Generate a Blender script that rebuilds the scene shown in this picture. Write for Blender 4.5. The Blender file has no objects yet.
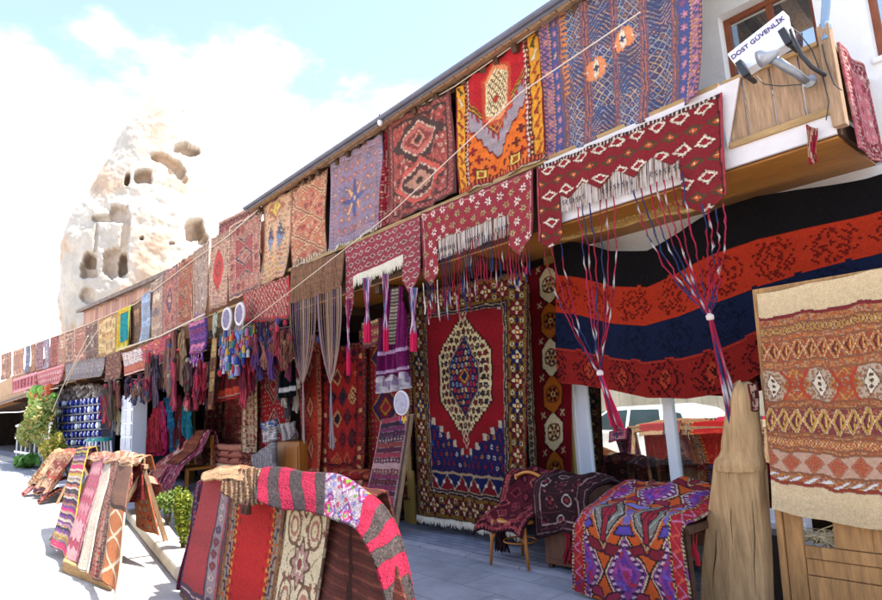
import bpy, math, random
import numpy as np
from mathutils import Vector, Matrix, noise as mnoise
rng = np.random.default_rng(7)
random.seed(7)
C = bpy.context.scene.collection
R = math.radians

# ---------------------------------------------------------------- camera
F_PX, CX, CY, EYE = 612.0, 440.0, 302.0, 1.65          # in pixels of the 882 px wide picture
def _axes():
    L = np.array([-95-CX, -(435-CY), -F_PX]); L /= np.linalg.norm(L)
    U = np.array([240-CX, 3200+CY, -F_PX]); U -= U.dot(L)*L; U /= np.linalg.norm(U)
    X = -L; return np.array([X, np.cross(U, X), U])
AX = _axes()                                            # rows: world axes in camera space
cam_d = bpy.data.cameras.new('camera'); cam = bpy.data.objects.new('camera', cam_d); C.objects.link(cam)
m4 = Matrix([list(AX[i])+[(0, 0, EYE)[i]] for i in range(3)]+[[0, 0, 0, 1]])
cam.matrix_world = m4
cam_d.sensor_fit = 'HORIZONTAL'; cam_d.sensor_width = 36; cam_d.lens = 36*F_PX/882
cam_d.shift_x = (441-CX)/882; cam_d.shift_y = (CY-300)/882
cam_d.clip_start = .05; cam_d.clip_end = 3000
bpy.context.scene.camera = cam

# ---------------------------------------------------------------- light
SUN_AZ = (0.80, 0.60); SUN_EL = R(64)
world = bpy.data.worlds.new('World'); bpy.context.scene.world = world; world.use_nodes = True
nt = world.node_tree; nt.nodes.clear()
wo = nt.nodes.new('ShaderNodeOutputWorld'); bg = nt.nodes.new('ShaderNodeBackground')
sky = nt.nodes.new('ShaderNodeTexSky'); sky.sky_type = 'NISHITA'; sky.sun_disc = False
sky.sun_elevation = SUN_EL; sky.sun_rotation = math.atan2(SUN_AZ[0], SUN_AZ[1]); sky.air_density = 1.0; sky.dust_density = 1.2
tc = nt.nodes.new('ShaderNodeTexCoord'); mp = nt.nodes.new('ShaderNodeMapping'); mp.inputs['Scale'].default_value = (1.4, 1.4, 2.6); mp.inputs['Location'].default_value = (.35, .1, .2)
ns = nt.nodes.new('ShaderNodeTexNoise'); ns.inputs['Scale'].default_value = 1.9; ns.inputs['Detail'].default_value = 6; ns.inputs['Roughness'].default_value = .58
sep = nt.nodes.new('ShaderNodeSeparateXYZ')
# clouds thicken towards the horizon and towards the far end of the street (-X)
ma = nt.nodes.new('ShaderNodeMath'); ma.operation = 'MULTIPLY_ADD'; ma.inputs[1].default_value = -1.25
mb = nt.nodes.new('ShaderNodeMath'); mb.operation = 'ADD'
mc = nt.nodes.new('ShaderNodeMath'); mc.operation = 'MULTIPLY_ADD'; mc.inputs[1].default_value = -.45; mc.inputs[2].default_value = -.08
rp = nt.nodes.new('ShaderNodeValToRGB'); rp.color_ramp.elements[0].position = .36; rp.color_ramp.elements[1].position = .66; rp.color_ramp.elements[0].color = (.035, .035, .035, 1); rp.color_ramp.interpolation = 'EASE'
mx = nt.nodes.new('ShaderNodeMixRGB'); mx.inputs[2].default_value = (11, 11.3, 11.8, 1)
nl = nt.links.new
nl(tc.outputs['Generated'], mp.inputs[0]); nl(mp.outputs[0], ns.inputs['Vector']); nl(tc.outputs['Generated'], sep.inputs[0])
nl(sep.outputs['Z'], ma.inputs[0]); nl(ns.outputs[0], ma.inputs[2]); nl(ma.outputs[0], mb.inputs[0]); nl(sep.outputs['X'], mc.inputs[0]); nl(mc.outputs[0], mb.inputs[1])
mbb = nt.nodes.new('ShaderNodeMath'); mbb.operation = 'ADD'; mbb.inputs[1].default_value = .25; nl(mb.outputs[0], mbb.inputs[0])
nl(mbb.outputs[0], rp.inputs[0]); nl(rp.outputs[0], mx.inputs[0]); nl(sky.outputs[0], mx.inputs[1]); nl(mx.outputs[0], bg.inputs[0]); nl(bg.outputs[0], wo.inputs[0])
bg.inputs[1].default_value = .15
sd = bpy.data.lights.new('sun', 'SUN'); sd.energy = 4.6; sd.angle = R(.5); sd.color = (1, .95, .86)
sun = bpy.data.objects.new('sun', sd); C.objects.link(sun)
sv = Vector((SUN_AZ[0]*math.cos(SUN_EL), SUN_AZ[1]*math.cos(SUN_EL), math.sin(SUN_EL)))
sun.rotation_euler = sv.to_track_quat('Z', 'Y').to_euler(); sun.location = (0, 0, 30)
vs = bpy.context.scene.view_settings; vs.view_transform = 'Standard'; vs.look = 'None'; vs.gamma = 1; vs.use_curve_mapping = False; vs.exposure = 1.58

# ---------------------------------------------------------------- helpers
def ray(px, py): return AX @ np.array([px-CX, -(py-CY), -F_PX])
def S(px, py, Y):                                       # picture point -> point of the upright plane Y
    d = ray(px, py); return np.array([0, 0, EYE]) + d*(Y/d[1])
def G(px, py, z=0.0):                                   # picture point -> point at height z
    d = ray(px, py); return np.array([0, 0, EYE]) + d*((z-EYE)/d[2])
def DP(px, py, dep): return np.array([0, 0, EYE]) + ray(px, py)*(dep/F_PX)
def proj(P):
    q = (np.asarray(P)-np.array([0, 0, EYE])) @ AX; return CX+F_PX*q[..., 0]/-q[..., 2], CY-F_PX*q[..., 1]/-q[..., 2]
def lin(c):
    c = np.asarray(c, float); return np.where(c < .04045, c/12.92, ((c+.055)/1.055)**2.4)
def hx(s): return lin([int(s[i:i+2], 16)/255 for i in (0, 2, 4)])
MATS = {}
def mat(name, col=None, rough=.8, spec=.3, metal=0, nscale=8, namt=.25, bump=.2, bscale=None, attr=False, coat=0, stretch=None, sheen=0):
    if name in MATS: return MATS[name]
    m = bpy.data.materials.new(name); m.use_nodes = True; t = m.node_tree; b = t.nodes['Principled BSDF']; L = t.links.new
    b.inputs['Roughness'].default_value = rough; b.inputs['Specular IOR Level'].default_value = spec; b.inputs['Metallic'].default_value = metal
    b.inputs['Coat Weight'].default_value = coat; b.inputs['Sheen Weight'].default_value = sheen
    co = t.nodes.new('ShaderNodeTexCoord'); mpn = t.nodes.new('ShaderNodeMapping'); L(co.outputs['Object'], mpn.inputs[0])
    if stretch: mpn.inputs['Scale'].default_value = stretch
    n = t.nodes.new('ShaderNodeTexNoise'); n.inputs['Scale'].default_value = nscale; n.inputs['Detail'].default_value = 6; n.inputs['Roughness'].default_value = .65; L(mpn.outputs[0], n.inputs['Vector'])
    mr = t.nodes.new('ShaderNodeMapRange'); mr.inputs[1].default_value = .25; mr.inputs[2].default_value = .75; mr.inputs[3].default_value = 1-namt; mr.inputs[4].default_value = 1+namt; L(n.outputs[0], mr.inputs[0])
    mul = t.nodes.new('ShaderNodeMixRGB'); mul.blend_type = 'MULTIPLY'; mul.inputs[0].default_value = 1
    if attr:
        a = t.nodes.new('ShaderNodeAttribute'); a.attribute_name = 'Col'; L(a.outputs[0], mul.inputs[1])
    else: mul.inputs[1].default_value = (*col, 1)
    L(mr.outputs[0], mul.inputs[2]); L(mul.outputs[0], b.inputs['Base Color'])
    if bump:
        n2 = t.nodes.new('ShaderNodeTexNoise'); n2.inputs['Scale'].default_value = bscale or nscale*6; n2.inputs['Detail'].default_value = 4; L(mpn.outputs[0], n2.inputs['Vector'])
        bp = t.nodes.new('ShaderNodeBump'); bp.inputs['Strength'].default_value = bump; bp.inputs['Distance'].default_value = .02; L(n2.outputs[0], bp.inputs['Height']); L(bp.outputs[0], b.inputs['Normal'])
    MATS[name] = m; return m
WOOL = mat('wool_pile', attr=True, rough=.95, spec=.1, nscale=60, namt=.16, bump=.55, bscale=160, sheen=.0)
KILIM = mat('flat_woven_wool', attr=True, rough=.95, spec=.08, nscale=35, namt=.12, bump=.28, bscale=230)
PLAIN = mat('painted_by_attribute', attr=True, rough=.8, spec=.2, nscale=12, namt=.1, bump=.1)
WOOD_GOLD = mat('honey_varnished_wood', hx('9a6428'), .5, .4, nscale=5, namt=.35, bump=.15, stretch=(1, 9, 9))
WOOD_PALE = mat('weathered_pale_boards', hx('9c7d62'), .8, .2, nscale=5, namt=.45, bump=.4, stretch=(7, 7, .8))
WOOD_H = mat('weathered_rail', hx('a08058'), .8, .2, nscale=5, namt=.4, bump=.4, stretch=(.8, 7, 7))
WOOD_DARK = mat('dark_brown_wood', hx('4a3222'), .75, .25, nscale=5, namt=.4, bump=.3, stretch=(1, 6, 6))
WOOD_DOOR = mat('knotty_pine', hx('a67a4c'), .75, .25, nscale=4, namt=.45, bump=.5, stretch=(6, 6, .7))
WOOD_BENT = mat('varnished_beech', hx('a8661f'), .4, .5, nscale=10, namt=.2, bump=.05)
PLASTER = mat('white_plaster', (.80, .77, .75), .9, .1, nscale=3, namt=.08, bump=.3)
WHITE = mat('white_paint', (.72, .73, .76), .4, .4, nscale=3, namt=.04, bump=.03)
SCREEN = mat('white_canvas', (.62, .56, .55), .9, .1, nscale=5, namt=.08, bump=.2)
TIN = mat('grey_roof_edge', hx('5b5a66'), .6, .4, nscale=4, namt=.3, bump=.2)
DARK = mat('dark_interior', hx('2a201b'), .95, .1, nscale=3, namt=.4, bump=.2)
BLACK = mat('black_plastic', hx('26262a'), .45, .4, nscale=10, namt=.15, bump=.05)
GREYM = mat('grey_metal', hx('85868a'), .4, .5, metal=.6, nscale=12, namt=.2, bump=.1)
ROPE = mat('pale_cord', hx('c8b8a8'), .9, .1, nscale=60, namt=.15, bump=.2)
FRINGE = mat('ivory_fringe', hx('cfc4b0'), .95, .1, nscale=70, namt=.2, bump=.3)

def prop(o, label=None, cat=None, group=None, kind=None):
    for k, v in (('label', label), ('category', cat), ('group', group), ('kind', kind)):
        if v: o[k] = v
    return o
def thing(name, label, cat, loc=(0, 0, 0), group=None):
    o = bpy.data.objects.new(name, None); C.objects.link(o); o.location = loc; o.empty_display_size = .2
    return prop(o, label, cat, group)
def link(name, me, m, parent=None):
    me.materials.clear(); me.materials.append(m); o = bpy.data.objects.new(name, me); C.objects.link(o)
    if parent: o.parent = parent; o.matrix_parent_inverse = Matrix.Translation(parent.location).inverted()
    return o
def mesh(V, Fq, cols=None, smooth=False):
    V = np.asarray(V, float); me = bpy.data.meshes.new('mesh')
    if isinstance(Fq, np.ndarray):
        nf, k = Fq.shape
        me.vertices.add(len(V)); me.vertices.foreach_set('co', V.ravel().astype(np.float32))
        me.loops.add(nf*k); me.loops.foreach_set('vertex_index', Fq.ravel().astype(np.int32))
        me.polygons.add(nf); me.polygons.foreach_set('loop_start', np.arange(0, nf*k, k, dtype=np.int32)); me.polygons.foreach_set('loop_total', np.full(nf, k, np.int32))
        me.update(calc_edges=True)
    else: me.from_pydata([tuple(v) for v in V], [], Fq); me.update()
    if cols is not None:
        a = me.color_attributes.new('Col', 'FLOAT_COLOR', 'POINT'); c = np.ones((len(V), 4), np.float32); c[:, :3] = cols; a.data.foreach_set('color', c.ravel())
    if smooth: me.polygons.foreach_set('use_smooth', np.ones(len(me.polygons), bool))
    return me
class MB:                                               # gathers shapes of ONE part
    def __init__(s): s.v = []; s.f = []; s.c = []
    def add(s, V, Fc, col=(.5, .5, .5)):
        n = len(s.v); s.v += [tuple(x) for x in V]; s.f += [tuple(i+n for i in f) for f in Fc]
        c = np.asarray(col, float); s.c += [tuple(x) for x in (np.broadcast_to(c, (len(V), 3)))]
    def box(s, a, b, col=(.5, .5, .5)):
        (x0, y0, z0), (x1, y1, z1) = a, b
        s.add([(x0, y0, z0), (x1, y0, z0), (x1, y1, z0), (x0, y1, z0), (x0, y0, z1), (x1, y0, z1), (x1, y1, z1), (x0, y1, z1)],
              [(0, 3, 2, 1), (4, 5, 6, 7), (0, 1, 5, 4), (1, 2, 6, 5), (2, 3, 7, 6), (3, 0, 4, 7)], col)
    def hexa(s, P, col=(.5, .5, .5)):                   # 4 bottom points, 4 top points
        s.add(P, [(0, 3, 2, 1), (4, 5, 6, 7), (0, 1, 5, 4), (1, 2, 6, 5), (2, 3, 7, 6), (3, 0, 4, 7)], col)
    def bar(s, a, b, w, d, col=(.5, .5, .5), up=(0, 0, 1)):
        a = Vector(a); b = Vector(b); t = (b-a).normalized(); x = t.cross(Vector(up))
        if x.length < 1e-3: x = t.cross(Vector((0, 1, 0)))
        x.normalize(); y = x.cross(t); x *= w/2; y *= d/2
        s.hexa([a-x-y, a+x-y, a+x+y, a-x+y, b-x-y, b+x-y, b+x+y, b-x+y], col)
    def tube(s, pts, r, col=(.5, .5, .5), n=6, cap=True):
        pts = [Vector(p) for p in pts]; k = len(pts); rr = r if hasattr(r, '__len__') else [r]*k
        V = []; cc = []; ref = Vector((.13, .3, .9)).normalized()
        for i, p in enumerate(pts):
            t = (pts[min(i+1, k-1)]-pts[max(i-1, 0)]).normalized(); x = t.cross(ref)
            if x.length < .1: x = t.cross(Vector((1, 0, 0)))
            x.normalize(); y = t.cross(x)
            ci = col[i] if (hasattr(col, '__len__') and len(col) == k and hasattr(col[0], '__len__')) else col
            for j in range(n):
                a = 2*math.pi*j/n; V.append(p+(x*math.cos(a)+y*math.sin(a))*rr[i]); cc.append(ci)
        Fc = [(i*n+j, i*n+(j+1) % n, (i+1)*n+(j+1) % n, (i+1)*n+j) for i in range(k-1) for j in range(n)]
        if cap: Fc += [tuple(range(n-1, -1, -1)), tuple((k-1)*n+j for j in range(n))]
        s.add(V, Fc, np.array(cc))
    def lathe(s, c, prof, col=(.5, .5, .5), n=16):
        V = []; Fc = []
        for r, z in prof:
            for j in range(n): a = 2*math.pi*j/n; V.append((c[0]+r*math.cos(a), c[1]+r*math.sin(a), c[2]+z))
        for i in range(len(prof)-1):
            for j in range(n): Fc.append((i*n+j, i*n+(j+1) % n, (i+1)*n+(j+1) % n, (i+1)*n+j))
        Fc += [tuple(range(n-1, -1, -1)), tuple((len(prof)-1)*n+j for j in range(n))]
        s.add(V, Fc, col)
    def build(s, name, m, parent=None, smooth=False, bevel=0):
        o = link(name, mesh(np.array(s.v), s.f, np.array(s.c), smooth), m, parent)
        if bevel:
            b = o.modifiers.new('b', 'BEVEL'); b.width = bevel; b.segments = 2; b.limit_method = 'ANGLE'
        return o

# ---------------------------------------------------------------- weaving patterns (colour per knot of each rug)
def tri(x): return 1-4*np.abs(np.abs(x-np.floor(x)-.5)-.25)-0  # -0..1 triangle wave
def tw(x): return np.abs(((x) % 1)-.5)*2                # 1..0..1
def hsh(i, j=0, s=0): return np.abs(np.sin(i*127.1+j*311.7+s*74.7)*43758.5453) % 1
class Pat:
    def __init__(s, w, h, nu, nv, base, knot=1.0):
        x = np.linspace(-w/2, w/2, nu); y = np.linspace(0, h, nv)
        if knot: x = np.round(x/knot)*knot; y = np.round(y/knot)*knot
        s.X, s.Y = np.meshgrid(x, y)
        if knot: a_ = min(.55, w/180); s.X = s.X+a_*(np.sin(s.Y/7.3+1)+.8*np.sin(s.Y/3.1+s.X/9)); s.Y = s.Y+a_*(np.sin(s.X/6.1)+.9*np.sin(s.X/2.9+s.Y/11+2))
        s.w, s.h = w, h; s.img = np.empty((nv, nu, 3)); s.img[:] = hx(base); s.ins = 0
        s.d = np.minimum(np.minimum(w/2-np.abs(s.X), s.Y), h-s.Y)
    def put(s, m, c): s.img[m] = hx(c) if isinstance(c, str) else c
    def pick(s, m, cols, idx):
        cc = np.array([hx(c) for c in cols]); k = (idx*len(cols)).astype(int) % len(cols); s.img[m] = cc[k][m]
    def border(s, wd, bg, mot=None, cols=None, per=8, sides='lrtb'):
        dx = s.w/2-np.abs(s.X); dy = np.minimum(s.Y, s.h-s.Y)
        if sides == 'lr': d = dx
        elif sides == 'tb': d = dy
        else: d = np.minimum(dx, dy)
        m = (d >= s.ins) & (d < s.ins+wd); s.put(m, bg)
        if mot is not None:
            side = dx <= dy if sides == 'lrtb' else np.full(dx.shape, sides == 'lr')
            q = np.where(side, s.Y, s.X)/per; i = np.floor(q); x = q-i-.5; y = (d-s.ins)/wd-.5
            cols = cols if isinstance(cols, (list, tuple)) else [cols]
            s.pick(m & mot(x, y), cols, hsh(i, 3, wd))
        s.ins += wd; return s
    @property
    def field(s): return s.d >= s.ins
    def tile(s, px, py, brick=True, ox=0, oy=0):
        j = np.floor((s.Y-oy)/py); xx = (s.X-ox)/px+(.5*(j % 2) if brick else 0)+.5; i = np.floor(xx)
        return xx-i-.5, (s.Y-oy)/py-j-.5, i, j
    def done(s, fade_glare=0, tint='d8c8b8', nz=.10, seed=1):
        r = np.random.default_rng(seed); nv, nu, _ = s.img.shape
        band = np.interp(np.arange(nv), np.linspace(0, nv, 24), r.normal(0, nz*.6, 24))[:, None, None]
        a = s.img; e = np.abs(np.diff(a, axis=1, prepend=a[:, :1])).sum(2)+np.abs(np.diff(a, axis=0, prepend=a[:1])).sum(2)
        a = a*(1-.35*np.clip(e*3, 0, 1))[..., None]                      # the dark outlines weavers put round every motif
        sp = r.random((nv, nu, 1)); a = np.where(sp > .95, a*.7, np.where(sp < .04, a*.82+hx('c8a888')*.18*min(1, nz*10)*(a.mean(2, keepdims=True)*4).clip(.1, 1), a))
        im = a*(1+band+r.normal(0, nz, (nv, nu, 1))+r.normal(0, nz*.5, (nv, nu, 3))); im = im*(1-fade_glare)+hx(tint)*fade_glare  # pale tint mixed in: faded wool, and glare put into upper rugs
        im = np.clip(im, .003, 1)**1.12*.88; g = im.mean(2, keepdims=True); im = (g+(im-g)*.97)*np.array([1.05, .97, .90])
        return np.clip(im, .003, .9)
dia = lambda r=.42: (lambda x, y: np.abs(x)+np.abs(y) < r)
ring = lambda a=.45, b=.28: (lambda x, y: (np.abs(x)+np.abs(y) < a) & (np.abs(x)+np.abs(y) > b))
zig = lambda t=.16: (lambda x, y: np.abs(y-(tw(x+.5)-.5)*.7) < t)
teeth = lambda x, y: y < tw(x+.5)-.5
bars = lambda x, y: (np.abs(x) < .26) & (np.abs(y) < .36)
dots = lambda x, y: (x*x+y*y) < .09
diag = lambda x, y: ((x+y) % .5) < .25
cross = lambda x, y: ((np.abs(x) < .12) & (np.abs(y) < .4)) | ((np.abs(y) < .12) & (np.abs(x) < .4))
def flower(x, y): r = np.hypot(x, y); return r < .27*(1+.38*np.cos(6*np.arctan2(y, x)))
def hook(x, y): return ((np.abs(y) < .1) & (np.abs(x) < .42)) | ((np.abs(x-.3) < .1) & (y > -.1) & (y < .38)) | ((np.abs(x+.3) < .1) & (y < .1) & (y > -.38))
def star(x, y, r=.42): a = np.abs(x); b = np.abs(y); return ((np.maximum(a, b) < r*.62) | (a+b < r*.95)) & ~((a < r*.2) & (b < r*.2))

def rug_generic(pal, seed=0, style=None, fade_glare=0, bw=1.0):
    def f(w, h, nu, nv):
        r = random.Random(seed); p = Pat(w, h, nu, nv, pal[0], 1.0); b = max(w, 30)/100*bw
        mots = [dia(), zig(), teeth, flower, bars, star, hook, cross]
        p.border(2.5*b, pal[-1]); p.border(5*b, pal[1], r.choice([teeth, bars, diag]), pal[2], 4*b+1)
        p.border(13*b, pal[2 if len(pal) < 5 else 3], r.choice(mots), [pal[0], pal[4 % len(pal)], pal[1]], 13*b); p.border(4*b, pal[1], r.choice([teeth, dots, diag]), pal[0], 4*b+1)
        fm = p.field; p.put(fm, pal[0]); st = style if style is not None else r.randrange(5)
        if st == 0:
            x, y, i, j = p.tile(w*.24, w*.24); m = fm & (np.abs(x)+np.abs(y) < .46); p.pick(m, pal[1:], hsh(i, j, seed)); p.pick(fm & (np.abs(x)+np.abs(y) < .3), [pal[0], pal[-1]], hsh(i, j, 2)); p.pick(fm & star(x, y, .22), pal[1:], hsh(i, j, 5))
        elif st == 1:
            n = 3; x, y, i, j = p.tile(w*.62, h*.9/n, False, 0, h*.05); s_ = np.abs(x)+np.abs(y)
            for a, c in ((.47, pal[1]), (.42, pal[2]), (.33, pal[-1]), (.29, pal[3 % len(pal)]), (.18, pal[1]), (.12, pal[0])): p.put(fm & (s_ < a), c)
            p.put(fm & (s_ > .56) & (((x*9) % 1 < .3) & ((y*9) % 1 < .4)), pal[4 % len(pal)])
        elif st == 2:
            x, y, i, j = p.tile(w*.2, w*.16, False); p.pick(fm & flower(x, y), pal[1:], hsh(i, j, seed)); p.put(fm & (np.hypot(x, y) < .08), pal[-1]); p.put(fm & (np.abs(x) > .46), pal[-1])
        elif st == 3:
            q = (p.Y+tw(p.X/(w*.22))*w*.11)/(w*.2); k = np.floor(q); p.pick(fm, pal, hsh(k, 1, seed)); p.put(fm & ((q-k) < .15), pal[-1])
        else:
            v = np.abs(p.X)/(w/2)*.9+np.abs(p.Y-h/2)/(h/2)*.75
            for a, c in ((.74, pal[1]), (.69, pal[0]), (.6, pal[3 % len(pal)]), (.36, pal[-1]), (.32, pal[2]), (.16, pal[1])): p.put(fm & (v < a), c)
            x, y, i, j = p.tile(w*.13, w*.13); p.pick(fm & star(x, y, .38) & (hsh(i, j, 3) > .35), pal[1:], hsh(i, j, seed))
        return p.done(fade_glare, seed=seed)
    return f

def p_blue(w, h, nu, nv):
    p = Pat(w, h, nu, nv, '1f3a78', .8); X, Y = p.X, p.Y
    p.border(3, '4a3470', bars, 'c07a6a', 5, 'lr'); p.border(7, 'a06a90', zig(.2), ['3a3f80', 'd0907a'], 7, 'lr'); p.border(3, '28407e', teeth, 'd29a78', 4, 'lr')
    p.border(10, '2b458c', flower, ['c0809a', '8a4a80', 'd8a890'], 12, 'lr'); p.border(3, 'a87060', diag, '28407e', 5, 'lr')
    f = (w/2-np.abs(X)) > p.ins; fw = w-2*p.ins; cw = fw/4; xx = (X+fw/2)/cw; i = np.floor(xx); x = xx-i-.5; P = 9.0
    lx = x*cw; wob = .8*np.sin(Y/9+i*2)+.5*np.sin(X/5+Y/13)
    a = ((lx+Y+wob)/P) % 1; b = ((lx-Y+wob)/P) % 1; sg = np.where(np.sin(Y/15+i*1.7) > 0, 1, -1); a2 = ((np.floor(np.abs(lx)/1.6)*1.6*.9*sg+Y*1.0+wob)/5.2) % 1
    zone = (np.sin((Y+i*30)/h*9+i) > -.25) & (np.abs(x) < .36)
    lat = zone & ((np.abs(a-.5) > .39) | (np.abs(b-.5) > .39)); ia = np.floor((lx+Y+wob)/P); ib = np.floor((lx-Y+wob)/P)
    cell = zone & (np.abs(a-.5) < .2) & (np.abs(b-.5) < .2)
    her = ~zone & (a2 < .34)
    p.pick(f & lat, ['a8b0c4', 'c8a890', '93a2c0', 'c09c8c'], hsh(ia, ib)); p.pick(f & cell, ['2a62b0', 'b87860', '1a2f66', '7d8fb8'], hsh(ia, ib, 4))
    p.pick(f & her, ['c0988a', '8a98b8', 'b8a8a4', '8088a8', 'c89a80', '5a6a94'], hsh(np.floor((np.abs(lx)*1.1+Y+wob)/5.0), i, np.floor(lx/9))); p.pick(f & ~zone & (a2 > .52) & (a2 < .70), ['34508c', '8a4a50', '6a4a78', '2c5a98'], hsh(np.floor(Y/5.2), i, 7)); p.pick(zone & f & (np.abs(a-.5) < .09) & (np.abs(b-.5) < .09), ['c87a50', 'b8b0b8', 'a03c48'], hsh(ia, ib, 8)); p.put(f & (np.abs(np.abs(x)-.40) < .025), '8a5068')
    p.put(f & (np.abs(np.abs(x)-.5) < .06), 'b8705a'); p.put(f & (np.abs(np.abs(x)-.5) < .02), '2a3f7c')
    for cx_, cy_ in ((-.75*cw, h*.50), (.30*cw, h*.40)):
        dx = np.floor((X-cx_)/2.4)*2.4; dy = np.floor((Y-cy_)/2.4)*2.4; m = (np.maximum(np.abs(dx), np.abs(dy))*.9+(np.abs(dx)+np.abs(dy))*.45)
        p.put(m < 17, 'e08a58'); p.put(m < 13, 'd8ccb8'); p.put((m < 13) & (np.abs(np.abs(dx)-6) < 2.5), 'e08a58'); p.put(m < 4, '2a2f5a')
    p.put((np.abs(X+w*.33) < 4) & (Y < h*.6) & (((Y/3) % 2) < 1), 'd0804a')
    return p.done(.10, seed=3)
def p_orange(w, h, nu, nv):
    p = Pat(w, h, nu, nv, 'b5182a', .9); X, Y = p.X, p.Y
    p.border(2, '7a1a28', None, sides='lr'); p.border(14, 'd89a28', lambda x, y: (np.abs(y-x*.7) < .13) & (np.abs(x) < .36) | (np.abs(np.hypot(x-.38, y)) < .1), ['9a2a30', 'e2d2b0', '4a4a30', 'b04828'], 15, 'lr')
    p.border(5, '5a1220', dia(.4), ['d86a3a', 'e2c8a0'], 5.5, 'lr')
    p.border(4, 'a8283a', teeth, 'd8c0b0', 6, 'lr'); ins = p.ins; f = (w/2-np.abs(X)) > ins; fw = w/2-ins
    st = lambda q, s_: np.floor(q/s_)*s_
    V = Y-h*.60+st(np.abs(X), 3)*-1.0+fw*.62            # chevron coordinate, point downwards
    V = Y-(h*.88-np.abs(X)*1.15)
    p.put(f & (V > -44), 'c89038'); p.put(f & (V > -44) & (((V/3) % 2) < .9), '7a3a28'); p.put(f & (V > -34), '9c8f98')
    p.put(f & (V > -34) & (V < -27) & (((X/4) % 2) < .8), 'b02a3a')
    sv_ = st(V+tw(X/9)*5, 2.5); p.put(f & (sv_ > -6), '8a1828'); p.put(f & (sv_ > -3), 'd8701f')
    x, y, i, j = p.tile(15, 13); p.pick(f & (V > 6) & cross(x, y), ['8a1f28', '6a2a20'], hsh(i, j))
    for cx_ in (-fw*.62, fw*.62):
        m = np.maximum(np.abs(X-cx_)/9, np.abs(Y-h*.9)/6); p.put(m < 1, '6a1c20'); p.put(m < .8, 'e0c060'); p.put(m < .45, 'a05020')
    cy_ = h*.27; dx, dy = st(X, 2.2), st(Y-cy_, 2.2); e = np.maximum(np.abs(dx)/22, (np.abs(dx)*.55+np.abs(dy))/36)
    p.put(f & (e < 1.12), 'c04830'); p.put(f & (e < 1), 'd88a60'); p.put(f & (e < .82), 'e8d8b0')
    p.put(f & (e < .74) & (((X+Y*.7)/5 % 1 < .28) | ((X-Y*.7)/7 % 1 < .18)), '8a6038'); m = np.abs(X)+np.abs(Y-cy_-8); p.put(m < 5, 'b03028')
    m = np.abs(X)+np.abs(Y-cy_-44)*.8; p.put(m < 6, 'c87850'); p.put(m < 2.5, '7a1828')
    p.border(0, '000000'); p.put(Y > h-9, '7a1822'); p.put((Y > h-9) & (((X/5) % 1) < .5) & (Y < h-3), 'd07040'); p.put(Y > h-2, 'b8a890')
    return p.done(.03, seed=4)
def p_twomed(w, h, nu, nv):
    p = Pat(w, h, nu, nv, '8a2c34', 1); X, Y = p.X, p.Y
    p.border(3, '3c1a26'); p.border(8, '8c2634', zig(.13), ['c88a80', 'b86a60'], 7); p.border(3, '2a1420'); fw = w/2-p.ins; f = p.field; p.put(f, '9c3a3c')
    for cy_, c1, c2, c3 in ((h*.30, '3a2028', 'b8625c', '8a3038'), (h*.70, 'c4524a', '4a2028', 'b88a7a')):
        dx = np.floor(np.abs(X)/2.2)*2.2; dy = np.floor(np.abs(Y-cy_)/2.2)*2.2; m = dx/fw+dy/(h*.24)
        p.put(f & (m < 1.0), '2e1820'); p.put(f & (m < .94), c1); p.put(f & (m < .7) & (m > .62), 'd0b0a0'); p.put(f & (m < .62), c2); p.put(f & (m < .4), c3); p.put(f & (m < .3) & ((dx/4+dy/4) % 2 < 1), 'c8907a'); p.put(f & (m < .1), '2e1820')
    p.put(f & (Y < h*.1), '5a2630'); x, y, i, j = p.tile(9, 11); m0 = (np.abs(X)/fw+np.abs(Y-h*.30)/(h*.24) > 1) & (np.abs(X)/fw+np.abs(Y-h*.70)/(h*.24) > 1); p.pick(f & m0 & star(x, y), ['d0a090', '3a1c26', 'c06058'], hsh(i, j))
    return p.done(.09, seed=5)
def p_star(w, h, nu, nv):
    p = Pat(w, h, nu, nv, '7c6e90', 1); X, Y = p.X, p.Y
    p.border(3, '7a6a94'); p.border(7, '9c90b0', dia(.35), ['b85a62', '5a6498'], 6); p.border(5, '8a6f90', flower, ['c08a8a', '54588c'], 7); p.border(2, 'b0808c')
    f = p.field; p.put(f, '7d7298'); x, y, i, j = p.tile(16, 17); p.pick(f & flower(x, y), ['c05060', 'b86a70', '5a5f98', 'c07a68'], hsh(i, j)); p.put(f & (np.hypot(x, y) < .1), 'd8c0a8'); p.pick(f & (np.abs(np.abs(x)+np.abs(y)-.48) < .03), ['b08890'], hsh(i, j))
    dx, dy = X, Y-h*.55; a = np.arctan2(dy, dx); r = np.hypot(dx, dy); sp = 30*(.36+.64*np.abs(np.cos(4*a))**2.2)
    p.put(r < sp+2, '6a5580'); p.pick(r < sp, ['233c8c', 'd8a070'], ((a+np.pi/8)/(np.pi/4) % 2)/2); p.put(r < 9, '2a4a9c'); p.put(r < 4, 'c8a890')
    return p.done(.16, seed=6)
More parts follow.
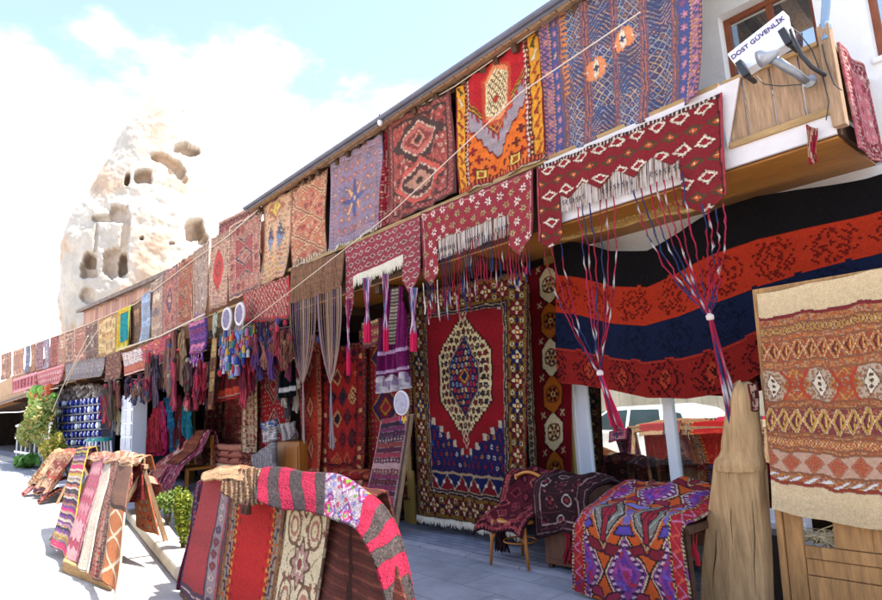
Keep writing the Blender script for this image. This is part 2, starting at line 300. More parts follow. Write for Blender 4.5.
def p_xpat(w, h, nu, nv):
    p = Pat(w, h, nu, nv, 'c0684c', 1); X, Y = p.X, p.Y
    p.border(2, '8a4038'); p.border(7, 'b87a5c', bars, ['e0c4a0', '6a4040'], 6); p.border(2, 'd8b898'); fw = w/2-p.ins; f = p.field; p.put(f, 'c2705a')
    q = (Y-h*.06)/(h*.88)*2.5; m = np.abs(np.abs(X)/fw-tw(q+.5))
    p.put(f & (m < .16), 'e4c49a'); p.put(f & (m < .06), 'a85040'); x, y, i, j = p.tile(13, 13); p.pick(f & (m > .3) & star(x, y), ['e0b890', '8c4a50', 'd49a50', 'b03a38'], hsh(i, j))
    p.put(Y > h-10, '5a3038'); p.put((Y > h-10) & (((X/7) % 1) < .5), 'e0ccb0'); p.put(Y > h-2, 'd8c8b0')
    return p.done(.13, seed=7)
def p_creamblue(w, h, nu, nv):
    p = Pat(w, h, nu, nv, 'd0a888', 1); X, Y = p.X, p.Y
    p.border(3, 'b8806a'); p.border(5, 'd8b48c', dia(), ['a8604c', '7a7a90'], 6, 'lr'); f = p.field
    for s_ in (-1, 1):
        m = np.abs(X-s_*w*.18)/(w*.11)+np.abs(Y-h*.47)/(h*.17); p.put(m < 1.15, 'e4cca8'); p.put(m < 1, '3c4468'); p.put((m < 1) & (Y > h*.47), '7088b0')
    m = np.abs(X)/(w*.3)+np.abs(Y-h*.12)/(h*.14); p.put(f & (m < 1), 'b8684c'); p.put(f & (m < .7), 'd8c060')
    x, y, i, j = p.tile(10, 9); p.pick(f & (Y > h*.66) & dia()(x, y), ['d09a50', 'b86a5a', 'c8b060', '8c90a0'], hsh(i, j)); p.pick(f & (Y < h*.66) & flower(x, y) & (hsh(i, j, 4) > .45), ['c07a60', 'e0c8a8', 'b05a50'], hsh(i, j))
    return p.done(.14, seed=8)
def p_reddiamond(w, h, nu, nv):
    p = Pat(w, h, nu, nv, 'c8a090', 1); X, Y = p.X, p.Y; p.border(3, '9a6058'); p.border(7, 'd0b09c', dia(), ['b06058', '8a6a60'], 7)
    f = p.field; x, y, i, j = p.tile(10, 10); p.pick(f & star(x, y), ['b87060', 'd8bca0', 'a88070'], hsh(i, j)); m = np.abs(X)/(w*.28)+np.abs(Y-h*.48)/(h*.3); p.put(m < 1.1, 'd8c0a8'); p.put(m < 1, 'c02a34'); p.put((m < .4) & (m > .32), '8a1c28')
    return p.done(.15, seed=9)
def p_valdia(w, h, nu, nv):                             # dark red valance with white hooked diamonds
    p = Pat(w, h, nu, nv, '7c1526', 1.1); X, Y = p.X, p.Y; x, y, i, j = p.tile(21, 14); e = (i+j) % 2
    a = np.abs(x)+np.abs(y); big = hsh(i, j, 1) > .0
    wm = (j % 2 == 0)
    p.put(wm & (a < .44), '3f2a26'); p.put(wm & (np.abs(x)*.8+np.abs(y) < .36), 'd8cabc'); p.put(wm & (np.abs(x)*.8+np.abs(y) < .22), '8a1a2a'); p.put(wm & (a > .36) & (a < .44) & ((x*22 % 1) < .5), 'c8b8a8')
    p.put(~wm & (np.abs(x)*.7+np.abs(y) < .34), '53402c'); p.put(~wm & (np.abs(x)*.9+np.abs(y) < .2), 'b8502c'); p.put(~wm & (a < .07), 'd8c090')
    p.put(Y < 3, '3a2428'); p.put((Y < 3) & ((X/4 % 1) < .4), 'c8b8b0'); dd = w/2-np.abs(X); p.put(dd < 2.5, 'a0384a'); p.put((dd > 2.5) & (dd < 4), '4a1420')
    return p.done(.03, seed=10)
def p_valflo(c0='8c2038', c1='a89a70'):
    def f(w, h, nu, nv):
        p = Pat(w, h, nu, nv, c0, 1); X, Y = p.X, p.Y; x, y, i, j = p.tile(18, 12.5); k = hsh(i, j, 2); x = x*1.25; y = y*.95
        p.put(flower(x*1.0, y*.85) & (k < .45), 'd8ccc4'); p.put(flower(x, y) & (k >= .45), c1); p.put((np.hypot(x, y) < .12), c0); p.put((np.hypot(x, y) < .05), 'c06a50')
        dd = np.minimum(w/2-np.abs(X), Y); p.put(dd < 2, '6a1a30'); p.put((dd > 3.5) & (dd < 4.5), 'c88a90')
        return p.done(.05, seed=11)
    return f
def p_vallat(w, h, nu, nv):
    p = Pat(w, h, nu, nv, '8a2440', 1); x, y, i, j = p.tile(19, 12); a = np.abs(x)*.8+np.abs(y); p.put((a < .36), 'c0a0a0'); p.put(a < .22, '6c1c34'); p.put((np.abs(x) < .04) & (np.abs(y) > .38), 'a86070')
    dd = p.w/2-np.abs(p.X); p.put(dd < 2, '5a1830'); return p.done(.07, seed=12)
def p_trellis(w, h, nu, nv):
    p = Pat(w, h, nu, nv, 'a02838', 1); a = ((p.X+p.Y)/13) % 1; b = ((p.X-p.Y)/13) % 1; p.put((a < .2) | (b < .2), 'd0a898'); x, y, i, j = p.tile(13, 6.5); p.put((np.abs(x) < .1) & (np.abs(y) < .25), '5a2028')
    p.put(p.w/2-np.abs(p.X) < 6, 'b01c30'); p.put(p.Y > h-8, 'a81e34'); return p.done(.07, seed=13)
def p_medallion(w, h, nu, nv):
    p = Pat(w, h, nu, nv, '7a0c1c', .9); X, Y = p.X, p.Y
    p.border(1.5, '1c1828'); p.border(2, '8a7050', diag, '2a2038', 3)
    W_ = 29; dx = w/2-np.abs(X); dy = np.minimum(Y, h-Y); i0 = p.ins; p.border(W_, '74541f')
    m = (p.d > i0) & (p.d < i0+W_); q = np.where(dx <= dy, Y, X)/29; k = np.floor(q); x = q-k-.5; y = (p.d-i0)/W_-.5; r = np.hypot(x, y*.95); a = np.arctan2(y, x); R_ = .36*(1+.22*np.cos(8*a))
    p.pick(m & (r < R_), ['5c0e1c', '20204a', '701424'], hsh(k, 1)); p.put(m & (np.abs(r-R_) < .03), '2a1a24'); p.put(m & (r < .20*(1+.4*np.cos(4*a))), 'c0b090'); p.put(m & (r < .12), '6a1020'); p.put(m & (r < .06), 'c8a860')
    r2 = np.hypot(np.abs(x)-.5, np.abs(y)-.26); p.put(m & (r2 < .11), 'c0b494'); p.put(m & (r2 < .06), '4a1c2c'); p.put(m & (np.abs(np.abs(x)-.5)*1.3+np.abs(y) < .13), '20204a')
    p.border(1.5, '181830'); p.border(2, 'b09c80', dots, '6a1c28', 2.5); p.border(2, '141838'); p.border(1.5, '9a8468')
    ins = p.ins; f = p.field; fw = w/2-ins
    bt = f & (Y > h-ins-19); y = (Y-(h-ins-19))/19; t_ = tw(X/30); p.put(bt, '1c2150'); p.put(bt & (y > t_), '6e1222'); p.put(bt & (np.abs(y-t_) < .07), 'a89884'); xx = (np.abs((X/15) % 1-.5)); p.put(bt & (np.hypot(xx*15, (y-.5)*19) < 2.6), 'c0b8ac'); p.put(f & (Y > h-ins-22) & (Y < h-ins-19), 'a08c70')
    f2 = f & (Y < h-ins-22); H = h-ins*2-22; cy_ = ins+H*.405; ax = np.abs(X); ay = np.abs(Y-cy_)
    sx = np.floor(ax/7)*7/fw; sy = np.floor(ay/9)*9/(H*.5); up0 = np.where(Y < cy_, .40, .12); red = sy < .30+up0+(1-sx)*.5; red2 = sy < .34+up0+(1-sx)*.5
    p.put(f2, '7c0c1c'); p.put(f2 & ~red, 'a89c8c'); p.put(f2 & ~red2, '1a1f52')
    x, y, i, j = p.tile(11, 12); g = f2 & ~red2; p.pick(g & (np.hypot(x, y) < .24), ['b0a8a8', '7a1828', '3a5490', 'a06a34', '7a1828'], hsh(i, j)); p.put(g & (np.hypot(x, y) < .10), '1a1f52'); p.put(g & (np.abs(x) < .07) & (np.abs(y) > .3), '7a1828')
    q1 = np.floor(ax/3.2)*3.2; q2 = np.floor(ay/4)*4; md = np.maximum(q1/(fw*.70), q1/(fw*1.15)+q2/(H*.39)); p.put(f2 & (md < 1.0), '3a1420'); p.put(f2 & (md < .955), 'b8a882')
    x, y, i, j = p.tile(9.5, 10); g = f2 & (md < .91); r = np.hypot(x, y); a = np.arctan2(y, x); p.pick(g & (r < .40*(1+.16*np.cos(5*a+i))), ['241c24', '3a2030', '5a1c28', '241c24', '22223c'], hsh(i, j)); p.pick(g & (r < .17), ['a06a30', '8c2430', 'b8a888', '5a3a28'], hsh(i, j, 3)); p.put(g & (r < .09), '241c24')
    e2 = ax/(fw*.60)+ay/(H*.26); e3 = np.maximum(ax/(fw*.42), e2); p.put(f2 & (e3 < 1.02), '8a7468'); p.put(f2 & (e3 < .96), '1c1f46'); x, y, i, j = p.tile(7.5, 8); p.pick(f2 & (e3 < .9) & (np.abs(np.hypot(x, y)-.25) < .13), ['9a5c2c', 'a02434', '707890', 'b0a080', '8a1c2c'], hsh(i, j))
    e4 = np.floor(ax/2)*2+np.floor(ay/2)*2; p.put(e4 < 14, '7a1828'); p.put(e4 < 10, 'a07838'); p.put(e4 < 5, '1c1f46')
    for s_ in (-1, 1):
        t = ax/8+np.abs(Y-cy_-s_*H*.395)/12; p.put(f2 & (t < 1), 'b89088'); p.put(f2 & (t < .65), '7a1020'); p.put(f2 & (t < .25), 'c0b090')
    return p.done(.0, seed=14)
def p_hexcol(w, h, nu, nv):
    p = Pat(w, h, nu, nv, '7d1020', .9); X, Y = p.X, p.Y
    lx = X+w/2; p.put(lx < 3, '3a1a28'); b = (lx >= 3) & (lx < 13); p.put(b, 'd2c4a8'); q = Y/9; k = np.floor(q); y = q-k-.5; x = (lx-8)/10; p.pick(b & (np.abs(x)+np.abs(y) < .42), ['8a1c28', '4a2c40'], hsh(k)); p.put(b & (np.abs(x)+np.abs(y) < .16), 'd2c4a8'); p.put((lx >= 13) & (lx < 15), '40202c'); p.put((lx >= 15) & (lx < 17), 'b8a080'); p.put((lx >= 17) & (lx < 19), '601020')
    cx_ = -w/2+19+(w-19)/2; P = 46; q = (Y-4)/P; k = np.floor(q); y = (q-k-.5)*P; x = X-cx_; e = np.maximum(np.abs(x)/15, (np.abs(x)*.9+np.abs(y))/25)
    even = (k % 2) == 0; f = lx > 19
    p.put(f & (e < 1.08), '3a1420'); p.put(f & (e < .98) & even, 'd8c8a4'); p.put(f & (e < .98) & ~even, 'b0641c'); fl = flower(x/24, y/26); p.put(f & (e < .8) & fl & even, '6a2a28'); p.put(f & (e < .8) & fl & ~even, '4a1420')
    p.put(f & (np.abs(np.hypot(x, y)-10) < 1) & (e < .9), '7a4a28'); p.put(f & (np.hypot(x, y) < 4), 'c8a060'); p.put(f & (np.hypot(x, y) < 1.7), '25284c')
    fx = np.abs(np.abs(x)-16); yy = ((Y-4+P/2) % P)-P/2; p.put(f & (fx < 4) & (np.abs(yy) < 4) & (np.abs(fx-np.abs(yy)) < 1.8), 'c8b088')
    return p.done(.0, seed=15)
def p_banner(w, h, nu, nv):
    p = Pat(w, h, nu, nv, '17151a', 2.0); X, Y = p.X, p.Y; v = Y/h
    for a, b, c, m in ((.0, .25, '1a171a', '0f0d10'), (.25, .52, 'aa3418', '701a12'), (.52, .76, '18223f', '10162c'), (.76, 1.01, '8c2420', '480e14')):
        q = (v >= a) & (v < b); p.put(q, c); y = (v-(a+b)/2)/(b-a)*1.0; P = 46; xx = X/P+.3*(a > .6); i = np.floor(xx); x = xx-i-.5
        d_ = np.abs(x)+np.abs(y)*.5; dot = ((X/5+Y/4.6) % 1 < .66) & ((X/5-Y/4.6) % 1 < .72)
        p.put(q & dot & (((d_+.03) % .15 < .095) & (d_ < .46)) & (np.abs(y) < .43), m); p.put(q & dot & (d_ < .05), m)
        if a == .76: p.put(q & (d_ < .14), 'a8402a'); p.put(q & dot & (d_ < .09), m); p.put(q & (np.abs(y) > .44), 'a2352a')
    return p.done(.0, nz=.07, seed=16)
def p_okilim(w, h, nu, nv):                             # orange kilim on the old door
    p = Pat(w, h, nu, nv, 'c9b694', .6); X, Y = p.X, p.Y; v = Y/h
    B = (v > .13) & (v < .86); p.put(B, 'b87a50'); p.put((v > .115) & (v < .135), '7a1c2c')
    nzv = hsh(np.floor(X/1.2), np.floor(Y/1.0), 3)
    p.pick(B, ['b0562c', 'b8885c', 'a06a50', 'b4763a', 'b09078', '9a5040', 'b87848'], nzv)
    def band(a, b, P, kind, c1, c2, c3):
        q = (v >= a) & (v < b); p.put(q & (nzv < .6), c1); y = (v-(a+b)/2)/(b-a); xx = X/P; i = np.floor(xx); x = xx-i-.5
        if kind == 'z':
            d_ = np.abs(y)*1.0-(.5-np.abs(x)); p.put(q & (np.abs(x)+np.abs(y) < .46), c2); p.put(q & (np.abs(x)+np.abs(y) < .30), c3); p.put(q & (np.abs(x)+np.abs(y) < .14), c1); p.put(q & (np.abs(np.abs(x)+np.abs(y)-.5) < .045), 'd8b890'); p.put(q & (np.abs(x-.1) < .06) & (np.abs(y) < .2), 'd0a060')
        if kind == 'e':
            r = np.abs(x)*.82+np.abs(y)*.30+.25*np.abs(y)**2+.35*x*x; p.put(q & (r < .36), 'b09c88'); p.put(q & (r < .36) & (nzv > .72), '9a6a4c'); t = np.abs(x)*1.5+np.abs(y)*.62; p.put(q & (t < .25), '6a4a44'); p.put(q & (t < .22), 'd6ccb8'); p.put(q & (np.abs(np.abs(x)-.5)*1.4+np.abs(y) < .40) & (nzv < .6), 'a8502c'); p.put(q & (np.abs(np.abs(np.abs(x)-.5)*1.4+np.abs(y)-.42) < .03), 'c08a40'); p.put(q & (np.hypot(x*P, (np.abs(y)-.16)*h*(b-a)) < 1.2), '5a3a34'); p.put(q & (np.hypot(x*P, y*h*(b-a)) < 1.2), '5a3a34'); p.put(q & (np.abs(r-.38) < .03), 'b03a24')
        if kind == 'c': p.put(q & (np.abs(x)+np.abs(y) < .44), 'ad6a50'); p.put(q & (np.abs(x)+np.abs(y) < .36) & ((((x+y)*9) % 1) < .62) & ((((x-y)*9) % 1) < .62), 'bb5228'); p.put(q & (np.abs(x)+np.abs(y) > .46), 'b89884')
        e = np.minimum(v-a, b-v)*h; p.put(q & (e < 1.2), '8a5a40')
    band(.16, .21, 5, 'z', 'b87830', '7a4a30', 'c09a50'); band(.23, .33, 8.5, 'z', '9a4a28', 'b06a34', '5c2430'); band(.36, .51, 33, 'e', 'a85a34', 'b0a090', '7a3a30')
    band(.53, .65, 9.5, 'z', '7a3a3c', 'b08a3c', '5c2840'); band(.66, .71, 7, 'z', 'b06a34', 'a84a28', 'c8a070'); band(.72, .82, 16, 'c', 'b08a78', 'b85a34', 'c07048')
    s_ = (v > .83) & (v < .86); p.put(s_ & ((Y*.6+X*.3) % 3 < 1.3), 'd0d0d0'); p.put((v > .855) & (v < .87), '8a3a28')
    return p.done(.04, seed=17)
def p_purple(w, h, nu, nv):                             # purple and orange kilim on the bench
    p = Pat(w, h, nu, nv, '823a86', 1.0); X, Y = p.X, p.Y
    p.border(2, 'b09a80', bars, '3a1c38', 3, 'lr'); p.border(9, 'a01830', zig(.14), ['b87090', '6a3a80', 'c05040'], 11, 'lr'); p.border(2, 'c0a468', bars, '301c28', 3, 'lr')
    fw = w/2-p.ins; f = (w/2-np.abs(X)) > p.ins; P = fw; q = (X+fw)/P; i = np.floor(q); x = (q-i-.5)*P; a = np.abs(x); T = 96
    S_ = lambda z, s_: np.floor(z/s_)*s_
    yy = (Y+38) % T-T/2; up_ = yy/(T/2)                                # -1..1 down each pointed lozenge
    hw = (P*.56)*(1-np.abs(up_))**.9; e = S_(a, 1.6)/np.maximum(hw, .01)
    b = S_(a+np.abs(yy)*.62, 1.6)
    for hi, c in ((31, 'c8b494'), (29, '2a1828'), (27.5, 'ba5418'), (19, 'b09a80'), (17.5, '4a1428'), (16, '757870'), (9.5, '2a1828'), (8, '9a2034')): p.put(f & (b < hi), c)
    p.put(f & (b < 28) & (b > 19) & (np.abs(yy) < 9) & (a > 17), '6e62a0'); p.put(f & (b < 16) & (b > 9) & (((np.abs(yy)+a) % 7) < 2), '9aa09a')
    for yc, xc, c in ((-16, 17, '7a78b4'), (14, 20, '54439a'), (-30, 8, '8c2848'), (30, 9, '7a1830')):
        u = a-xc; v = yy-yc; g = f & (np.abs(u+v*.6) < 6) & (np.abs(v) < 3.4); p.put(f & (np.abs(u+v*.6) < 7.4) & (np.abs(v) < 4.6), '2a1830'); p.put(g, c)
    p.put(f & (a < 3.2) & (np.abs(yy) < 26), '2a1220'); p.put(f & (a < 2.2) & (np.abs(yy) < 25), '8a1c38')
    m = f & (b > 33) & (b < 36); p.put(m, '402058'); p.put(m & ((Y % 5) < 2.5), 'c0a8b8'); m = f & (b > 40); p.put(m, '5a3494'); m = f & (b > 44); p.put(m, '8e3c84'); p.put(f & (b > 47) & (b < 49), 'a81c34')
    x2, y2, i2, j2 = p.tile(13, 12); p.pick(f & (b > 36) & hook(x2, y2), ['a04898', '6a50a8', 'a8284a'], hsh(i2, j2))
    return p.done(.03, seed=18)
def p_dark(w, h, nu, nv):                               # dark afghan on the chair
    p = Pat(w, h, nu, nv, '2a0c18', .9); p.border(3, '2a0e1a', None, sides='lr'); p.border(1.2, '7a6060', None, sides='lrtb'); p.border(6, '2e101c', hook, ['6a3a44', '4a2030'], 8); p.border(1.2, '9a8080')
    f = p.field; x, y, i, j = p.tile(21, 19); r = np.maximum(np.abs(x)*1.1, np.abs(y)); oc = np.maximum(r, (np.abs(x)+np.abs(y))*.75); e = ((i+j) % 3) < 1
    p.put(f & (np.abs(oc-.27) < .04) & e, 'b0a0a0'); p.put(f & (oc < .12), '7a2030'); p.put(f & (np.abs(oc-.3) < .03) & ~e, '6a2a38'); p.put(f & ((np.abs(y) > .48)), '5a2834'); x, y, i, j = p.tile(7, 7); p.put(f & dots(x*1.7, y*1.7) & (hsh(i, j) > .6), 'a06a70')
    return p.done(.02, seed=19)
def p_runner(w, h, nu, nv):                             # long pile pink and charcoal bands, u runs along the length
    p = Pat(w, h, nu, nv, 'a4224a', 0); X = p.X+w/2+2.5*np.sin(p.Y/9); u = X/w
    edges = [0, .05, .10, .15, .20, .25, .30]; p.put(u > -1, 'a4224a')
    k = np.floor(u/.052); p.put((u < .30) & (k % 2 == 1), '4a4348'); md = (u > .30) & (u < .52); p.put(md, '8f8894')
    x, y, i, j = p.tile(26, 26); s_ = np.abs(x)+np.abs(y); p.put(md & (s_ < .46), '74307c'); p.put(md & (s_ < .36), 'a8a0b0'); p.put(md & (s_ < .26), 'c83a8c'); p.put(md & (s_ < .14), '7cae3a'); x, y, i, j = p.tile(6, 6); p.pick(md & dia(.4)(x, y), ['6a70a8', '9a94a8', '8c3478', '5a8040', '7a70a8', 'a8a0b0', '903a58'], hsh(i, j))
    k2 = np.floor((u-.52)/.067); p.put((u > .52) & (k2 % 2 == 1), '4a4446'); p.put((u > .52) & (k2 % 2 == 1) & (hsh(np.floor(X/2), np.floor(p.Y/2)) > .7), '5a5254')
    return p.done(.02, nz=.16, seed=20)
def p_redplain(w, h, nu, nv):
    p = Pat(w, h, nu, nv, 'a02a3c', 1); X, Y = p.X, p.Y; p.put(Y < 7, 'b89a80'); lx = X+w/2; v = Y/h
    p.put(v > .80, '4a3a58'); p.put((v > .82) & (v < .83), 'c8b0b0'); p.put(v > .86, '8a6450'); p.put((v > .86) & (hsh(np.floor(X/2), np.floor(Y/2)) > .6), '6a4a40')
    b = lx > w*.62; p.put(b, '8d7f8e'); q = Y/9; k = np.floor(q); y = q-k-.5; x = (lx-w*.74)/(w*.2); p.pick(b & star(x, y), ['7a2438', 'b0a0a0', '4a3a5c'], hsh(k)); p.put(np.abs(lx-w*.63) < 1.2, '3c2c48'); p.put(np.abs(lx-w*.86) < 1.2, 'b04050'); p.put(lx > w*.88, '5a2a44'); p.put(lx > w*.95, '8a4030')
    return p.done(.08, seed=21)
def p_redcentre(w, h, nu, nv):
    p = Pat(w, h, nu, nv, 'b01c22', 1); p.border(1.5, '3a2420', None, sides='lr'); p.border(5, 'b88030', diag, '6a4a58', 6, 'lr'); p.border(8, '8d8078', hook, ['5a2030', 'b85a2c', '3a3850'], 9, 'lr'); p.border(3, 'c0702a', bars, '4a2030', 4, 'lr')
    X, Y = p.X, p.Y; f = (w/2-np.abs(X)) > p.ins; e = (w/2-np.abs(X))-p.ins; p.put(f & (e < 3) & ((Y % 6) < 3), 'c88a3a'); p.put(f & (e > 6) & (e < 7.5) & ((Y % 9) < 4), '8a1018')
    return p.done(.02, seed=22)
def p_creamflor(w, h, nu, nv):
    p = Pat(w, h, nu, nv, 'cfc2a6', .8); X, Y = p.X, p.Y; p.border(1.5, '6a5048', None, sides='lr'); f = np.ones_like(X, bool)
    x = X; y = ((Y-16) % 44)-22; r = np.hypot(x, y); a = np.arctan2(y, x); R_ = 12*(1+.18*np.cos(8*a)); p.put(np.abs(r-R_) < 1.3, '6a4a42'); p.put(r < 10*(1+.15*np.cos(8*a)), 'b08a86'); p.put(r < 6*(1+.2*np.cos(6*a)), 'd8ccb4'); p.put(r < 3.5, '8a4a50')
    y2 = ((Y+6) % 44)-22
    for s_ in (-1, 1):
        for g, c in ((9, '7a5a48'), (4.5, 'b0786c')):
            q = np.hypot(x-s_*15, y2*.8); p.put(np.abs(q-g) < .9, c)
    xx, yy, i, j = p.tile(8, 8); p.put((r > 15) & flower(xx, yy) & (hsh(i, j) > .66), '8a5a50'); p.put((r > 15) & (np.abs(np.sin(x/4+np.cos(y/5)*2)) < .06), '6a5a4a')
    return p.done(.04, seed=23)
def p_brownstripe(w, h, nu, nv):
    p = Pat(w, h, nu, nv, '5a2a26', .8); X, Y = p.X, p.Y; p.put((Y % 7) < 1.2, '7a4438'); p.put((Y % 7 > 3) & (Y % 7 < 3.8), '47201f'); p.put(Y > h*.72, '3a2440'); p.put((Y > h*.72) & ((Y+X*.2) % 6 < 1.4), '8a3a3a'); p.put(np.abs(Y-h*.72) < 1.5, 'a04838'); p.put(np.abs(X+w*.1) < 1, '3a1a1a')
    return p.done(.03, seed=24)
def p_bands(pal, seed=0, per=9):
    def f(w, h, nu, nv):
        p = Pat(w, h, nu, nv, pal[0], 1); q = p.Y/per; k = np.floor(q); p.pick(np.ones_like(q, bool), pal, hsh(k, 2, seed)); y = q-k-.5; x = ((p.X/per) % 1)-.5
        p.pick((hsh(k, 5, seed) > .45) & (np.abs(x)+np.abs(y) < .38), pal, hsh(k, 9, seed)); p.put(np.abs(y) > .46, pal[-1]); p.put(p.w/2-np.abs(p.X) < 2, pal[-1])
        return p.done(.03, seed=seed)
    return f
def p_plain(c, c2=None, st=6):
    def f(w, h, nu, nv):
        p = Pat(w, h, nu, nv, c, 0)
        if c2: p.put(((p.X+2*np.sin(p.Y/11)) % st) < st*.4, c2)
        return p.done(0, seed=5)
    return f

# ---------------------------------------------------------------- cloth
def cloth(name, fn, w, h, pat, m=WOOL, label=None, cat=None, group=None, parent=None, thick=.012, keep=None, dens=1.25, cap=70000, sm=True):
    # fn(u, v) -> points (u across, v down); w, h in metres; knots follow the seen size
    uu, vv = np.meshgrid(np.linspace(0, 1, 9), np.linspace(0, 1, 9)); P = fn(uu, vv); a, b = proj(P)
    ex = np.hypot(np.diff(a, axis=1), np.diff(b, axis=1)).sum(1).max(); ey = np.hypot(np.diff(a, axis=0), np.diff(b, axis=0)).sum(0).max()
    nu = int(min(max(ex*dens, 10), 420)); nv = int(min(max(ey*dens, 10), 420))
    if nu*nv > cap: s_ = math.sqrt(cap/(nu*nv)); nu = int(nu*s_); nv = int(nv*s_)
    u, v = np.meshgrid(np.linspace(0, 1, nu), np.linspace(0, 1, nv)); P = fn(u, v); col = pat(w*100, h*100, nu, nv).reshape(-1, 3)
    I = np.arange(nu*nv).reshape(nv, nu); Fq = np.stack([I[:-1, :-1], I[1:, :-1], I[1:, 1:], I[:-1, 1:]], -1).reshape(-1, 4)
    V = P.reshape(-1, 3)
    if keep is not None:
        uc = (u[:-1, :-1]+u[1:, 1:])/2; vc = (v[:-1, :-1]+v[1:, 1:])/2; k = keep(uc, vc).reshape(-1); Fq = Fq[k]
        used = np.unique(Fq); mp_ = np.zeros(nu*nv, int); mp_[used] = np.arange(len(used)); Fq = mp_[Fq]; V = V[used]; col = col[used]
    o = link(name, mesh(V, Fq, col, sm), m, parent)
    if thick:
        s_ = o.modifiers.new('s', 'SOLIDIFY'); s_.thickness = thick; s_.offset = 0
    return prop(o, label, cat, group)
def quad_fn(tl, tr, br, bl, fold=.02, k=3, ph=0, sag=0, wav=0, bot=0):
    tl, tr, br, bl = map(np.asarray, (tl, tr, br, bl)); wd = np.linalg.norm(tr-tl); cr_ = (random.uniform(-.02, .09), random.uniform(-.02, .09))
    def f(u, v):
        U, V = u[..., None], v[..., None]; P = (tl*(1-U)+tr*U)*(1-V)+(bl*(1-U)+br*U)*V
        y = fold*(np.sin(2*np.pi*(k*u+ph)+.8*np.sin(3*v))*(.25+.9*v)+.4*np.sin(2*np.pi*(2.3*k*u+ph*2.1)+2*v)+.5*np.sin(4.1*v+ph*5))
        P[..., 1] += y-cr_[0]*v**5*np.clip(1-2*u, 0, 1)**4-cr_[1]*v**5*np.clip(2*u-1, 0, 1)**4; P[..., 0] += fold*.35*np.sin(5*v+ph*7)*v
        P[..., 2] += -sag*np.abs(np.sin(np.pi*u*max(1, round(wd/.35))))-wav*np.sin(np.pi*u)*(1 if bot else v)
        return P
    return f, float(wd), float(np.linalg.norm(bl-tl))
def fringe(fn, v, n, ln, parent, name='fringe', m=FRINGE, r=.006, u0=0, u1=1, col=(.6, .56, .48), out=-.004):
    mb = MB(); us = np.linspace(u0+.002, u1-.002, n); P = fn(us, np.full(n, float(v)))
    for p in P:
        l = ln*random.uniform(.75, 1.15); dx = random.gauss(0, .012); p = Vector(p)
        mb.tube([p+Vector((0, out, .01)), p+Vector((dx*.4, out, -l*.5)), p+Vector((dx, out+random.gauss(0, .006), -l))], [r*.8, r*1.2, r*.5], col, 4)
    return mb.build(name, m, parent)
def hang(name, q, Y, pat, label, cat='rug', group=None, m=WOOL, fold=.018, k=2, ph=None, parent=None, keep=None, thick=.012, sag=.01, wav=0, **kw):
    # q: four picture points tl, tr, br, bl ; Y: depth of the upright plane (or one per corner)
    Ys = Y if hasattr(Y, '__len__') else [Y]*4; pts = [S(a, b, y) for (a, b), y in zip(q, Ys)]
    fn, w, h = quad_fn(*pts, fold=fold, k=k, ph=random.random() if ph is None else ph, sag=sag, wav=wav)
    o = cloth(name, fn, w, h, pat, m, label, cat, group, parent, thick, keep, **kw); o['_'] = 0; del o['_']
    return o, fn, w, h

# ================================================================= SETTING
def brickmat(name, c1, c2, mortar, scale, rough=.9, bw=.5, rh=.25, ms=.015, bump=.5):
    m = bpy.data.materials.new(name); m.use_nodes = True; t = m.node_tree; b = t.nodes['Principled BSDF']; L = t.links.new
    co = t.nodes.new('ShaderNodeTexCoord'); br = t.nodes.new('ShaderNodeTexBrick'); br.inputs['Scale'].default_value = scale; br.inputs['Color1'].default_value = (*c1, 1); br.inputs['Color2'].default_value = (*c2, 1); br.inputs['Mortar'].default_value = (*mortar, 1)
    br.inputs['Brick Width'].default_value = bw; br.inputs['Row Height'].default_value = rh; br.inputs['Mortar Size'].default_value = ms; br.inputs['Mortar Smooth'].default_value = .4
    n0 = t.nodes.new('ShaderNodeTexNoise'); n0.inputs['Scale'].default_value = 3; mpd = t.nodes.new('ShaderNodeMixRGB'); mpd.blend_type = 'ADD'; mpd.inputs[0].default_value = .06; L(co.outputs['Object'], mpd.inputs[1]); L(co.outputs['Object'], n0.inputs['Vector']); L(n0.outputs['Color'], mpd.inputs[2]); L(mpd.outputs[0], br.inputs['Vector'])
    n = t.nodes.new('ShaderNodeTexNoise'); n.inputs['Scale'].default_value = 1.3; n.inputs['Detail'].default_value = 9; n.inputs['Roughness'].default_value = .7; L(co.outputs['Object'], n.inputs['Vector'])
    mr = t.nodes.new('ShaderNodeMapRange'); mr.inputs[1].default_value = .3; mr.inputs[2].default_value = .7; mr.inputs[3].default_value = .68; mr.inputs[4].default_value = 1.22; L(n.outputs[0], mr.inputs[0])
    mu = t.nodes.new('ShaderNodeMixRGB'); mu.blend_type = 'MULTIPLY'; mu.inputs[0].default_value = 1; L(br.outputs[0], mu.inputs[1]); L(mr.outputs[0], mu.inputs[2]); L(mu.outputs[0], b.inputs[0])
    n2 = t.nodes.new('ShaderNodeTexNoise'); n2.inputs['Scale'].default_value = 40; n2.inputs['Detail'].default_value = 5; L(co.outputs['Object'], n2.inputs['Vector'])
    ad = t.nodes.new('ShaderNodeMath'); ad.operation = 'MULTIPLY_ADD'; ad.inputs[1].default_value = -1; L(br.outputs['Fac'], ad.inputs[0]); L(n2.outputs[0], ad.inputs[2])
    bp = t.nodes.new('ShaderNodeBump'); bp.inputs['Strength'].default_value = bump; bp.inputs['Distance'].default_value = .012; L(ad.outputs[0], bp.inputs['Height']); L(bp.outputs[0], b.inputs['Normal']); b.inputs['Roughness'].default_value = rough; b.inputs['Specular IOR Level'].default_value = .2
    return m
GROUND = mat('pale_trodden_stone', (.46, .43, .39), .95, .1, nscale=.9, namt=.35, bump=.5, bscale=30)
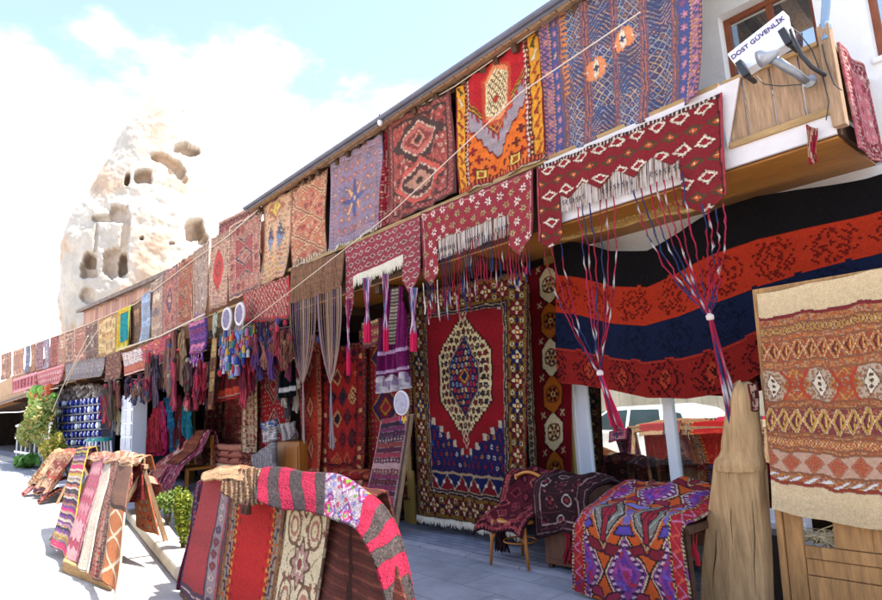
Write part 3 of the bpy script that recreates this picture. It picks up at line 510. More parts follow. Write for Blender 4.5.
COBBLE = brickmat('small_grey_cobbles', hx('6d7180'), hx('868998'), hx('595b66'), 1.0, bw=.22, rh=.11, ms=.008)
LANE = brickmat('worn_grey_slabs', (.22, .23, .27), (.26, .265, .30), (.14, .14, .16), 1.0, bw=.9, rh=.45, ms=.006, bump=.4)
def sheet(name, x0, x1, y0, y1, z, m):
    me = mesh([(x0, y0, z), (x1, y0, z), (x1, y1, z), (x0, y1, z)], [(0, 1, 2, 3)]); return prop(link(name, me, m), kind='structure')
sheet('ground', -900, 600, -600, 900, 0, GROUND)
sheet('street', -40, 12, 2.9, 4.74, .004, LANE)
mb = MB(); x = -40.0
while x < 12:
    mb.box((x, 4.74, 0), (x+.78, 4.86, .030)); x += .79
prop(mb.build('kerb', mat('kerb_stone', (.27, .27, .31), .9, .15, nscale=6, namt=.2, bump=.4), bevel=.006), kind='structure')
sheet('pavement', -80, 12, 4.86, 5.98, .022, COBBLE)
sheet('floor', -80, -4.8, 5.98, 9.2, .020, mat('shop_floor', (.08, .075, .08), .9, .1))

B = thing('carpet_shop_building', 'long two storey carpet shop with white plaster upper wall and carpets hung along its front', 'building', (-6, 6, 0))
def holed(mb, x0, x1, z0, z1, y0, y1, holes):
    xs = sorted({x0, x1, *[a for h in holes for a in h[:2]]}); zs = sorted({z0, z1, *[a for h in holes for a in h[2:]]})
    for xa, xb in zip(xs, xs[1:]):
        run = None
        for za, zb in zip(zs, zs[1:]):
            inside = any(h[0] <= (xa+xb)/2 <= h[1] and h[2] <= (za+zb)/2 <= h[3] for h in holes)
            if inside:
                if run: mb.box((xa, y0, run[0]), (xb, y1, run[1])); run = None
            else: run = (run[0], zb) if run else (za, zb)
        if run: mb.box((xa, y0, run[0]), (xb, y1, run[1]))
W1 = (S(722, 50, 6)[0], -1.50, 4.42, 5.42); W2 = (-1.12, -.35, 4.35, 5.35)
mb = MB(); holed(mb, -3.3, 1.5, 3.62, 6.6, 6.0, 6.3, [W1, W2]); mb.build('upper_wall', PLASTER, B)  # unseen top made taller to keep sun off the bench below
mb = MB(); mb.box((-11.0, 6.0, 3.62), (-3.3, 6.28, 6.15)); mb.build('upper_wall', mat('shade_brown_wall', hx('5a4636'), .9, .1, nscale=2, namt=.4, bump=.3, stretch=(6, 6, .6)), B)  # dark brown stands in for shade in the gaps between rugs
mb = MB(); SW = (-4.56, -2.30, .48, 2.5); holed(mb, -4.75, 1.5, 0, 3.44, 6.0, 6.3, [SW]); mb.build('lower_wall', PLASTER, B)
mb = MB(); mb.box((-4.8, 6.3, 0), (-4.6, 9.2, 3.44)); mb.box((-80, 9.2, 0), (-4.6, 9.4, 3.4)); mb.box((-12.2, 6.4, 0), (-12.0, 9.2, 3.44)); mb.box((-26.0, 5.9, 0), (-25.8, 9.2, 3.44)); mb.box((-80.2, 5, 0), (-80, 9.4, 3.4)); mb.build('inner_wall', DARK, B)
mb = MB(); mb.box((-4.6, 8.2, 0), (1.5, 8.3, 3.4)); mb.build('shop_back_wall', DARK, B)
mb = MB(); mb.box((-80, 5.04, 3.46), (-1.22, 6.0, 3.60)); mb.box((-80, 6.0, 3.46), (-4.6, 9.2, 3.60)); mb.build('balcony_floor', WOOD_DARK, B)
mb = MB(); x = -80.0
while x < -1.3:
    w_ = min(1.55, -1.24-x); mb.box((x, 5.05, 3.435+random.uniform(0, .004)), (x+w_-.006, 5.99, 3.458)); x += w_
mb.build('soffit', WOOD_GOLD, B)
mb = MB()
for x in np.arange(-47, -4, 1.9): mb.bar((x, 5.0, 3.36), (x, 9, 3.36), .10, .13)
mb.build('ceiling_beam', WOOD_DARK, B)
mb = MB(); mb.box((-3.9, 5.0, 3.46), (-1.24, 5.03, 3.66)); o = mb.build('fascia', SCREEN, B)
# low part of the building behind the far rugs
mb = MB(); mb.box((-80, 5.6, 3.60), (-11.0, 5.75, 5.45)); mb.box((-14.5, 5.61, 5.45), (-11.0, 5.74, 5.85)); mb.build('low_wall', mat('tan_render', hx('a8876a'), .9, .1, nscale=2, namt=.2), B)
# roof with rafters
rf = MB(); rf.hexa([(-11.25, 4.82, 5.66), (-1.65, 4.82, 5.66), (-1.65, 9, 7.1), (-11.25, 9, 7.1), (-11.25, 4.80, 5.76), (-1.65, 4.80, 5.76), (-1.65, 9, 7.2), (-11.25, 9, 7.2)]); roof = rf.build('roof', TIN, B)  # right end, out of view, placed to steer sun and sky light
mb = MB(); x = -11.15
while x < -1.75:
    w_ = random.uniform(.06, .10); s0 = random.uniform(4.93, 5.08); z0 = 5.645+(s0-4.82)*.344-random.uniform(.03, .06); mb.bar((x, s0, z0-.02), (x, 6.4, z0+(6.4-s0)*.344-.02), w_, .09); x += random.uniform(.22, .36)
mb.build('rafter', WOOD_DARK, roof)
mb = MB(); x = -11.2
while x < -1.9:
    w_ = random.uniform(.10, .26); mb.hexa([(x, 4.86+random.uniform(0, .05), 5.655), (x+w_, 4.86, 5.655), (x+w_, 6.3, 6.150), (x, 6.3, 6.150), (x, 4.83, 5.662), (x+w_, 4.83, 5.662), (x+w_, 6.3, 6.162), (x, 6.3, 6.162)]); x += w_+.012
mb.build('roof_board', WOOD_PALE, roof)
mb = MB(); mb.tube([(-11.25, 4.79, 5.72), (-6, 4.785, 5.715), (-1.65, 4.79, 5.72)], .035, n=8); mb.build('gutter', TIN, roof)
# upper windows
GLASS = bpy.data.materials.new('window_glass'); GLASS.use_nodes = True; t = GLASS.node_tree; t.nodes.clear(); o_ = t.nodes.new('ShaderNodeOutputMaterial'); mxs = t.nodes.new('ShaderNodeMixShader'); gl = t.nodes.new('ShaderNodeBsdfGlossy'); tr = t.nodes.new('ShaderNodeBsdfTransparent'); gl.inputs['Roughness'].default_value = .0; gl.inputs['Color'].default_value = (.9, .93, .92, 1); tr.inputs['Color'].default_value = (.8, .84, .82, 1); mxs.inputs[0].default_value = .58
nz_ = t.nodes.new('ShaderNodeTexNoise'); nz_.inputs['Scale'].default_value = 1.2; bp_ = t.nodes.new('ShaderNodeBump'); bp_.inputs['Strength'].default_value = .02; t.links.new(nz_.outputs[0], bp_.inputs['Height']); t.links.new(bp_.outputs[0], gl.inputs['Normal'])
t.links.new(tr.outputs[0], mxs.inputs[1]); t.links.new(gl.outputs[0], mxs.inputs[2]); t.links.new(mxs.outputs[0], o_.inputs[0])
for (a, b, c, d) in (W1, W2):
    mb = MB(); e = .055; y0, y1 = 6.12, 6.18
    mb.box((a, y0, c), (a+e, y1, d)); mb.box((b-e, y0, c), (b, y1, d)); mb.box((a+e, y0, c), (b-e, y1, c+e)); mb.box((a+e, y0, d-e), (b-e, y1, d)); mid = (a+b)/2+.02; mb.box((mid-.03, y0+.003, c+e), (mid+.03, y1-.003, d-e))
    fr = mb.build('window', mat('red_brown_window_wood', hx('83492f'), .6, .3, nscale=8, namt=.25, bump=.2), B, bevel=.004)
    mb = MB(); mb.box((a+e, 6.147, c+e), (mid-.03, 6.152, d-e)); mb.box((mid+.03, 6.147, c+e), (b-e, 6.152, d-e)); mb.build('pane', GLASS, fr)
    mb = MB(); mb.box((a-.02, 5.96, c-.05), (b+.02, 6.11, c-.003)); mb.build('sill', PLASTER, fr, bevel=.005)
mb = MB(); mb.box((-2.6, 7.2, 3.7), (.2, 7.25, 6)); mb.build('curtain_wall', mat('room_wall', (.25, .25, .3), .9, .1), B)
# shop window
a, b, c, d = SW; mb = MB(); e = .12; y0, y1 = 6.02, 6.09; mid = S(671, 440, 6.02)[0]
mb.box((a, y0, c), (a+e+.04, y1, d)); mb.box((b-e, y0, c), (b, y1, d)); mb.box((a+e+.04, y0, c), (b-e, y1, c+.09)); mb.box((a+e+.04, y0, d-.1), (b-e, y1, d)); mb.box((mid-.055, y0-.004, c+.09), (mid+.055, y1+.004, d-.1))
fr = mb.build('shop_window', WHITE, B, bevel=.006)
mb = MB(); mb.box((a+e+.04, 6.05, c+.09), (mid-.055, 6.056, d-.1)); mb.build('pane', GLASS, fr)
mb = MB(); mb.box((mid+.055, 6.05, c+.09), (b-e, 6.056, d-.1)); mb.build('pane', GLASS, fr)
mb = MB(); mb.box((a-.04, 5.9, c-.06), (b+.1, 6.015, c-.002)); mb.build('sill', WHITE, fr, bevel=.006)
mb = MB(); mb.box((-4.80, 5.95, .02), (-4.60, 5.998, 3.43)); mb.build('door_post', mat('olive_gold_wood', hx('8f7434'), .6, .3, nscale=4, namt=.4, bump=.2, stretch=(14, 14, .6)), B)
# balcony rail the rugs and valances hang from
mb = MB(); mb.bar((-11, 5.02, 4.19), (-2.02, 5.02, 4.19), .05, .05); mb.build('balcony_rail', WOOD_H, B)
mb = MB(); mb.bar((-80, 5.02, 3.93), (-11, 5.02, 3.93), .05, .05); mb.build('balcony_rail', WOOD_H, B)
mb = MB(); mb.hexa([(-3.9, 4.985, 4.06), (-2.02, 4.985, 3.98), (-2.02, 4.993, 3.98), (-3.9, 4.993, 4.06), (-3.9, 4.975, 4.16), (-2.02, 4.975, 4.165), (-2.02, 4.99, 4.165), (-3.9, 4.99, 4.16)]); mb.build('rail_canvas', SCREEN, B)
mb = MB(); mb.add([(-2.02, 4.97, 4.17), (-1.83, 4.97, 4.17), (-2.0, 4.97, 3.62), (-2.02, 4.99, 4.17), (-1.83, 4.99, 4.17), (-2.0, 4.99, 3.62)], [(0, 2, 1), (3, 4, 5), (0, 1, 4, 3), (1, 2, 5, 4), (2, 0, 3, 5)]); mb.build('hanging_canvas', SCREEN, B)

# wooden balcony fence at the corner
Fn = thing('balcony_fence', 'weathered wooden board fence around the balcony corner under the alarm sign', 'fence', (-1.6, 5, 3.6))
xs = [-1.98, -1.83, -1.62, -1.41, -1.235]
for i in range(4):
    mb = MB(); x0, x1 = xs[i]+.006, xs[i+1]-.006; mb.box((x0, 5.0+random.uniform(0, .008), 3.66), (x1, 5.028, 4.17+random.uniform(-.01, .012))); mb.build('board', WOOD_PALE, Fn, bevel=.004)
for i in range(5):
    mb = MB(); y0 = 5.06+i*.19; mb.box((-1.235, y0, 3.66), (-1.21, y0+.18, 4.14+random.uniform(-.01, .01))); mb.build('board', WOOD_PALE, Fn, bevel=.004)
mb = MB(); mb.box((-1.98, 4.975, 4.165), (-1.26, 5.04, 4.20)); mb.build('rail', WOOD_H, Fn, bevel=.005)
mb = MB(); mb.box((-1.99, 4.975, 3.61), (-1.18, 5.04, 3.665)); mb.build('rail', WOOD_H, Fn, bevel=.005)
mb = MB(); mb.box((-1.24, 5.06, 4.14), (-1.185, 5.98, 4.19)); mb.build('rail', WOOD_H, Fn, bevel=.005)
mb = MB(); mb.box((-1.25, 4.965, 3.50), (-1.165, 5.055, 4.30)); mb.build('post', WOOD_PALE, Fn, bevel=.006)

# old shed behind, up the slope
def shed():
    T = thing('board_shed', 'old brown board shed with a sagging roof edge below the rock', 'shed', tuple(S(125, 300, 9)*[1, 1, 0]))
    a = S(84, 309, 9); b = S(172, 272, 9); m_ = MB(); n = 26
    for i in range(n):
        p = a+(b-a)*i/n; q = a+(b-a)*(i+.93)/n; z1 = p[2]-.12-random.uniform(0, .25); c_ = hx(random.choice(['a87c68', 'b48872', '946a5a', 'a0766a', 'bc9484'])); m_.hexa([(p[0], 9, 0), (q[0], 9, 0), (q[0], 9.1, 0), (p[0], 9.1, 0), (p[0], 9, z1), (q[0], 9, z1), (q[0], 9.1, z1), (p[0], 9.1, z1)], c_)
    m_.build('wall', PLAIN, T)
    m_ = MB(); d_ = np.array([0, 0, .22]); e_ = np.array([0, 4, .9]); a2 = a+[-.7, -.35, 0]; b2 = b+[.5, -.35, 0]; m_.hexa([a2-d_, b2-d_, b2-d_+e_, a2-d_+e_, a2, b2, b2+e_, a2+e_]); m_.build('roof', mat('shed_roof', hx('7a6b62'), .9, .1, nscale=2, namt=.4, bump=.6), T)
    m_ = MB(); m_.box((a[0], 9.1, 0), (b[0], 12, 1)); m_.build('base', DARK, T)
shed()

# ---------------------------------------------------------------- the fairy chimney
def chimney():
    dep = 75.0
    rows = [(100, 158, 186), (106, 147, 197), (118, 139, 202), (140, 127, 206), (160, 119, 208), (185, 106, 210), (210, 93, 213), (232, 82, 217), (250, 77, 219), (275, 75, 222), (300, 76, 226), (330, 76, 232), (372, 72, 240), (400, 68, 246)]
    ys = np.array([r[0] for r in rows], float); le = np.array([r[1] for r in rows], float); ri = np.array([r[2] for r in rows], float)
    NV, NU = 260, 460; out = np.zeros((NV, NU, 3)); yy = np.linspace(400, 100, NV); yy[-1] = 99
    vdir = ray(145, 250); vdir[2] = 0; vdir /= np.linalg.norm(vdir); side = np.array([vdir[1], -vdir[0], 0])
    cen = []; rad = []
    for y in yy:
        l = np.interp(y, ys, le); r = np.interp(y, ys, ri); a = DP(l, y, dep); b = DP(r, y, dep); cen.append((a+b)/2); rad.append(np.linalg.norm((b-a))/2)
    cen = np.array(cen); rad = np.array(rad); rad[-1] = .05; rad[-2] *= .6; rad[-3] *= .8; rad[-4] *= .92
    caves = [(187, 149, 12, 5.5, 1.8, 12), (166, 160, 15, 5, 1.2, 25), (178, 175, 11, 4, .8, 35), (180, 170, 6, 5, 1.4, 40), (143, 176, 8.5, 7, 1.6, 0), (127, 179, 2.6, 6, 2.2, 12), (118, 213, 9, 9, 1.2, 0), (103, 218, 11, 3.5, .9, 0), (125, 232, 4.5, 22, .8, 5), (123, 262, 4.5, 12, 3.4, 0), (114, 262, 11, 15, 1.4, 0), (90, 259, 7, 7.5, 2.6, 0), (89, 268, 8, 9, 1.6, 0), (142, 238, 1.9, 1.9, 1.2, 0), (194, 229, 9, 11, 2.4, 0), (193, 232, 4, 5, 2.0, 0), (172, 243, 3, 1.6, .6, 0), (88, 295, 8, 8, .9, 0), (203, 238, 5, 6, 1.4, 0), (96, 240, 2, 18, .4, 4)]
    th = np.linspace(0, 2*np.pi, NU, endpoint=False)
    for i in range(NV):
        c = cen[i]
        for j in range(NU):
            s_, t_ = math.sin(th[j]), math.cos(th[j]); d_ = side*t_-vdir*s_*.9
            P = c+d_*rad[i]; q = Vector(P)
            n_ = mnoise.fractal(q*.16, .9, 2.1, 5)*1.0+mnoise.fractal(Vector((q.x*.5, q.y*.5, q.z*.5)), .8, 2.2, 5)*.55-abs(mnoise.noise(Vector((q.x*.3, q.y*.3, q.z*.07))))*.9
            out[i, j] = P+d_*(n_*.45+.25)*min(1, rad[i]/8)
    px, py = proj(out.reshape(-1, 3)); px = px.reshape(NV, NU); py = py.reshape(NV, NU)
    front = (np.sin(th) > .08)[None, :]*np.ones((NV, 1)); push = np.zeros((NV, NU)); dk = np.zeros((NV, NU))
    for (cx_, cy_, rx, ry, dp_, an) in caves:
        a = math.radians(an); dx = px-cx_; dy = py-cy_; u = (dx*math.cos(a)+dy*math.sin(a))/rx; v = (-dx*math.sin(a)+dy*math.cos(a))/ry; pw = np.where(v > 0, 5.0, 2.1); r = (np.abs(u)**pw+np.abs(v)**pw)**(1/pw)+.06*np.sin(px*1.1+cx_)*np.cos(py*.9)+.13*np.sin(px*.31+py*.17+cx_)*np.sin(py*.27-px*.13)
        k = np.clip((1.12-r)/.32, 0, 1); k = k*k*(3-2*k)*front; push = np.maximum(push, k*dp_*.9); dk = np.maximum(dk, k*min(1, dp_/1.5))
    out += vdir[None, None]*push[..., None]
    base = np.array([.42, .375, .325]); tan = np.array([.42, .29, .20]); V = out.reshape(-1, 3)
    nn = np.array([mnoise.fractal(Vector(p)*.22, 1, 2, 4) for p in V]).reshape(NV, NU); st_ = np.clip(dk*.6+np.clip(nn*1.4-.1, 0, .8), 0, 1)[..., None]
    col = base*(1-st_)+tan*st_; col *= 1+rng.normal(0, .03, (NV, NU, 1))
    I = np.arange(NU*NV).reshape(NV, NU); J = np.roll(I, -1, 1); Fq = np.stack([I[:-1], J[:-1], J[1:], I[1:]], -1).reshape(-1, 4)
    o = link('fairy_chimney_rock', mesh(V, Fq, col.reshape(-1, 3), True), mat('volcanic_tuff', attr=True, rough=.95, spec=.05, nscale=.5, namt=.22, bump=1.0, bscale=1.6))
    prop(o, 'tall pale cone of volcanic rock with carved cave openings rising behind the shop', 'rock formation')
    # small flag on the top
    T = thing('flag', 'tiny red flag on a pole on top of the tall pale rock', 'flag', tuple(DP(176, 106, dep)))
    p = DP(176, 112, dep); m_ = MB(); m_.tube([p, p+np.array([0, 0, 2.2])], .05); m_.build('pole', GREYM, T)
    q = p+np.array([0, 0, 2.1]); m_ = MB(); V = [q+side*(-k*.3)+np.array([.02*k, .1*math.sin(k), -1.1*s_-.12*k]) for s_ in (0, 1) for k in range(5)]; V2 = [v+vdir*.03 for v in V]; m_.add(V+V2, [(k, k+1, k+6, k+5) for k in range(4)]+[(k+10, k+15, k+16, k+11) for k in range(4)], hx('c0202c')); m_.build('cloth', PLAIN, T)
chimney()
# second low rock mass beside it, lower left
def boulder(name, c, r, label, seed=0):
    V = []; n1, n2 = 40, 60
    for i in range(n1+1):
        for j in range(n2):
            a = math.pi*i/n1; b = 2*math.pi*j/n2; d_ = Vector((math.sin(a)*math.cos(b), math.sin(a)*math.sin(b), math.cos(a))); k = 1+.35*mnoise.fractal(d_*1.6+Vector((seed, 0, 0)), .9, 2, 4); V.append((c[0]+d_.x*r[0]*k, c[1]+d_.y*r[1]*k, max(-.05, c[2]+d_.z*r[2]*k)))
    I = np.arange((n1+1)*n2).reshape(n1+1, n2); J = np.roll(I, -1, 1); Fq = np.stack([I[:-1], I[1:], J[1:], J[:-1]], -1).reshape(-1, 4)
    col = np.tile(np.array([.62, .56, .48]), (len(V), 1)); return prop(link(name, mesh(V, Fq, col, True), MATS['volcanic_tuff']), label, 'rock')

# ---------------------------------------------------------------- street side behind the camera (seen in the shop window)
def car(x0, y0, body, label, L_=4.25, Hh=1.5):
    T = thing('parked_car', label, 'car', (x0+L_/2, y0, 0), 'cars parked across the street'); w = .86
    prof = [(0, .32), (0, .62), (.12, .78), (.85, .93), (1.05, .96), (1.75, 1.40), (2.1, 1.48), (3.2, 1.49), (3.75, 1.36), (4.1, 1.0), (4.22, .85), (4.25, .35)]
    sx = L_/4.25; sz = Hh/1.5; V = []; n = len(prof)
    for s_ in (-1, 1):
        for x, z in prof: V.append((x0+x*sx, y0+s_*(w if z < 1 else w-.20*(z-.96)/.5), z*sz))
    m_ = MB(); m_.add(V, [tuple(range(n-1, -1, -1)), tuple(range(n, 2*n))]+[(i, (i+1) % n, n+(i+1) % n, n+i) for i in range(n)]); bo = m_.build('body', body, T, bevel=.05)
    gm = mat('car_glass', (.03, .05, .055), .08, .6, nscale=2, namt=.05, bump=0)
    for s_ in (-1, 1):
        yy_ = lambda z: y0+s_*((w-.20*(z-.96)/.5)+.012)
        for px_ in ([(1.25, .98), (1.85, 1.38), (2.35, 1.41), (2.35, .98)], [(2.43, .98), (2.43, 1.41), (3.1, 1.40), (3.2, .98)], [(3.28, .98), (3.2, 1.39), (3.6, 1.3), (3.75, 1.02)]):
            m_ = MB(); V = [(x0+x*sx, yy_(z), z*sz) for x, z in px_]; V2 = [(a_, b_-s_*.03, c_) for a_, b_, c_ in V]; m_.add(V+V2, [(0, 1, 2, 3), (7, 6, 5, 4)]+[(i, (i+1) % 4, 4+(i+1) % 4, 4+i) for i in range(4)]); m_.build('side_window', gm, T)
        for xw in (.82, 3.4):
            m_ = MB(); m_.lathe((0, 0, 0), [(.19, -.11), (.31, -.11), (.335, -.06), (.335, .06), (.31, .11), (.19, .11)], n=24); m_.v = [(x0+xw*sx+a_, y0+s_*(w-.09)+c_, .335+b_) for a_, b_, c_ in m_.v]; ty = m_.build('wheel', mat('tyre', (.02, .02, .02), .9, .2), T, smooth=False)
            m_ = MB(); m_.lathe((0, 0, 0), [(.02, -.115), (.2, -.10), (.2, .10), (.02, .115)], n=10); m_.v = [(x0+xw*sx+a_, y0+s_*(w-.09)+c_, .335+b_) for a_, b_, c_ in m_.v]; m_.build('rim', GREYM, ty)
        m_ = MB(); m_.box((x0+1.28*sx, y0+s_*(w+.02)-.02, .98), (x0+1.42*sx, y0+s_*(w+.17)+.02, 1.10)); m_.build('mirror', body, T, bevel=.03)
        for xd in (2.25, 3.15):
            m_ = MB(); m_.box((x0+(xd-.16)*sx, y0+s_*w-.01, .86), (x0+xd*sx, y0+s_*(w+.03), .885)); m_.build('door_handle', BLACK, T)
        m_ = MB(); m_.box((x0-.01, y0+s_*.6-.16, .62), (x0+.1, y0+s_*.6+.16, .76)); m_.build('headlight', mat('lamp_glass', (.7, .7, .72), .1, .6), T, bevel=.02)
    m_ = MB(); V = [(x0+1.12*sx, y0-.7, 1.01*sz), (x0+1.12*sx, y0+.7, 1.01*sz), (x0+1.70*sx, y0+.6, 1.385*sz), (x0+1.70*sx, y0-.6, 1.385*sz)]; m_.add([(a_-.02, b_, c_+.02) for a_, b_, c_ in V]+V, [(0, 1, 2, 3), (7, 6, 5, 4)]+[(i, (i+1) % 4, 4+(i+1) % 4, 4+i) for i in range(4)]); m_.build('windscreen', gm, T)
    return T
CARW = mat('white_car_paint', (.74, .75, .76), .25, .5, nscale=1, namt=.02, bump=0, coat=.6)
car(-10.2, -.78, CARW, 'white hatchback mirrored in the left pane of the shop window', 4.3, 1.44)
car(-5.75, -1.0, mat('silver_car_paint', (.55, .57, .6), .25, .5, metal=.3, nscale=1, namt=.02, bump=0, coat=.6), 'silver car mirrored in the right pane of the shop window', 4.2, 1.34)
m_ = MB(); m_.box((-45, -7.3, 0), (8, -7.0, 3.6)); prop(m_.build('stone_wall', brickmat('cut_tuff_blocks', (.36, .32, .26), (.30, .26, .21), (.2, .18, .15), 1.0, bw=.5, rh=.28)), 'long wall of tuff blocks across the street, mirrored in the shop window', 'wall')

def leaves(n, fn, size, cols, name, m=None, parent=None):
    P = np.array([fn() for _ in range(n)]); V = np.zeros((n, 4, 3)); cc = np.zeros((n, 4, 3)); cl = np.array([hx(c) for c in cols])
    a = rng.normal(size=(n, 3)); a /= np.linalg.norm(a, axis=1)[:, None]; b = np.cross(a, rng.normal(size=(n, 3))); b /= np.linalg.norm(b, axis=1)[:, None]; s_ = size*rng.uniform(.6, 1.4, (n, 1))
    V[:, 0] = P-a*s_; V[:, 1] = P+b*s_*.5; V[:, 2] = P+a*s_; V[:, 3] = P-b*s_*.5; cc[:] = cl[rng.integers(0, len(cl), n)][:, None]*rng.uniform(.75, 1.25, (n, 1, 1))
    return link(name, mesh(V.reshape(-1, 3), np.arange(n*4).reshape(n, 4), cc.reshape(-1, 3)), m or LEAF, parent)
LEAF = mat('leaf', attr=True, rough=.6, spec=.3, nscale=20, namt=.1, bump=0)
t = LEAF.node_tree; pb = t.nodes['Principled BSDF']; ts = t.nodes.new('ShaderNodeBsdfTranslucent'); mxx = t.nodes.new('ShaderNodeMixShader'); mxx.inputs[0].default_value = .35; src = pb.inputs['Base Color'].links[0].from_socket; t.links.new(src, ts.inputs[0]); oo = t.nodes['Material Output']; t.links.new(pb.outputs[0], mxx.inputs[1]); t.links.new(ts.outputs[0], mxx.inputs[2]); t.links.new(mxx.outputs[0], oo.inputs[0])
def blob(c, r, k=3.0):
    ph = [(random.uniform(-1, 1), random.uniform(-1, 1), random.uniform(-.8, 1)) for _ in range(9)]
    def f():
        q = random.choice(ph); d_ = Vector((random.gauss(0, 1), random.gauss(0, 1), random.gauss(0, 1))).normalized()*random.random()**.5*.5
        return (c[0]+(q[0]*.6+d_.x)*r[0], c[1]+(q[1]*.6+d_.y)*r[1], c[2]+(q[2]*.6+d_.z)*r[2])
    return f
for i, (x, y, lab) in enumerate([(-13, -9.5, 'leafy tree over the far stone wall, mirrored left in the shop window'), (-7.5, -10.5, 'leafy tree over the far stone wall, mirrored right in the shop window')]):
    T = thing('street_tree', lab, 'tree', (x, y, 0), 'trees across the street'); m_ = MB(); m_.tube([(x, y, 0), (x+.1, y, 1.5), (x-.1, y+.1, 3), (x+.2, y, 4.4)], [.2, .16, .12, .06], n=8); m_.tube([(x, y, 2.4), (x+.9, y+.3, 3.6)], [.08, .03]); m_.tube([(x, y, 2.6), (x-.9, y-.2, 3.9)], [.08, .03]); m_.build('trunk', WOOD_DARK, T)
    leaves(4000, blob((x, y, 4.2), (2.6, 2.2, 1.6)), .13, ['3a5a20', '4c6e28', '2e4a1c', '5f7f30'], 'crown', parent=T)

# ================================================================= RUGS ON THE UPPER ROW
UP = 'rugs hanging in a row from the balcony'
RED = ['7c2030', '3a1c2c', 'c09078', 'a04a40', 'b07a68']; SAL = ['a8584a', 'c8a080', '6a3a48', 'b87a5c', '8a4048', 'd8c0a0']; PNK = ['a05058', 'c89888', '6a4868', 'b87870', 'c8b090', '8a6a80']; GRY = ['a08c88', 'c0a898', '7a6a78', 'b09080', 'd0c0b0']
def up(q, pat, label, Y=5.0, fr=0, **kw):
    o, fn, w, h = hang('hanging_rug', q, Y, pat, label, group=UP, fold=random.uniform(.02, .04), **{'sag': .022, **kw})
    if fr: fringe(fn, 1, int(w/.03), .05, o)
    return o
up([(541, 24), (703, -62), (703, 97), (547, 160)], p_blue, 'large navy and peach rug with diagonal lattice columns, largest of the upper row', k=3)
up([(455, 88), (538, 28), (548, 157), (459, 196)], p_orange, 'red and orange rug with cream hexagon medallion and grey chevron', k=2)
up([(388, 122), (452, 90), (456, 192), (386, 226)], p_twomed, 'dark red rug with two stacked diamond medallions, left of the red and orange rug', k=2)
up([(379, 128), (392, 122), (391, 222), (378, 232)], rug_generic(['8c2032', 'b86a68', '3a2030', 'a04a50', 'd0a090'], 4, 2), 'narrow crimson rug between the blue star rug and the two medallion rug', Y=5.06, k=1)
up([(329, 163), (381, 132), (382, 224), (331, 250)], p_star, 'lilac rug with a blue and peach eight pointed star', k=2, fr=1)
up([(292, 188), (326, 168), (327, 252), (292, 270)], p_xpat, 'salmon rug with a cream crossed zigzag, left of the star rug', k=1)
up([(262, 206), (291, 189), (289, 274), (262, 285)], p_creamblue, 'cream and tan rug with two small blue pointed motifs', k=1)
up([(229, 226), (262, 208), (261, 286), (230, 301)], rug_generic(['a45458', 'c8a090', '5a4060', 'b87a70', '8a3a48', 'd8b8a0'], 8, 1, .08), 'rose red rug with lilac lozenges, second from the end of the tall roof', k=1)
up([(211, 238), (228, 229), (228, 303), (210, 312)], p_reddiamond, 'pale rug with one bright red diamond in the middle', k=1)
hang('hanging_rug', [(219, 222), (258, 203), (262, 262), (219, 268)], 5.35, rug_generic(['7c3038', 'b07870', '4a2434', '945058', 'c09a88'], 13, 2, .05), 'dark rose rug hung higher behind the row at the roof corner', group=UP, k=1, fold=.01)
xs_ = [194, 178.5, 163.5, 151]
R_ = [(194, 251, 210, 240, 209, 314, 195, 321, GRY, 2, 'pale cream gridded rug left of the red diamond rug', .12), (178, 262, 193, 252, 193, 322, 178, 329, SAL, 1, 'salmon rug with stepped lozenges left of the cream gridded rug', .1), (163.5, 273, 177, 263, 177, 330, 163, 336, PNK, 4, 'rug fading from rose at the top to yellow below', .1), (151, 283, 163, 274, 162, 336, 151, 341, GRY, 3, 'pale grey rug with zigzag bands beside the light blue cloth', .14)]
for s_, (a, b, c, d, e, f, g, h, pal, st, lab, fd) in enumerate(R_): up([(a, b), (c, d), (e, f), (g, h)], rug_generic(pal, 30+s_, st, fd), lab, k=1)
def p_tealyel(w, h, nu, nv):
    p = Pat(w, h, nu, nv, 'c8b040', 0); v = p.Y/h; p.put((v > .12) & (v < .82) & (p.X > -w*.3), '1f8f98'); p.put((p.X > w*.3) & (v < .9), 'b8c850'); p.put(v > .88, 'd0c468'); return p.done(.02, seed=1)
hang('hanging_cloth', [(119, 310), (131, 305), (130, 346), (118, 352)], 4.97, p_tealyel, 'teal cloth with yellow edges hanging on the line', 'cloth', k=3, fold=.04)
hang('hanging_cloth', [(143, 296), (151, 290), (150, 340), (139, 344)], 4.96, p_plain('a8bcd8', 'c0cce0', 9), 'light blue cloth hanging on the line', 'cloth', k=2, fold=.04)
hang('hanging_rug', [(131, 303), (143, 297), (142, 344), (131, 348)], 5.05, rug_generic(['8a6450', 'a88060', '5a4438', '9a7860'], 41, 3, .1), 'brown banded rug between the teal cloth and the light blue cloth', group=UP, k=1)
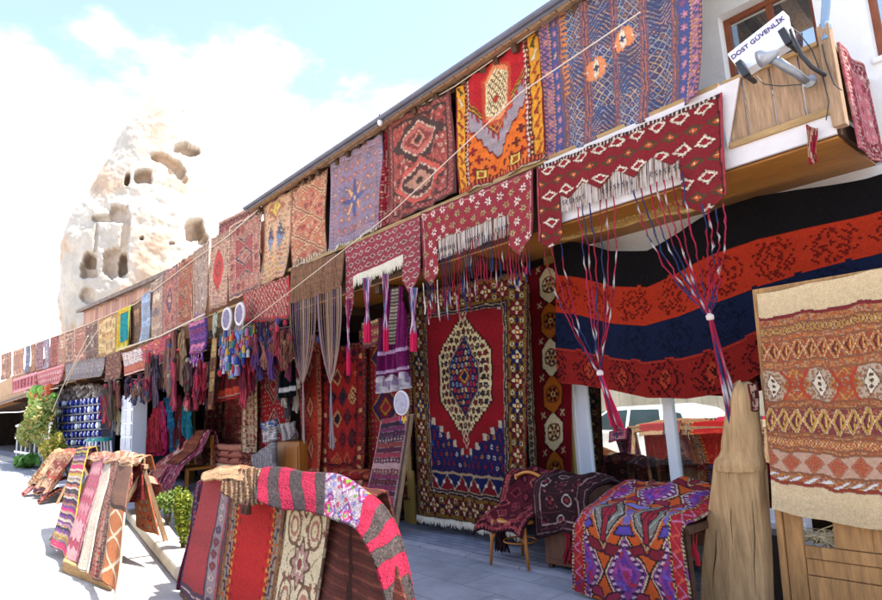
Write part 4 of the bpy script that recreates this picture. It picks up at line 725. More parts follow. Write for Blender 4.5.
far = [(99, 117, ['c8a468', 'd8bc88', 'b08050', 'e0cc98', 'a87858'], 2, 'mustard yellow rug with small flowers left of the teal cloth'), (86, 98, ['a88878', '3f3840', 'c8b0a0', '6a5058', '8a4a48'], 4, 'rug with black outlined border and small central medallion on the far row'), (75, 85.5, ['c08878', 'd8a898', 'a06860'], 3, 'plain pink rug left of the black bordered rug'), (65.5, 74.5, ['a07868', '5c5468', 'c09888', '8a5a58'], 1, 'brown and slate rug in the middle of the far row'), (59, 65, ['c8a090', 'd8b8a8', 'b08070'], 3, 'thin beige rug in the far row'), (50, 58.5, ['8c3a44', '6a2834', 'a85a58', '7a3040'], 0, 'wine red rug, darkest of the far row'), (44.5, 49.5, ['a8a0b8', 'c8c0d0', '8a84a0'], 3, 'thin lavender rug left of the wine red rug'), (36, 44, ['8c6478', '6a5070', 'a88090', 'b89080'], 2, 'mauve rug in the far row'), (30.5, 35.5, ['b08068', 'c89880', '9a6a58'], 3, 'thin tan rug right of the blue grey rug'), (25, 30, ['7a84a4', '98a0b8', '606a8c'], 3, 'thin blue grey rug in the far row'), (13, 24.5, ['c09080', 'd8a894', 'a87868', 'c8a898'], 1, 'dusty pink rug near the far end of the row'), (2, 12, ['a87868', 'c8a090', '8a6058'], 2, 'brown rose rug at the very end of the row')]
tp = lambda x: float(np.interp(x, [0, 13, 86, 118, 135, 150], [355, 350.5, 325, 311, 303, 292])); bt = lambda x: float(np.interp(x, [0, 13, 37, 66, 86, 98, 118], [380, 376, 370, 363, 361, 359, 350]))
for i, (a, b, pal, st, lab) in enumerate(far): up([(a, tp(a)), (b, tp(b)), (b, bt(b)), (a, bt(a)+1)], rug_generic(pal, 50+i, st, .14), lab, k=1)  # stronger pale mix puts glare into the far rug colours

# ================================================================= VALANCES
VG = 'woven valances hanging under the balcony rail'
def uleg(lw, rw, inner, teeth_=0, slantl=.0, point=.1):
    def f(u, v):
        t = inner+teeth_*tw(u*5.2); leg = ((u < lw) & (v < 1-point*np.abs(u/lw-.5)*2)) | ((u > 1-rw) & (v < 1-point*np.abs((1-u)/rw-.5)*2)); return leg | (v < t)
    return f
def valance(q, Y, pat, label, keep=None, k=2, fold=.016, dens=1.9):
    return hang('valance', q, Y, pat, label, 'valance', VG, KILIM, fold=fold, k=k, keep=keep, thick=.008, dens=dens)
CR = [hx('7a1028'), hx('8c1430'), hx('202650'), hx('8c1430'), hx('6a0e26'), hx('262c50'), hx('982040')]
def beadcol(n, cols=CR): 
    out = []; 
    while len(out) < n: c_ = random.choice(cols); out += [c_]*random.choice((2, 3, 5)) + ([hx('a8a09c')] if random.random() < .4 else [])
    return out[:n]
def lining(parent, fn, u0, u1, v0, v1, dark=True, name='inner_fringe'):
    # dense row of cream threads with darker warp ends between them
    m_ = MB(); n = int((u1-u0)*230); cream = [hx('b8aaa0'), hx('a89888'), hx('c4b8b0'), hx('9a8478'), hx('b8a8a4'), hx('6a4a40')]
    for i in range(n):
        u = u0+(u1-u0)*(i+.5)/n; p = fn(np.array([u]), np.array([v0]))[0]+[0, .014+random.uniform(-.003, .004), .01]; q = fn(np.array([u+random.gauss(0, .003)]), np.array([v1-random.random()*.03*(1 if i % 7 else 3)]))[0]+[0, .012, -.012*abs(math.sin(i*.09))]
        c = random.choice(cream); m_.tube([p, (p+q)/2+[random.gauss(0, .003), random.gauss(0, .004), 0], q], [.0055, .0065, .004], c, 4)
    m_.build(name, PLAIN, parent)
    m_ = MB(); n = int((u1-u0)*46)
    for i in range(n):                                     # dark knotted loops near the lower end
        if (i//4) % 3 == 2: continue
        u = u0+(u1-u0)*(i+.5)/n; a = fn(np.array([u]), np.array([v0+(v1-v0)*.55]))[0]+[0, -.004, 0]; c = random.choice([hx('1e1a20'), hx('3a1420'), hx('20243c')]); s_ = 1 if i % 2 else -1
        m_.tube([a+[s_*.012, 0, 0], a+[-s_*.006, -.004, -.018], a+[s_*.010, 0, -.036], a+[-s_*.004, 0, -.055]], [.0035, .005, .005, .003], c, 4)
    m_.build('dark_knots', PLAIN, parent)
va, fa, wa, ha = valance([(537, 167), (722, 92), (727, 206), (541, 250)], 4.93, p_valdia, 'dark red valance with white hooked diamonds and long gathered cords, nearest the fence', uleg(.14, .20, .36, .13), 3)
lining(va, fa, .13, .81, .34, .63)
vb, fb, wb, hb = valance([(422, 213), (534, 168), (534, 250), (424, 288)], 4.93, p_valflo(), 'crimson valance with white flowers, over the medallion carpet', uleg(.15, .20, .42, .02, point=.16), 3)
lining(vb, fb, .15, .80, .38, .70)
vc, fc, wc, hc = valance([(344, 248), (420, 215), (420, 290), (346, 322)], 4.93, p_vallat, 'raspberry valance with pale lozenges and white inner fringe', uleg(.13, .20, .45, .03, point=.22), 2)
fringe(fc, .44, 90, .16, vc, u0=.13, u1=.8, r=.008)
vd, fd_, wd, hd = hang('valance', [(291, 268), (344, 250), (344, 286), (292, 304)], 4.93, p_plain('8a6a55', '7a5a4a', 7), 'brown net curtain gathered into two hanging tails', 'net curtain', None, KILIM, k=4, fold=.02)
vd.name = 'net_curtain'
ve, fe, we, he = valance([(243, 293), (290, 275), (290, 321), (246, 322)], 4.93, p_trellis, 'red valance with pale trellis lattice, left of the brown net', None, 3)
def tassels(parent, fn, v, u0, u1, n, ln, cols, name='tassel_row', r=.009, sp=.3):
    m_ = MB()
    for i in range(n):
        u = u0+(u1-u0)*(i+.5)/n; p = fn(np.array([u]), np.array([v]))[0]+[0, -.01, .01]; l = ln*random.uniform(1-sp, 1+sp*.4); c = beadcol(7, cols); m_.tube([p+[random.gauss(0, .008)*k/6, random.gauss(0, .006), -l*k/6] for k in range(7)], [r*.5]*4+[r, r, r*.7], c, 5)
    return m_.build(name, PLAIN, parent)
tassels(ve, fe, .98, .02, .98, 46, .30, [hx('241c24'), hx('5a1828'), hx('3a3048'), hx('8a6a50')])
tassels(vb, fb, .68, .18, .45, 13, .75, CR, r=.008); tassels(vb, fb, .62, .45, .8, 14, .62, CR, r=.008); tassels(vb, fb, .95, .80, 1, 8, .42, CR, r=.009); tassels(vb, fb, .95, .0, .15, 6, .5, CR+[hx('c8b8a8')]*2, r=.012)
# net strands
for gi, (gx, gy) in enumerate(((303, 384), (331, 384))):
    K = S(gx, gy, 4.93); m_ = MB()
    for i in range(20):
        u = (.02+.47*i/19)+gi*.5; p = fd_(np.array([u]), np.array([.97]))[0]; pts = []
        for k in range(9):
            t_ = k/8; e = t_**2.6; pts.append(p*(1-e)+K*e if False else np.array([p[0]*(1-e)+K[0]*e, p[1]*(1-e)+(K[1]+random.gauss(0, .006))*e, p[2]*(1-t_)+K[2]*t_]))
        m_.tube(pts, .0075, hx(random.choice(['8f7060', '7a5c50', 'a08470', '6a5468'])), 4)
    for i in range(7):
        m_.tube([K, K+[random.gauss(0, .015), random.gauss(0, .01), -.25], K+[random.gauss(0, .025), 0, -.9-.1*random.random()]], .008, hx(random.choice(['8f7878', '7a6a74', 'a08a80'])), 4)
    m_.build('net_tail', PLAIN, vd)
# long gathered cords of the big valance
def cords(parent, starts, knot, end, Y0=4.92, label=None):
    K = S(*knot, 4.86); E_ = S(*end, 4.86)
    for (x, y) in starts:
        p = S(x, y, Y0); m_ = MB(); pts = []; n = 22
        for k in range(n):
            t_ = k/(n-1); e = t_**1.7; pts.append(np.array([p[0]*(1-e)+K[0]*e, p[1]*(1-e)+K[1]*e+.012*math.sin(t_*7+x), p[2]*(1-t_)+K[2]*t_-.03*math.sin(math.pi*t_)])+np.array([random.gauss(0, .0055), random.gauss(0, .006), random.gauss(0, .004)])*(1 if 0 < k < n-1 else 0))
        cc = beadcol(n); m_.tube(pts, [(.0078 if c_.mean() > .3 else random.uniform(.0048, .0072)) for c_ in cc], cc, 5); m_.tube([q+np.array([random.gauss(0, .007), random.gauss(0, .006), random.gauss(0, .006)]) for q in pts], .0028, [c_*.8 for c_ in cc], 3); m_.build('cord', PLAIN, parent)
    m_ = MB()
    for i in range(16):
        a = random.random()*6.28; r_ = .02+.02*random.random(); n = 9; d_ = np.array([math.cos(a), math.sin(a), 0])*r_; l = random.uniform(.75, 1.0); c = beadcol(n) if i < 9 else [hx('b0183c')]*n
        m_.tube([K+(E_-K)*l*k/(n-1)+d_*(.3+1.1*k/(n-1)) for k in range(n)], [.008]*5+[.012]*4, c, 5)
    m_.lathe(K, [(.01, -.03), (.03, -.02), (.033, .01), (.012, .03)], hx('c8b8b0'), 8)
    m_.build('gathered_tassel', PLAIN, parent)
cords(va, [(544, 243), (552, 247), (560, 242), (578, 207), (583, 205), (590, 203), (600, 200), (606, 199), (614, 196)], (600, 373), (622, 438))
cords(va, [(634, 190), (641, 188), (650, 185), (657, 182), (664, 180), (672, 176), (682, 172), (703, 204), (709, 208), (716, 209), (723, 204)], (710, 317), (742, 452))
# the small tails of the raspberry valance
def tail(name, x, y0, y1, Y, label, cols, w_=.05, knotat=.5, n=14, tip='c01848'):
    m_ = MB(); a = S(x, y0, Y); b = S(x+.5, y1, Y)
    for i in range(n):
        ph = random.random()*6; rr = w_*.5*random.uniform(.3, 1); k_ = 13; pts = []
        for k in range(k_):
            t_ = k/(k_-1); sw = (abs(t_-knotat)*1.6+.25) if t_ < knotat+.1 else .7; pts.append(a+(b-a)*t_*random.uniform(.97, 1)+np.array([math.cos(ph), math.sin(ph), 0])*rr*sw+np.array([random.gauss(0, .004), 0, 0]))
        cc = beadcol(k_, cols); cc[-4:] = [hx(tip)]*4; m_.tube(pts, [.008]*9+[.012]*4, cc, 5)
    return prop(m_.build(name, PLAIN), label, 'tassel')
PC = [hx('a03068'), hx('8a2850'), hx('4a5a80'), hx('b08aa8'), hx('c8b0c0'), hx('702048')]
tail('hanging_tassel', 348, 300, 376, 4.9, 'knotted pink and grey tassel below the left leg of the raspberry valance', PC, .10)
tail('hanging_tassel', 367, 278, 343, 4.9, 'pink tassel left of the purple dress', PC, .12)
tail('hanging_tassel', 385, 274, 352, 4.88, 'speckled pink tassel hanging in front of the purple dress', PC, .11)
tail('hanging_tassel', 413, 288, 352, 4.88, 'pink tassel right of the purple dress', PC, .13)
m_ = MB(); 
# ================================================================= LOWER ROW ON THE LEFT
hang('valance', [(65, 364), (105, 357), (103, 376), (66, 381)], 4.9, p_plain('8c8890', 'a8a0a0', 3), 'grey woven valance with cream hem above the bead stall', 'valance', VG, KILIM, k=1, fold=.01)
hang('valance', [(37, 372), (65, 363), (61, 383), (39, 388)], 4.9, rug_generic(['c87888', 'e0a8b0', 'b86070', 'd89098'], 70, 3, .1), 'pale pink valance left of the grey one', 'valance', VG, KILIM, k=1, fold=.01)
hang('valance', [(12, 379), (37, 371), (36, 387), (13, 394)], 4.9, rug_generic(['a83850', 'c87888', '8a2840', 'd8a0a8'], 71, 2, .05), 'raspberry patterned valance at the far left', 'valance', VG, KILIM, k=1, fold=.01)
def fn_curve(top, bot, Y):
    T_ = np.array([S(a, b, Y) for a, b in top]); B_ = np.array([S(a, b, Y) for a, b in bot])
    def f(u, v):
        x = u*(len(top)-1); i = np.clip(x.astype(int), 0, len(top)-2); t_ = (x-i)[..., None]; t2 = t_
        P = (T_[i]*(1-t2)+T_[i+1]*t2)*(1-v[..., None])+(B_[i]*(1-t2)+B_[i+1]*t2)*v[..., None]; P[..., 1] += .02*np.sin(u*17)+.015*np.sin(v*4+u*6); return P
    return f
def p_wavy(w, h, nu, nv):
    p = Pat(w, h, nu, nv, 'b85a68', 1); x, y, i, j = p.tile(14, 12); p.pick(dia(.44)(x, y), ['c8708a', 'd09060', 'a83a58', 'e0b0a8', 'b8485c'], hsh(i, j)); l = p.X < -w*.12; x, y, i, j = p.tile(9, 9); p.put(l & (p.Y < h*.6), 'd0c4c4'); p.put(l & (p.Y < h*.6) & dia(.3)(x, y), 'a08090'); p.put((p.Y > h*.62) & l, 'b06a58'); p.put(p.Y > h-7, 'd8b0a8'); p.put((p.Y > h-11) & (p.Y < h-7), 'a02c48'); return p.done(.04, seed=4)
cloth('valance', fn_curve([(122, 353), (132, 351), (150, 342), (163, 337), (176, 330)], [(125, 376), (138, 372), (152, 368), (166, 362), (174, 352)], 4.86), 2.6, .9, p_wavy, KILIM, 'pink and orange swagged valance with pale left corner', 'valance', VG, thick=.01)
hang('hanging_rug', [(106, 356), (121, 350), (122, 378), (106, 382)], 4.95, rug_generic(['8a5a50', 'a87a68', '6a4040'], 73, 3, .08), 'dull brown rug between the grey valance and the swagged valance', k=1, fold=.01)

def bunch(name, x0, x1, y0, y1, Y, cols, label, cat='tassel bunch', n=60, r=.012, taper=.0, group=None):
    m_ = MB(); cl = [hx(c) for c in cols]; nc = max(3, int((x1-x0)/4)); m_.tube([S(x0-1, y0+1, Y), S((x0+x1)/2, y0+2, Y), S(x1+1, y0, Y)], .012, hx('4a3a34'), 5)
    for c_ in range(nc*2):
        xc = x0+(x1-x0)*((c_ % nc)+.5)/nc+random.uniform(-1, 1); top = y0+(y1-y0)*random.uniform(0, .45); bot = min(y1, top+(y1-y0)*random.uniform(.35, .75)); dy = Y+random.uniform(-.15, .12); base = random.choice(cl); acc = random.choice(cl+[hx('a03040'), hx('8a8070'), hx('40406a')]); k_ = 8; half = (x1-x0)/nc*.55
        for i in range(max(8, n//(nc*2)+6)):
            u = random.gauss(0, .5); a = S(xc+u*half*.5, top, dy); b = S(xc+u*half*1.3, bot-abs(u)*4-random.random()*3, dy); pts = []; ph = random.random()*6
            for k in range(k_):
                t_ = k/(k_-1); bul = math.sin(t_*math.pi*2.2+c_)*.02; pts.append(a+(b-a)*t_+np.array([.016*math.sin(t_*7+ph)+bul*u, .02*math.cos(t_*6+ph)-.03*abs(u), 0]))
            cc = [base*random.uniform(.7, 1.25)]*k_
            if random.random() < .35: cc[random.randrange(k_)] = acc; 
            if c_ % 3 == 0: cc[-3:] = [acc]*3
            m_.tube(pts, [r*random.uniform(.6, 1.0)]+[r*random.uniform(.8, 1.4) for _ in range(k_-1)], cc, 5)
        if random.random() < .6:
            q = S(xc, top+2, dy-.06); m_.lathe(q, [(r, -.06), (r*2.4, -.03), (r*2.6, .01), (r*1.2, .05), (.005, .06)], acc, 7)
    return prop(m_.build(name, PLAIN), label, cat, group)
bunch('tassel_bunch', 146, 172, 350, 410, 4.85, ['3a2828', '5a4038', '4a3a48', '6a5444', '2a2030', '6a2a38'], 'dark brown bunch of woven bands and tassels under the swagged valance', n=110, r=.022)
bunch('tassel_bunch', 125, 147, 372, 402, 4.95, ['3a2434', '6a2838', '2a2a48', '5a4048'], 'short dark red and navy tassels above the white cabinet', n=60, r=.022)
bunch('tassel_bunch', 168, 190, 328, 412, 4.9, ['3c2a28', '5c4436', '704a40', '8a3040', '2c2028', '7a6048'], 'brown tangled tassels left of the purple fringed bag', n=110, r=.022)
bunch('tassel_bunch', 186, 210, 362, 412, 4.95, ['7a1828', '5a1020', '2a1820', '8a2434', '3c1a28'], 'deep red tassel skirt below the purple fringed bag', n=90, r=.024)
bunch('tassel_bunch', 254, 292, 318, 382, 4.85, ['4a2a58', '2a1c34', '6a2440', '8a5a48', '3a2a50', '703038'], 'dark purple and brown tassels under the trellis valance', n=110, r=.016)
bunch('tassel_bunch', 103, 121, 378, 445, 4.9, ['6a3a34', '8a6a50', '7a2430', '4a3a34', 'a08a60'], 'brown and red strands left of the white cabinet', n=60, r=.022)
for a_ in ((196, 206, 350, 405, 4.7, ['7a1828', '9a2438', '5a1424'], 'crimson tassel bunch hanging below the purple fringed bag strap'), (209, 219, 345, 402, 5.0, ['5a3a34', '8a5040', '3a2428'], 'rust brown tassels behind the long tan ribbon'), (242, 256, 338, 410, 4.95, ['8a2030', '5a1828', '8a6050', 'a03040'], 'deep red tassels right of the coloured bunting'), (272, 292, 326, 372, 4.78, ['6a4030', '8a5a44', '4a2a2c', '7a2830'], 'russet tassels at the right end of the trellis valance'), (283, 299, 350, 420, 5.2, ['8a8078', '3a3438', '6a2830', 'a09488'], 'grey and dark red tassels around the black tunic'), (306, 320, 330, 352, 5.2, ['7a3a2c', '5a2420', '9a5038'], 'rust tassels seen through the brown net'), (133, 150, 378, 408, 4.8, ['3a3a50', '6a2434', '7a5a48'], 'navy and wine tassels just above the white cabinet')):
    bunch('tassel_bunch', *a_[:5], a_[5], a_[6], n=60, r=.014)
def bag(x0, x1, y0, y1, Y, col, label):
    T = thing('fringed_bag', label, 'bag', tuple(S((x0+x1)/2, y1, Y))); q = [(x0, y0), (x1, y0-6), (x1, y1), (x0, y1+2)]
    o, fn, w, h = hang('bag_body', q, Y, p_bands(col, 3, 8), None, None, fold=.03, k=2, parent=T, thick=.06)
    tassels(T, fn, .97, 0, 1, 16, .3, [hx(c) for c in col], r=.02); m_ = MB(); a = fn(np.array([.02]), np.array([0.]))[0]; b = fn(np.array([.98]), np.array([0.]))[0]; m_.tube([a, (a+b)/2+[0, 0, .18], b], .012, hx(col[0])); m_.build('strap', PLAIN, T)
    return T
bag(190, 207, 324, 352, 4.78, ['8a4a98', 'b04a78', '5a3a80', 'c878a0', '7a5aa8'], 'purple and pink fringed bag hanging from the line')
hang('woven_band', [(212, 316), (218, 310), (217, 335), (213, 340)], 4.72, p_plain('b8b8a8', '8a9a88', 3), 'short leaf shaped band, white above a long tan ribbon', 'woven band', k=1, fold=.01, thick=.03, keep=lambda u, v: np.abs(u-.5) < .5*np.sin(np.pi*np.clip(v*.9+.1, 0, 1))+.05)
hang('woven_band', [(212, 338), (217, 337), (214, 408), (208, 410)], 4.74, p_bands(['a88a60', '8a5a40', 'c0a878', '6a4434'], 5, 14), 'long tan ribbon band beside the dream catchers', 'woven band', k=1, fold=.02, thick=.02)
# dream catchers
def catcher(cx_, cy_, rx, ry, Y, label, cols):
    T = thing('dream_catcher', label, 'dream catcher', tuple(S(cx_, cy_, Y)), 'white lace dream catchers'); c = S(cx_, cy_, Y); a = abs(S(cx_+rx, cy_, Y)[0]-c[0]); b = abs(S(cx_, cy_+ry, Y)[2]-c[2]); m_ = MB()
    m_.tube([c+[a*math.cos(t_), .0, b*math.sin(t_)] for t_ in np.linspace(0, 6.283, 32)], .03, hx('a8a4a8')); m_.build('hoop', SCREEN, T)
    m_ = MB()
    for rr in (.3, .55, .78):
        m_.tube([c+[a*rr*(1+.12*math.cos(8*t_))*math.cos(t_), .0, b*rr*(1+.12*math.cos(8*t_))*math.sin(t_)] for t_ in np.linspace(0, 6.283, 48)], .022, hx('c0b8c4'), 4)
    for k in range(12): t_ = k*6.283/12; m_.tube([c, c+[a*math.cos(t_), 0, b*math.sin(t_)]], .014, n=4)
    m_.build('lace_web', mat('grey_lilac_lace', hx('8a7f94'), .9, .1, nscale=20, namt=.3), T)
    for k in range(17):
        u = (k % 5-2)/2.2; z = -b-.12-.22*(k//5)-random.random()*.1; q = c+[a*u, random.uniform(-.06, .02), z]; m_ = MB(); cc = hx(random.choice(cols)); s_ = .048*random.uniform(.7, 1.4)
        if k % 2: m_.lathe(q, [(.01, -1.2*s_), (.5*s_, -.9*s_), (s_*.9, 0), (.5*s_, .8*s_), (.01, s_)], cc, 8)
        else: m_.lathe(q, [(.8*s_, -1.8*s_), (.6*s_, -.2*s_), (.5*s_, .4*s_), (.01, s_)], cc, 7)
        m_.tube([q, c+[a*u*.8, 0, -b*math.sqrt(max(0, 1-min(1, abs(u*.8))**2))]], .006, hx('a09090'), 4); m_.build('pompom', PLAIN, T)
PCS = ['2a4080', 'a02c30', 'b8903c', 'b0a8b0', '3a6a60', '6a5898', 'a05a80', '6a7cb0', '8a88b0', 'b8b0c0', '7a2838']
catcher(227, 319, 4.2, 10.5, 4.72, 'left of the two white lace dream catchers with coloured pompoms', PCS)
catcher(240, 314, 4.2, 10.5, 4.72, 'right of the two white lace dream catchers with coloured pompoms', PCS)
hang('pompom_bunting', [(218, 335), (252, 325), (247, 372), (222, 384)], 4.8, p_bands(['5a60a0', 'b84038', 'c8b0a8', '3a8878', '8a6aa8', 'c89a40'], 9, 7), 'triangular blue and multicoloured bunting below the dream catchers', 'bunting', k=3, fold=.05, keep=lambda u, v: np.abs(u-.5) < .52*(1-v**2.2)+.06, thick=.04)
# pompoms over it
BN = [q for q in C.objects if q.name.startswith('pompom_bunting')][0]
m_ = MB(); 
for i in range(70):
    u = random.random(); v = random.random(); x = 219+32*u; 
    if abs(u-.5) > .5*(1-v**2)+.05: continue
    m_ = MB(); m_.lathe(S(x, 333-6*u+46*v, 4.7+random.random()*.08), [(.035, -.11), (.03, -.05), (.035, 0), (.02, .035), (.004, .05)], hx(random.choice(PCS)), 7); m_.build('pompom', PLAIN, BN)
def garment(q, Y, pat, label, cat, name, keep, fold=.04, k=3): return hang(name, q, Y, pat, label, cat, None, KILIM, fold=fold, k=k, keep=keep, thick=.02)
def p_skirt(c1, c2, hem):
    def f(w, h, nu, nv):
        p = Pat(w, h, nu, nv, c1, 0); p.put(((p.X/(w/14)) % 1) < .35, c2); v = p.Y/h; p.put((v > .60) & (v < .88), hem[0]); p.put((v > .88), hem[1]); p.put((v > .85) & (v < .88), 'c8b8a8'); return p.done(.0, seed=2)
    return f
garment([(222, 372), (243, 366), (246, 396), (219, 402)], 4.95, p_skirt('6a1c24', '3a1018', ['a8402c', '8a2a28']), 'dark red pleated skirt with orange hem below the bunting', 'skirt', 'hanging_skirt', None)
def coat(u, v):
    return np.abs(u-.5) < .20+.42*v**.7-.12*(v > .6)
for i, (x0, x1, y0, y1, c1, c2, lab) in enumerate([(149, 163, 405, 452, 'a02438', '701828', 'red coat hanging behind the white cabinet'), (156, 168, 402, 455, 'b02868', '8a1c50', 'magenta coat hanging between the red coat and the blue coat'), (161, 176, 398, 452, '1f6f98', '185478', 'blue coat hanging in the shop opening'), (170, 185, 396, 448, '5a1820', '3a1018', 'maroon coat hanging right of the blue coat'), (181, 193, 398, 446, '1c7a90', '145a6c', 'teal coat half hidden at the dark opening')]):
    garment([(x0, y0), (x1, y0-2), (x1+1, y1), (x0-1, y1+1)], 5.3+.03*i, p_plain(c1, c2, 9), lab, 'coat', 'hanging_coat', coat, .05)
# purple dress with white lace
def p_dress(w, h, nu, nv):
    p = Pat(w, h, nu, nv, '5a1248', 0); X, Y = p.X, p.Y; v = Y/h; p.put(((X/(w/9)) % 1) < .4, '741c5c'); c = (np.abs(X+w*.02) < w*.17) & (v < .55); p.put(c, 'a8a090'); p.put(c & ((Y % 5) < 1.6), '5a4a48'); p.put((np.abs(v-.62) < .02) | (np.abs(v-.80) < .014), 'b090b0')
    x, y, i, j = p.tile(w*.34, h*.17, False, 0, h*.83); b = v > .83; p.put(b & ((np.abs(x)+np.abs(y) < .55) | (v > .92)), 'b8b0b8'); p.put(b & hook(x*1.6 % 1-.5, y), '8a7a98'); return p.done(.0, seed=2)
garment([(384, 290), (405, 284), (411, 388), (378, 394)], 5.0, p_dress, 'purple dress with white lace panels and pleats', 'dress', 'hanging_dress', lambda u, v: np.abs(u-.5) < .30+.25*v**.6, .05)
def brooch():
    c = S(402, 403, 4.86); T = thing('silver_plaque', 'oval silver plaque hanging below the purple dress', 'plaque', tuple(c)); a, b = .15, .15
    m_ = MB(); n = 30; V = [c+[a*math.cos(t_)*k, -.008*(2-k) if k > .9 else -.02, b*math.sin(t_)*k] for k in (.35, .8, 1.0) for t_ in np.linspace(0, 6.283, n, endpoint=False)]; V += [c+[0, -.03, 0]]+[c+[a*math.cos(t_), .015, b*math.sin(t_)] for t_ in np.linspace(0, 6.283, n, endpoint=False)]
    Fc = [(i, (i+1) % n, n+(i+1) % n, n+i) for i in range(n)]+[(n+i, n+(i+1) % n, 2*n+(i+1) % n, 2*n+i) for i in range(n)]+[(3*n, (i+1) % n, i) for i in range(n)]+[(2*n+i, 2*n+(i+1) % n, 3*n+1+(i+1) % n, 3*n+1+i) for i in range(n)]+[tuple(3*n+1+i for i in range(n))]
    m_.add(V, Fc); m_.build('plate', mat('old_silver', hx('a098a8'), .5, .5, metal=.3, nscale=60, namt=.5, bump=.6), T)
    m_ = MB(); m_.tube([c+[a*math.cos(t_), -.01, b*math.sin(t_)] for t_ in np.linspace(0, 6.283, 30)], .012, n=6); m_.build('rim', SCREEN, T)
    for k in range(5): m_ = MB(); q = c+[-.06+.03*k, 0, -b-.03-.03*(k % 2)]; m_.lathe(q, [(.022, -.05), (.015, 0), (.003, .02)], hx(random.choice(['b03870', 'c8a040', '2a6a60', '3a3a80'])), 7); m_.build('pompom', PLAIN, T)
brooch()
hang('hanging_bag', [(363, 323), (381, 318), (382, 344), (365, 349)], 5.2, p_bands(['b08a60', '8a2838', '3a2a38', 'c8a878', '6a3040'], 8, 5), 'small tan and red woven bag left of the purple dress', 'bag', k=1, fold=.01, thick=.08)
# black tunic with white stripe
def p_tunic(w, h, nu, nv):
    p = Pat(w, h, nu, nv, '101014', 0); v = p.Y/h; p.put((v > .86) & (v < .93), 'b0b0b0'); p.put((v < .5) & (np.abs(p.X) < w*.12), '8a1430'); return p.done(.0, seed=2)
garment([(283, 326), (291, 323), (296, 396), (281, 398)], 5.0, p_tunic, 'black tunic with a white hem stripe', 'tunic', 'hanging_tunic', lambda u, v: np.abs(u-.5) < .25+.25*np.clip(v*1.4, 0, 1))

# ================================================================= BIG CARPETS AT STREET LEVEL
BG = 'carpets hanging in the shop opening'
def big(q, Y, pat, label, fr=0, **kw):
    o, fn, w, h = hang('hanging_carpet', q, Y, pat, label, 'carpet', BG, **kw)
    if fr: fringe(fn, .998, int(w/.022), .085, o, r=.010)
    return o
big([(243, 318), (258, 314), (259, 456), (243, 455)], 5.5, rug_generic(['b09a80', '8a2c38', '5a4440', 'c8b498', 'a05048'], 81, 2, 0, 1.2), 'narrow cream carpet with red flowers left of the crimson strip', k=1)
big([(257, 320), (292, 308), (290, 455), (258, 458)], 5.55, rug_generic(['9c1428', 'c8a898', '6a1020', 'b03040', 'd0b8a8'], 85, 1, 0, .5), 'crimson carpet with pale lozenges behind the dark tassels', k=1)
big([(298, 345), (321, 336), (322, 476), (301, 476)], 5.45, rug_generic(['a8321e', 'b86a50', '8a2018', 'c08868', '7a1c1c'], 83, 1, 0, .7), 'orange red carpet with a column of pink lozenges', k=1)
big([(320, 350), (366, 340), (366, 480), (322, 482)], 5.5, rug_generic(['94201c', '2c1a28', 'b05a38', '7a1a20', 'c08a60', '3c2434'], 84, 0, 0, .8), 'brick red carpet dotted with dark and cream flowers', k=2)
big([(360, 330), (412, 312), (414, 500), (362, 492)], 5.6, rug_generic(['8a2030', 'a87828', '282c5c', '6a1830', 'b89858', '4a2040'], 88, 1, 0, .7), 'crimson carpet with navy and gold lozenges behind the purple dress', k=1)
big([(408, 293), (527, 269), (529, 535), (421, 515)], 5.35, p_medallion, 'large carpet with a cream stepped medallion, gold border and ivory fringe', 1, k=2, fold=.022, cap=110000, dens=1.7)
big([(518, 272), (568, 258), (574, 480), (530, 488)], 5.92, p_hexcol, 'crimson carpet with a column of cream and orange hexagons', k=1, fold=.01, dens=1.6)
# giant banner rug over the shop window
ctl = np.array([(553, 240, 383), (575, 243, 384), (610, 251, 390), (645, 249, 399), (680, 232, 399), (715, 210, 391), (755, 196, 368), (800, 188, 352), (866, 178, 332), (915, 166, 316)], float)
def fn_ban():
    T_ = np.array([S(a, b, 5.62) for a, b, c in ctl]); B_ = np.array([S(a+(5 if a < 700 else 10), c, 5.62) for a, b, c in ctl]); xx = np.linspace(0, 1, len(ctl)); fx = (T_[:, 0]-T_[0, 0])/(T_[-1, 0]-T_[0, 0])
    def f(u, v):
        P = np.zeros(u.shape+(3,))
        for k in range(3):
            t_ = np.interp(u, fx, T_[:, k]); b_ = np.interp(u, fx, B_[:, k]); P[..., k] = t_*(1-v)+b_*v
        P[..., 1] += .035*np.sin(u*9+2*v)*(.3+v)+.02*np.sin(23*u-2*v)+.03*np.sin(v*6+u*3); P[..., 2] += .012*np.sin(u*14+v*3); return P
    return f, float(T_[-1, 0]-T_[0, 0]), float((T_[:, 2]-B_[:, 2]).mean())
fb_, wb_, hb_ = fn_ban()
cloth('banner_rug', fb_, wb_, hb_, p_banner, WOOL, 'huge sagging rug in black, orange, navy and red bands above the shop window', 'rug', thick=.02, cap=120000, dens=1.5)
hang('rolled_kilim', [(560, 216), (700, 190), (700, 208), (560, 240)], 5.4, p_bands(['a8864c', 'b0482c', 'c0a068', '9a3828', 'b89858'], 3, 5), 'gold and red kilim tucked under the balcony behind the long cords', 'kilim', k=1, fold=.02, thick=.05)
hang('hanging_rug', [(655, 436), (720, 430), (716, 500), (662, 500)], 6.9, rug_generic(['6a2820', 'a07850', '8a4030', '3a2020', 'b89870'], 90, 3, 0), 'red brown rug pile behind the right shop window pane', k=3, fold=.06)
hang('hanging_rug', [(628, 436), (652, 432), (650, 490), (632, 492)], 6.6, rug_generic(['8a4a40', 'b08a70', '6a2c28', 'a06a50'], 91, 2, 0), 'rose brown rug standing inside the left shop window pane', k=2, fold=.06)

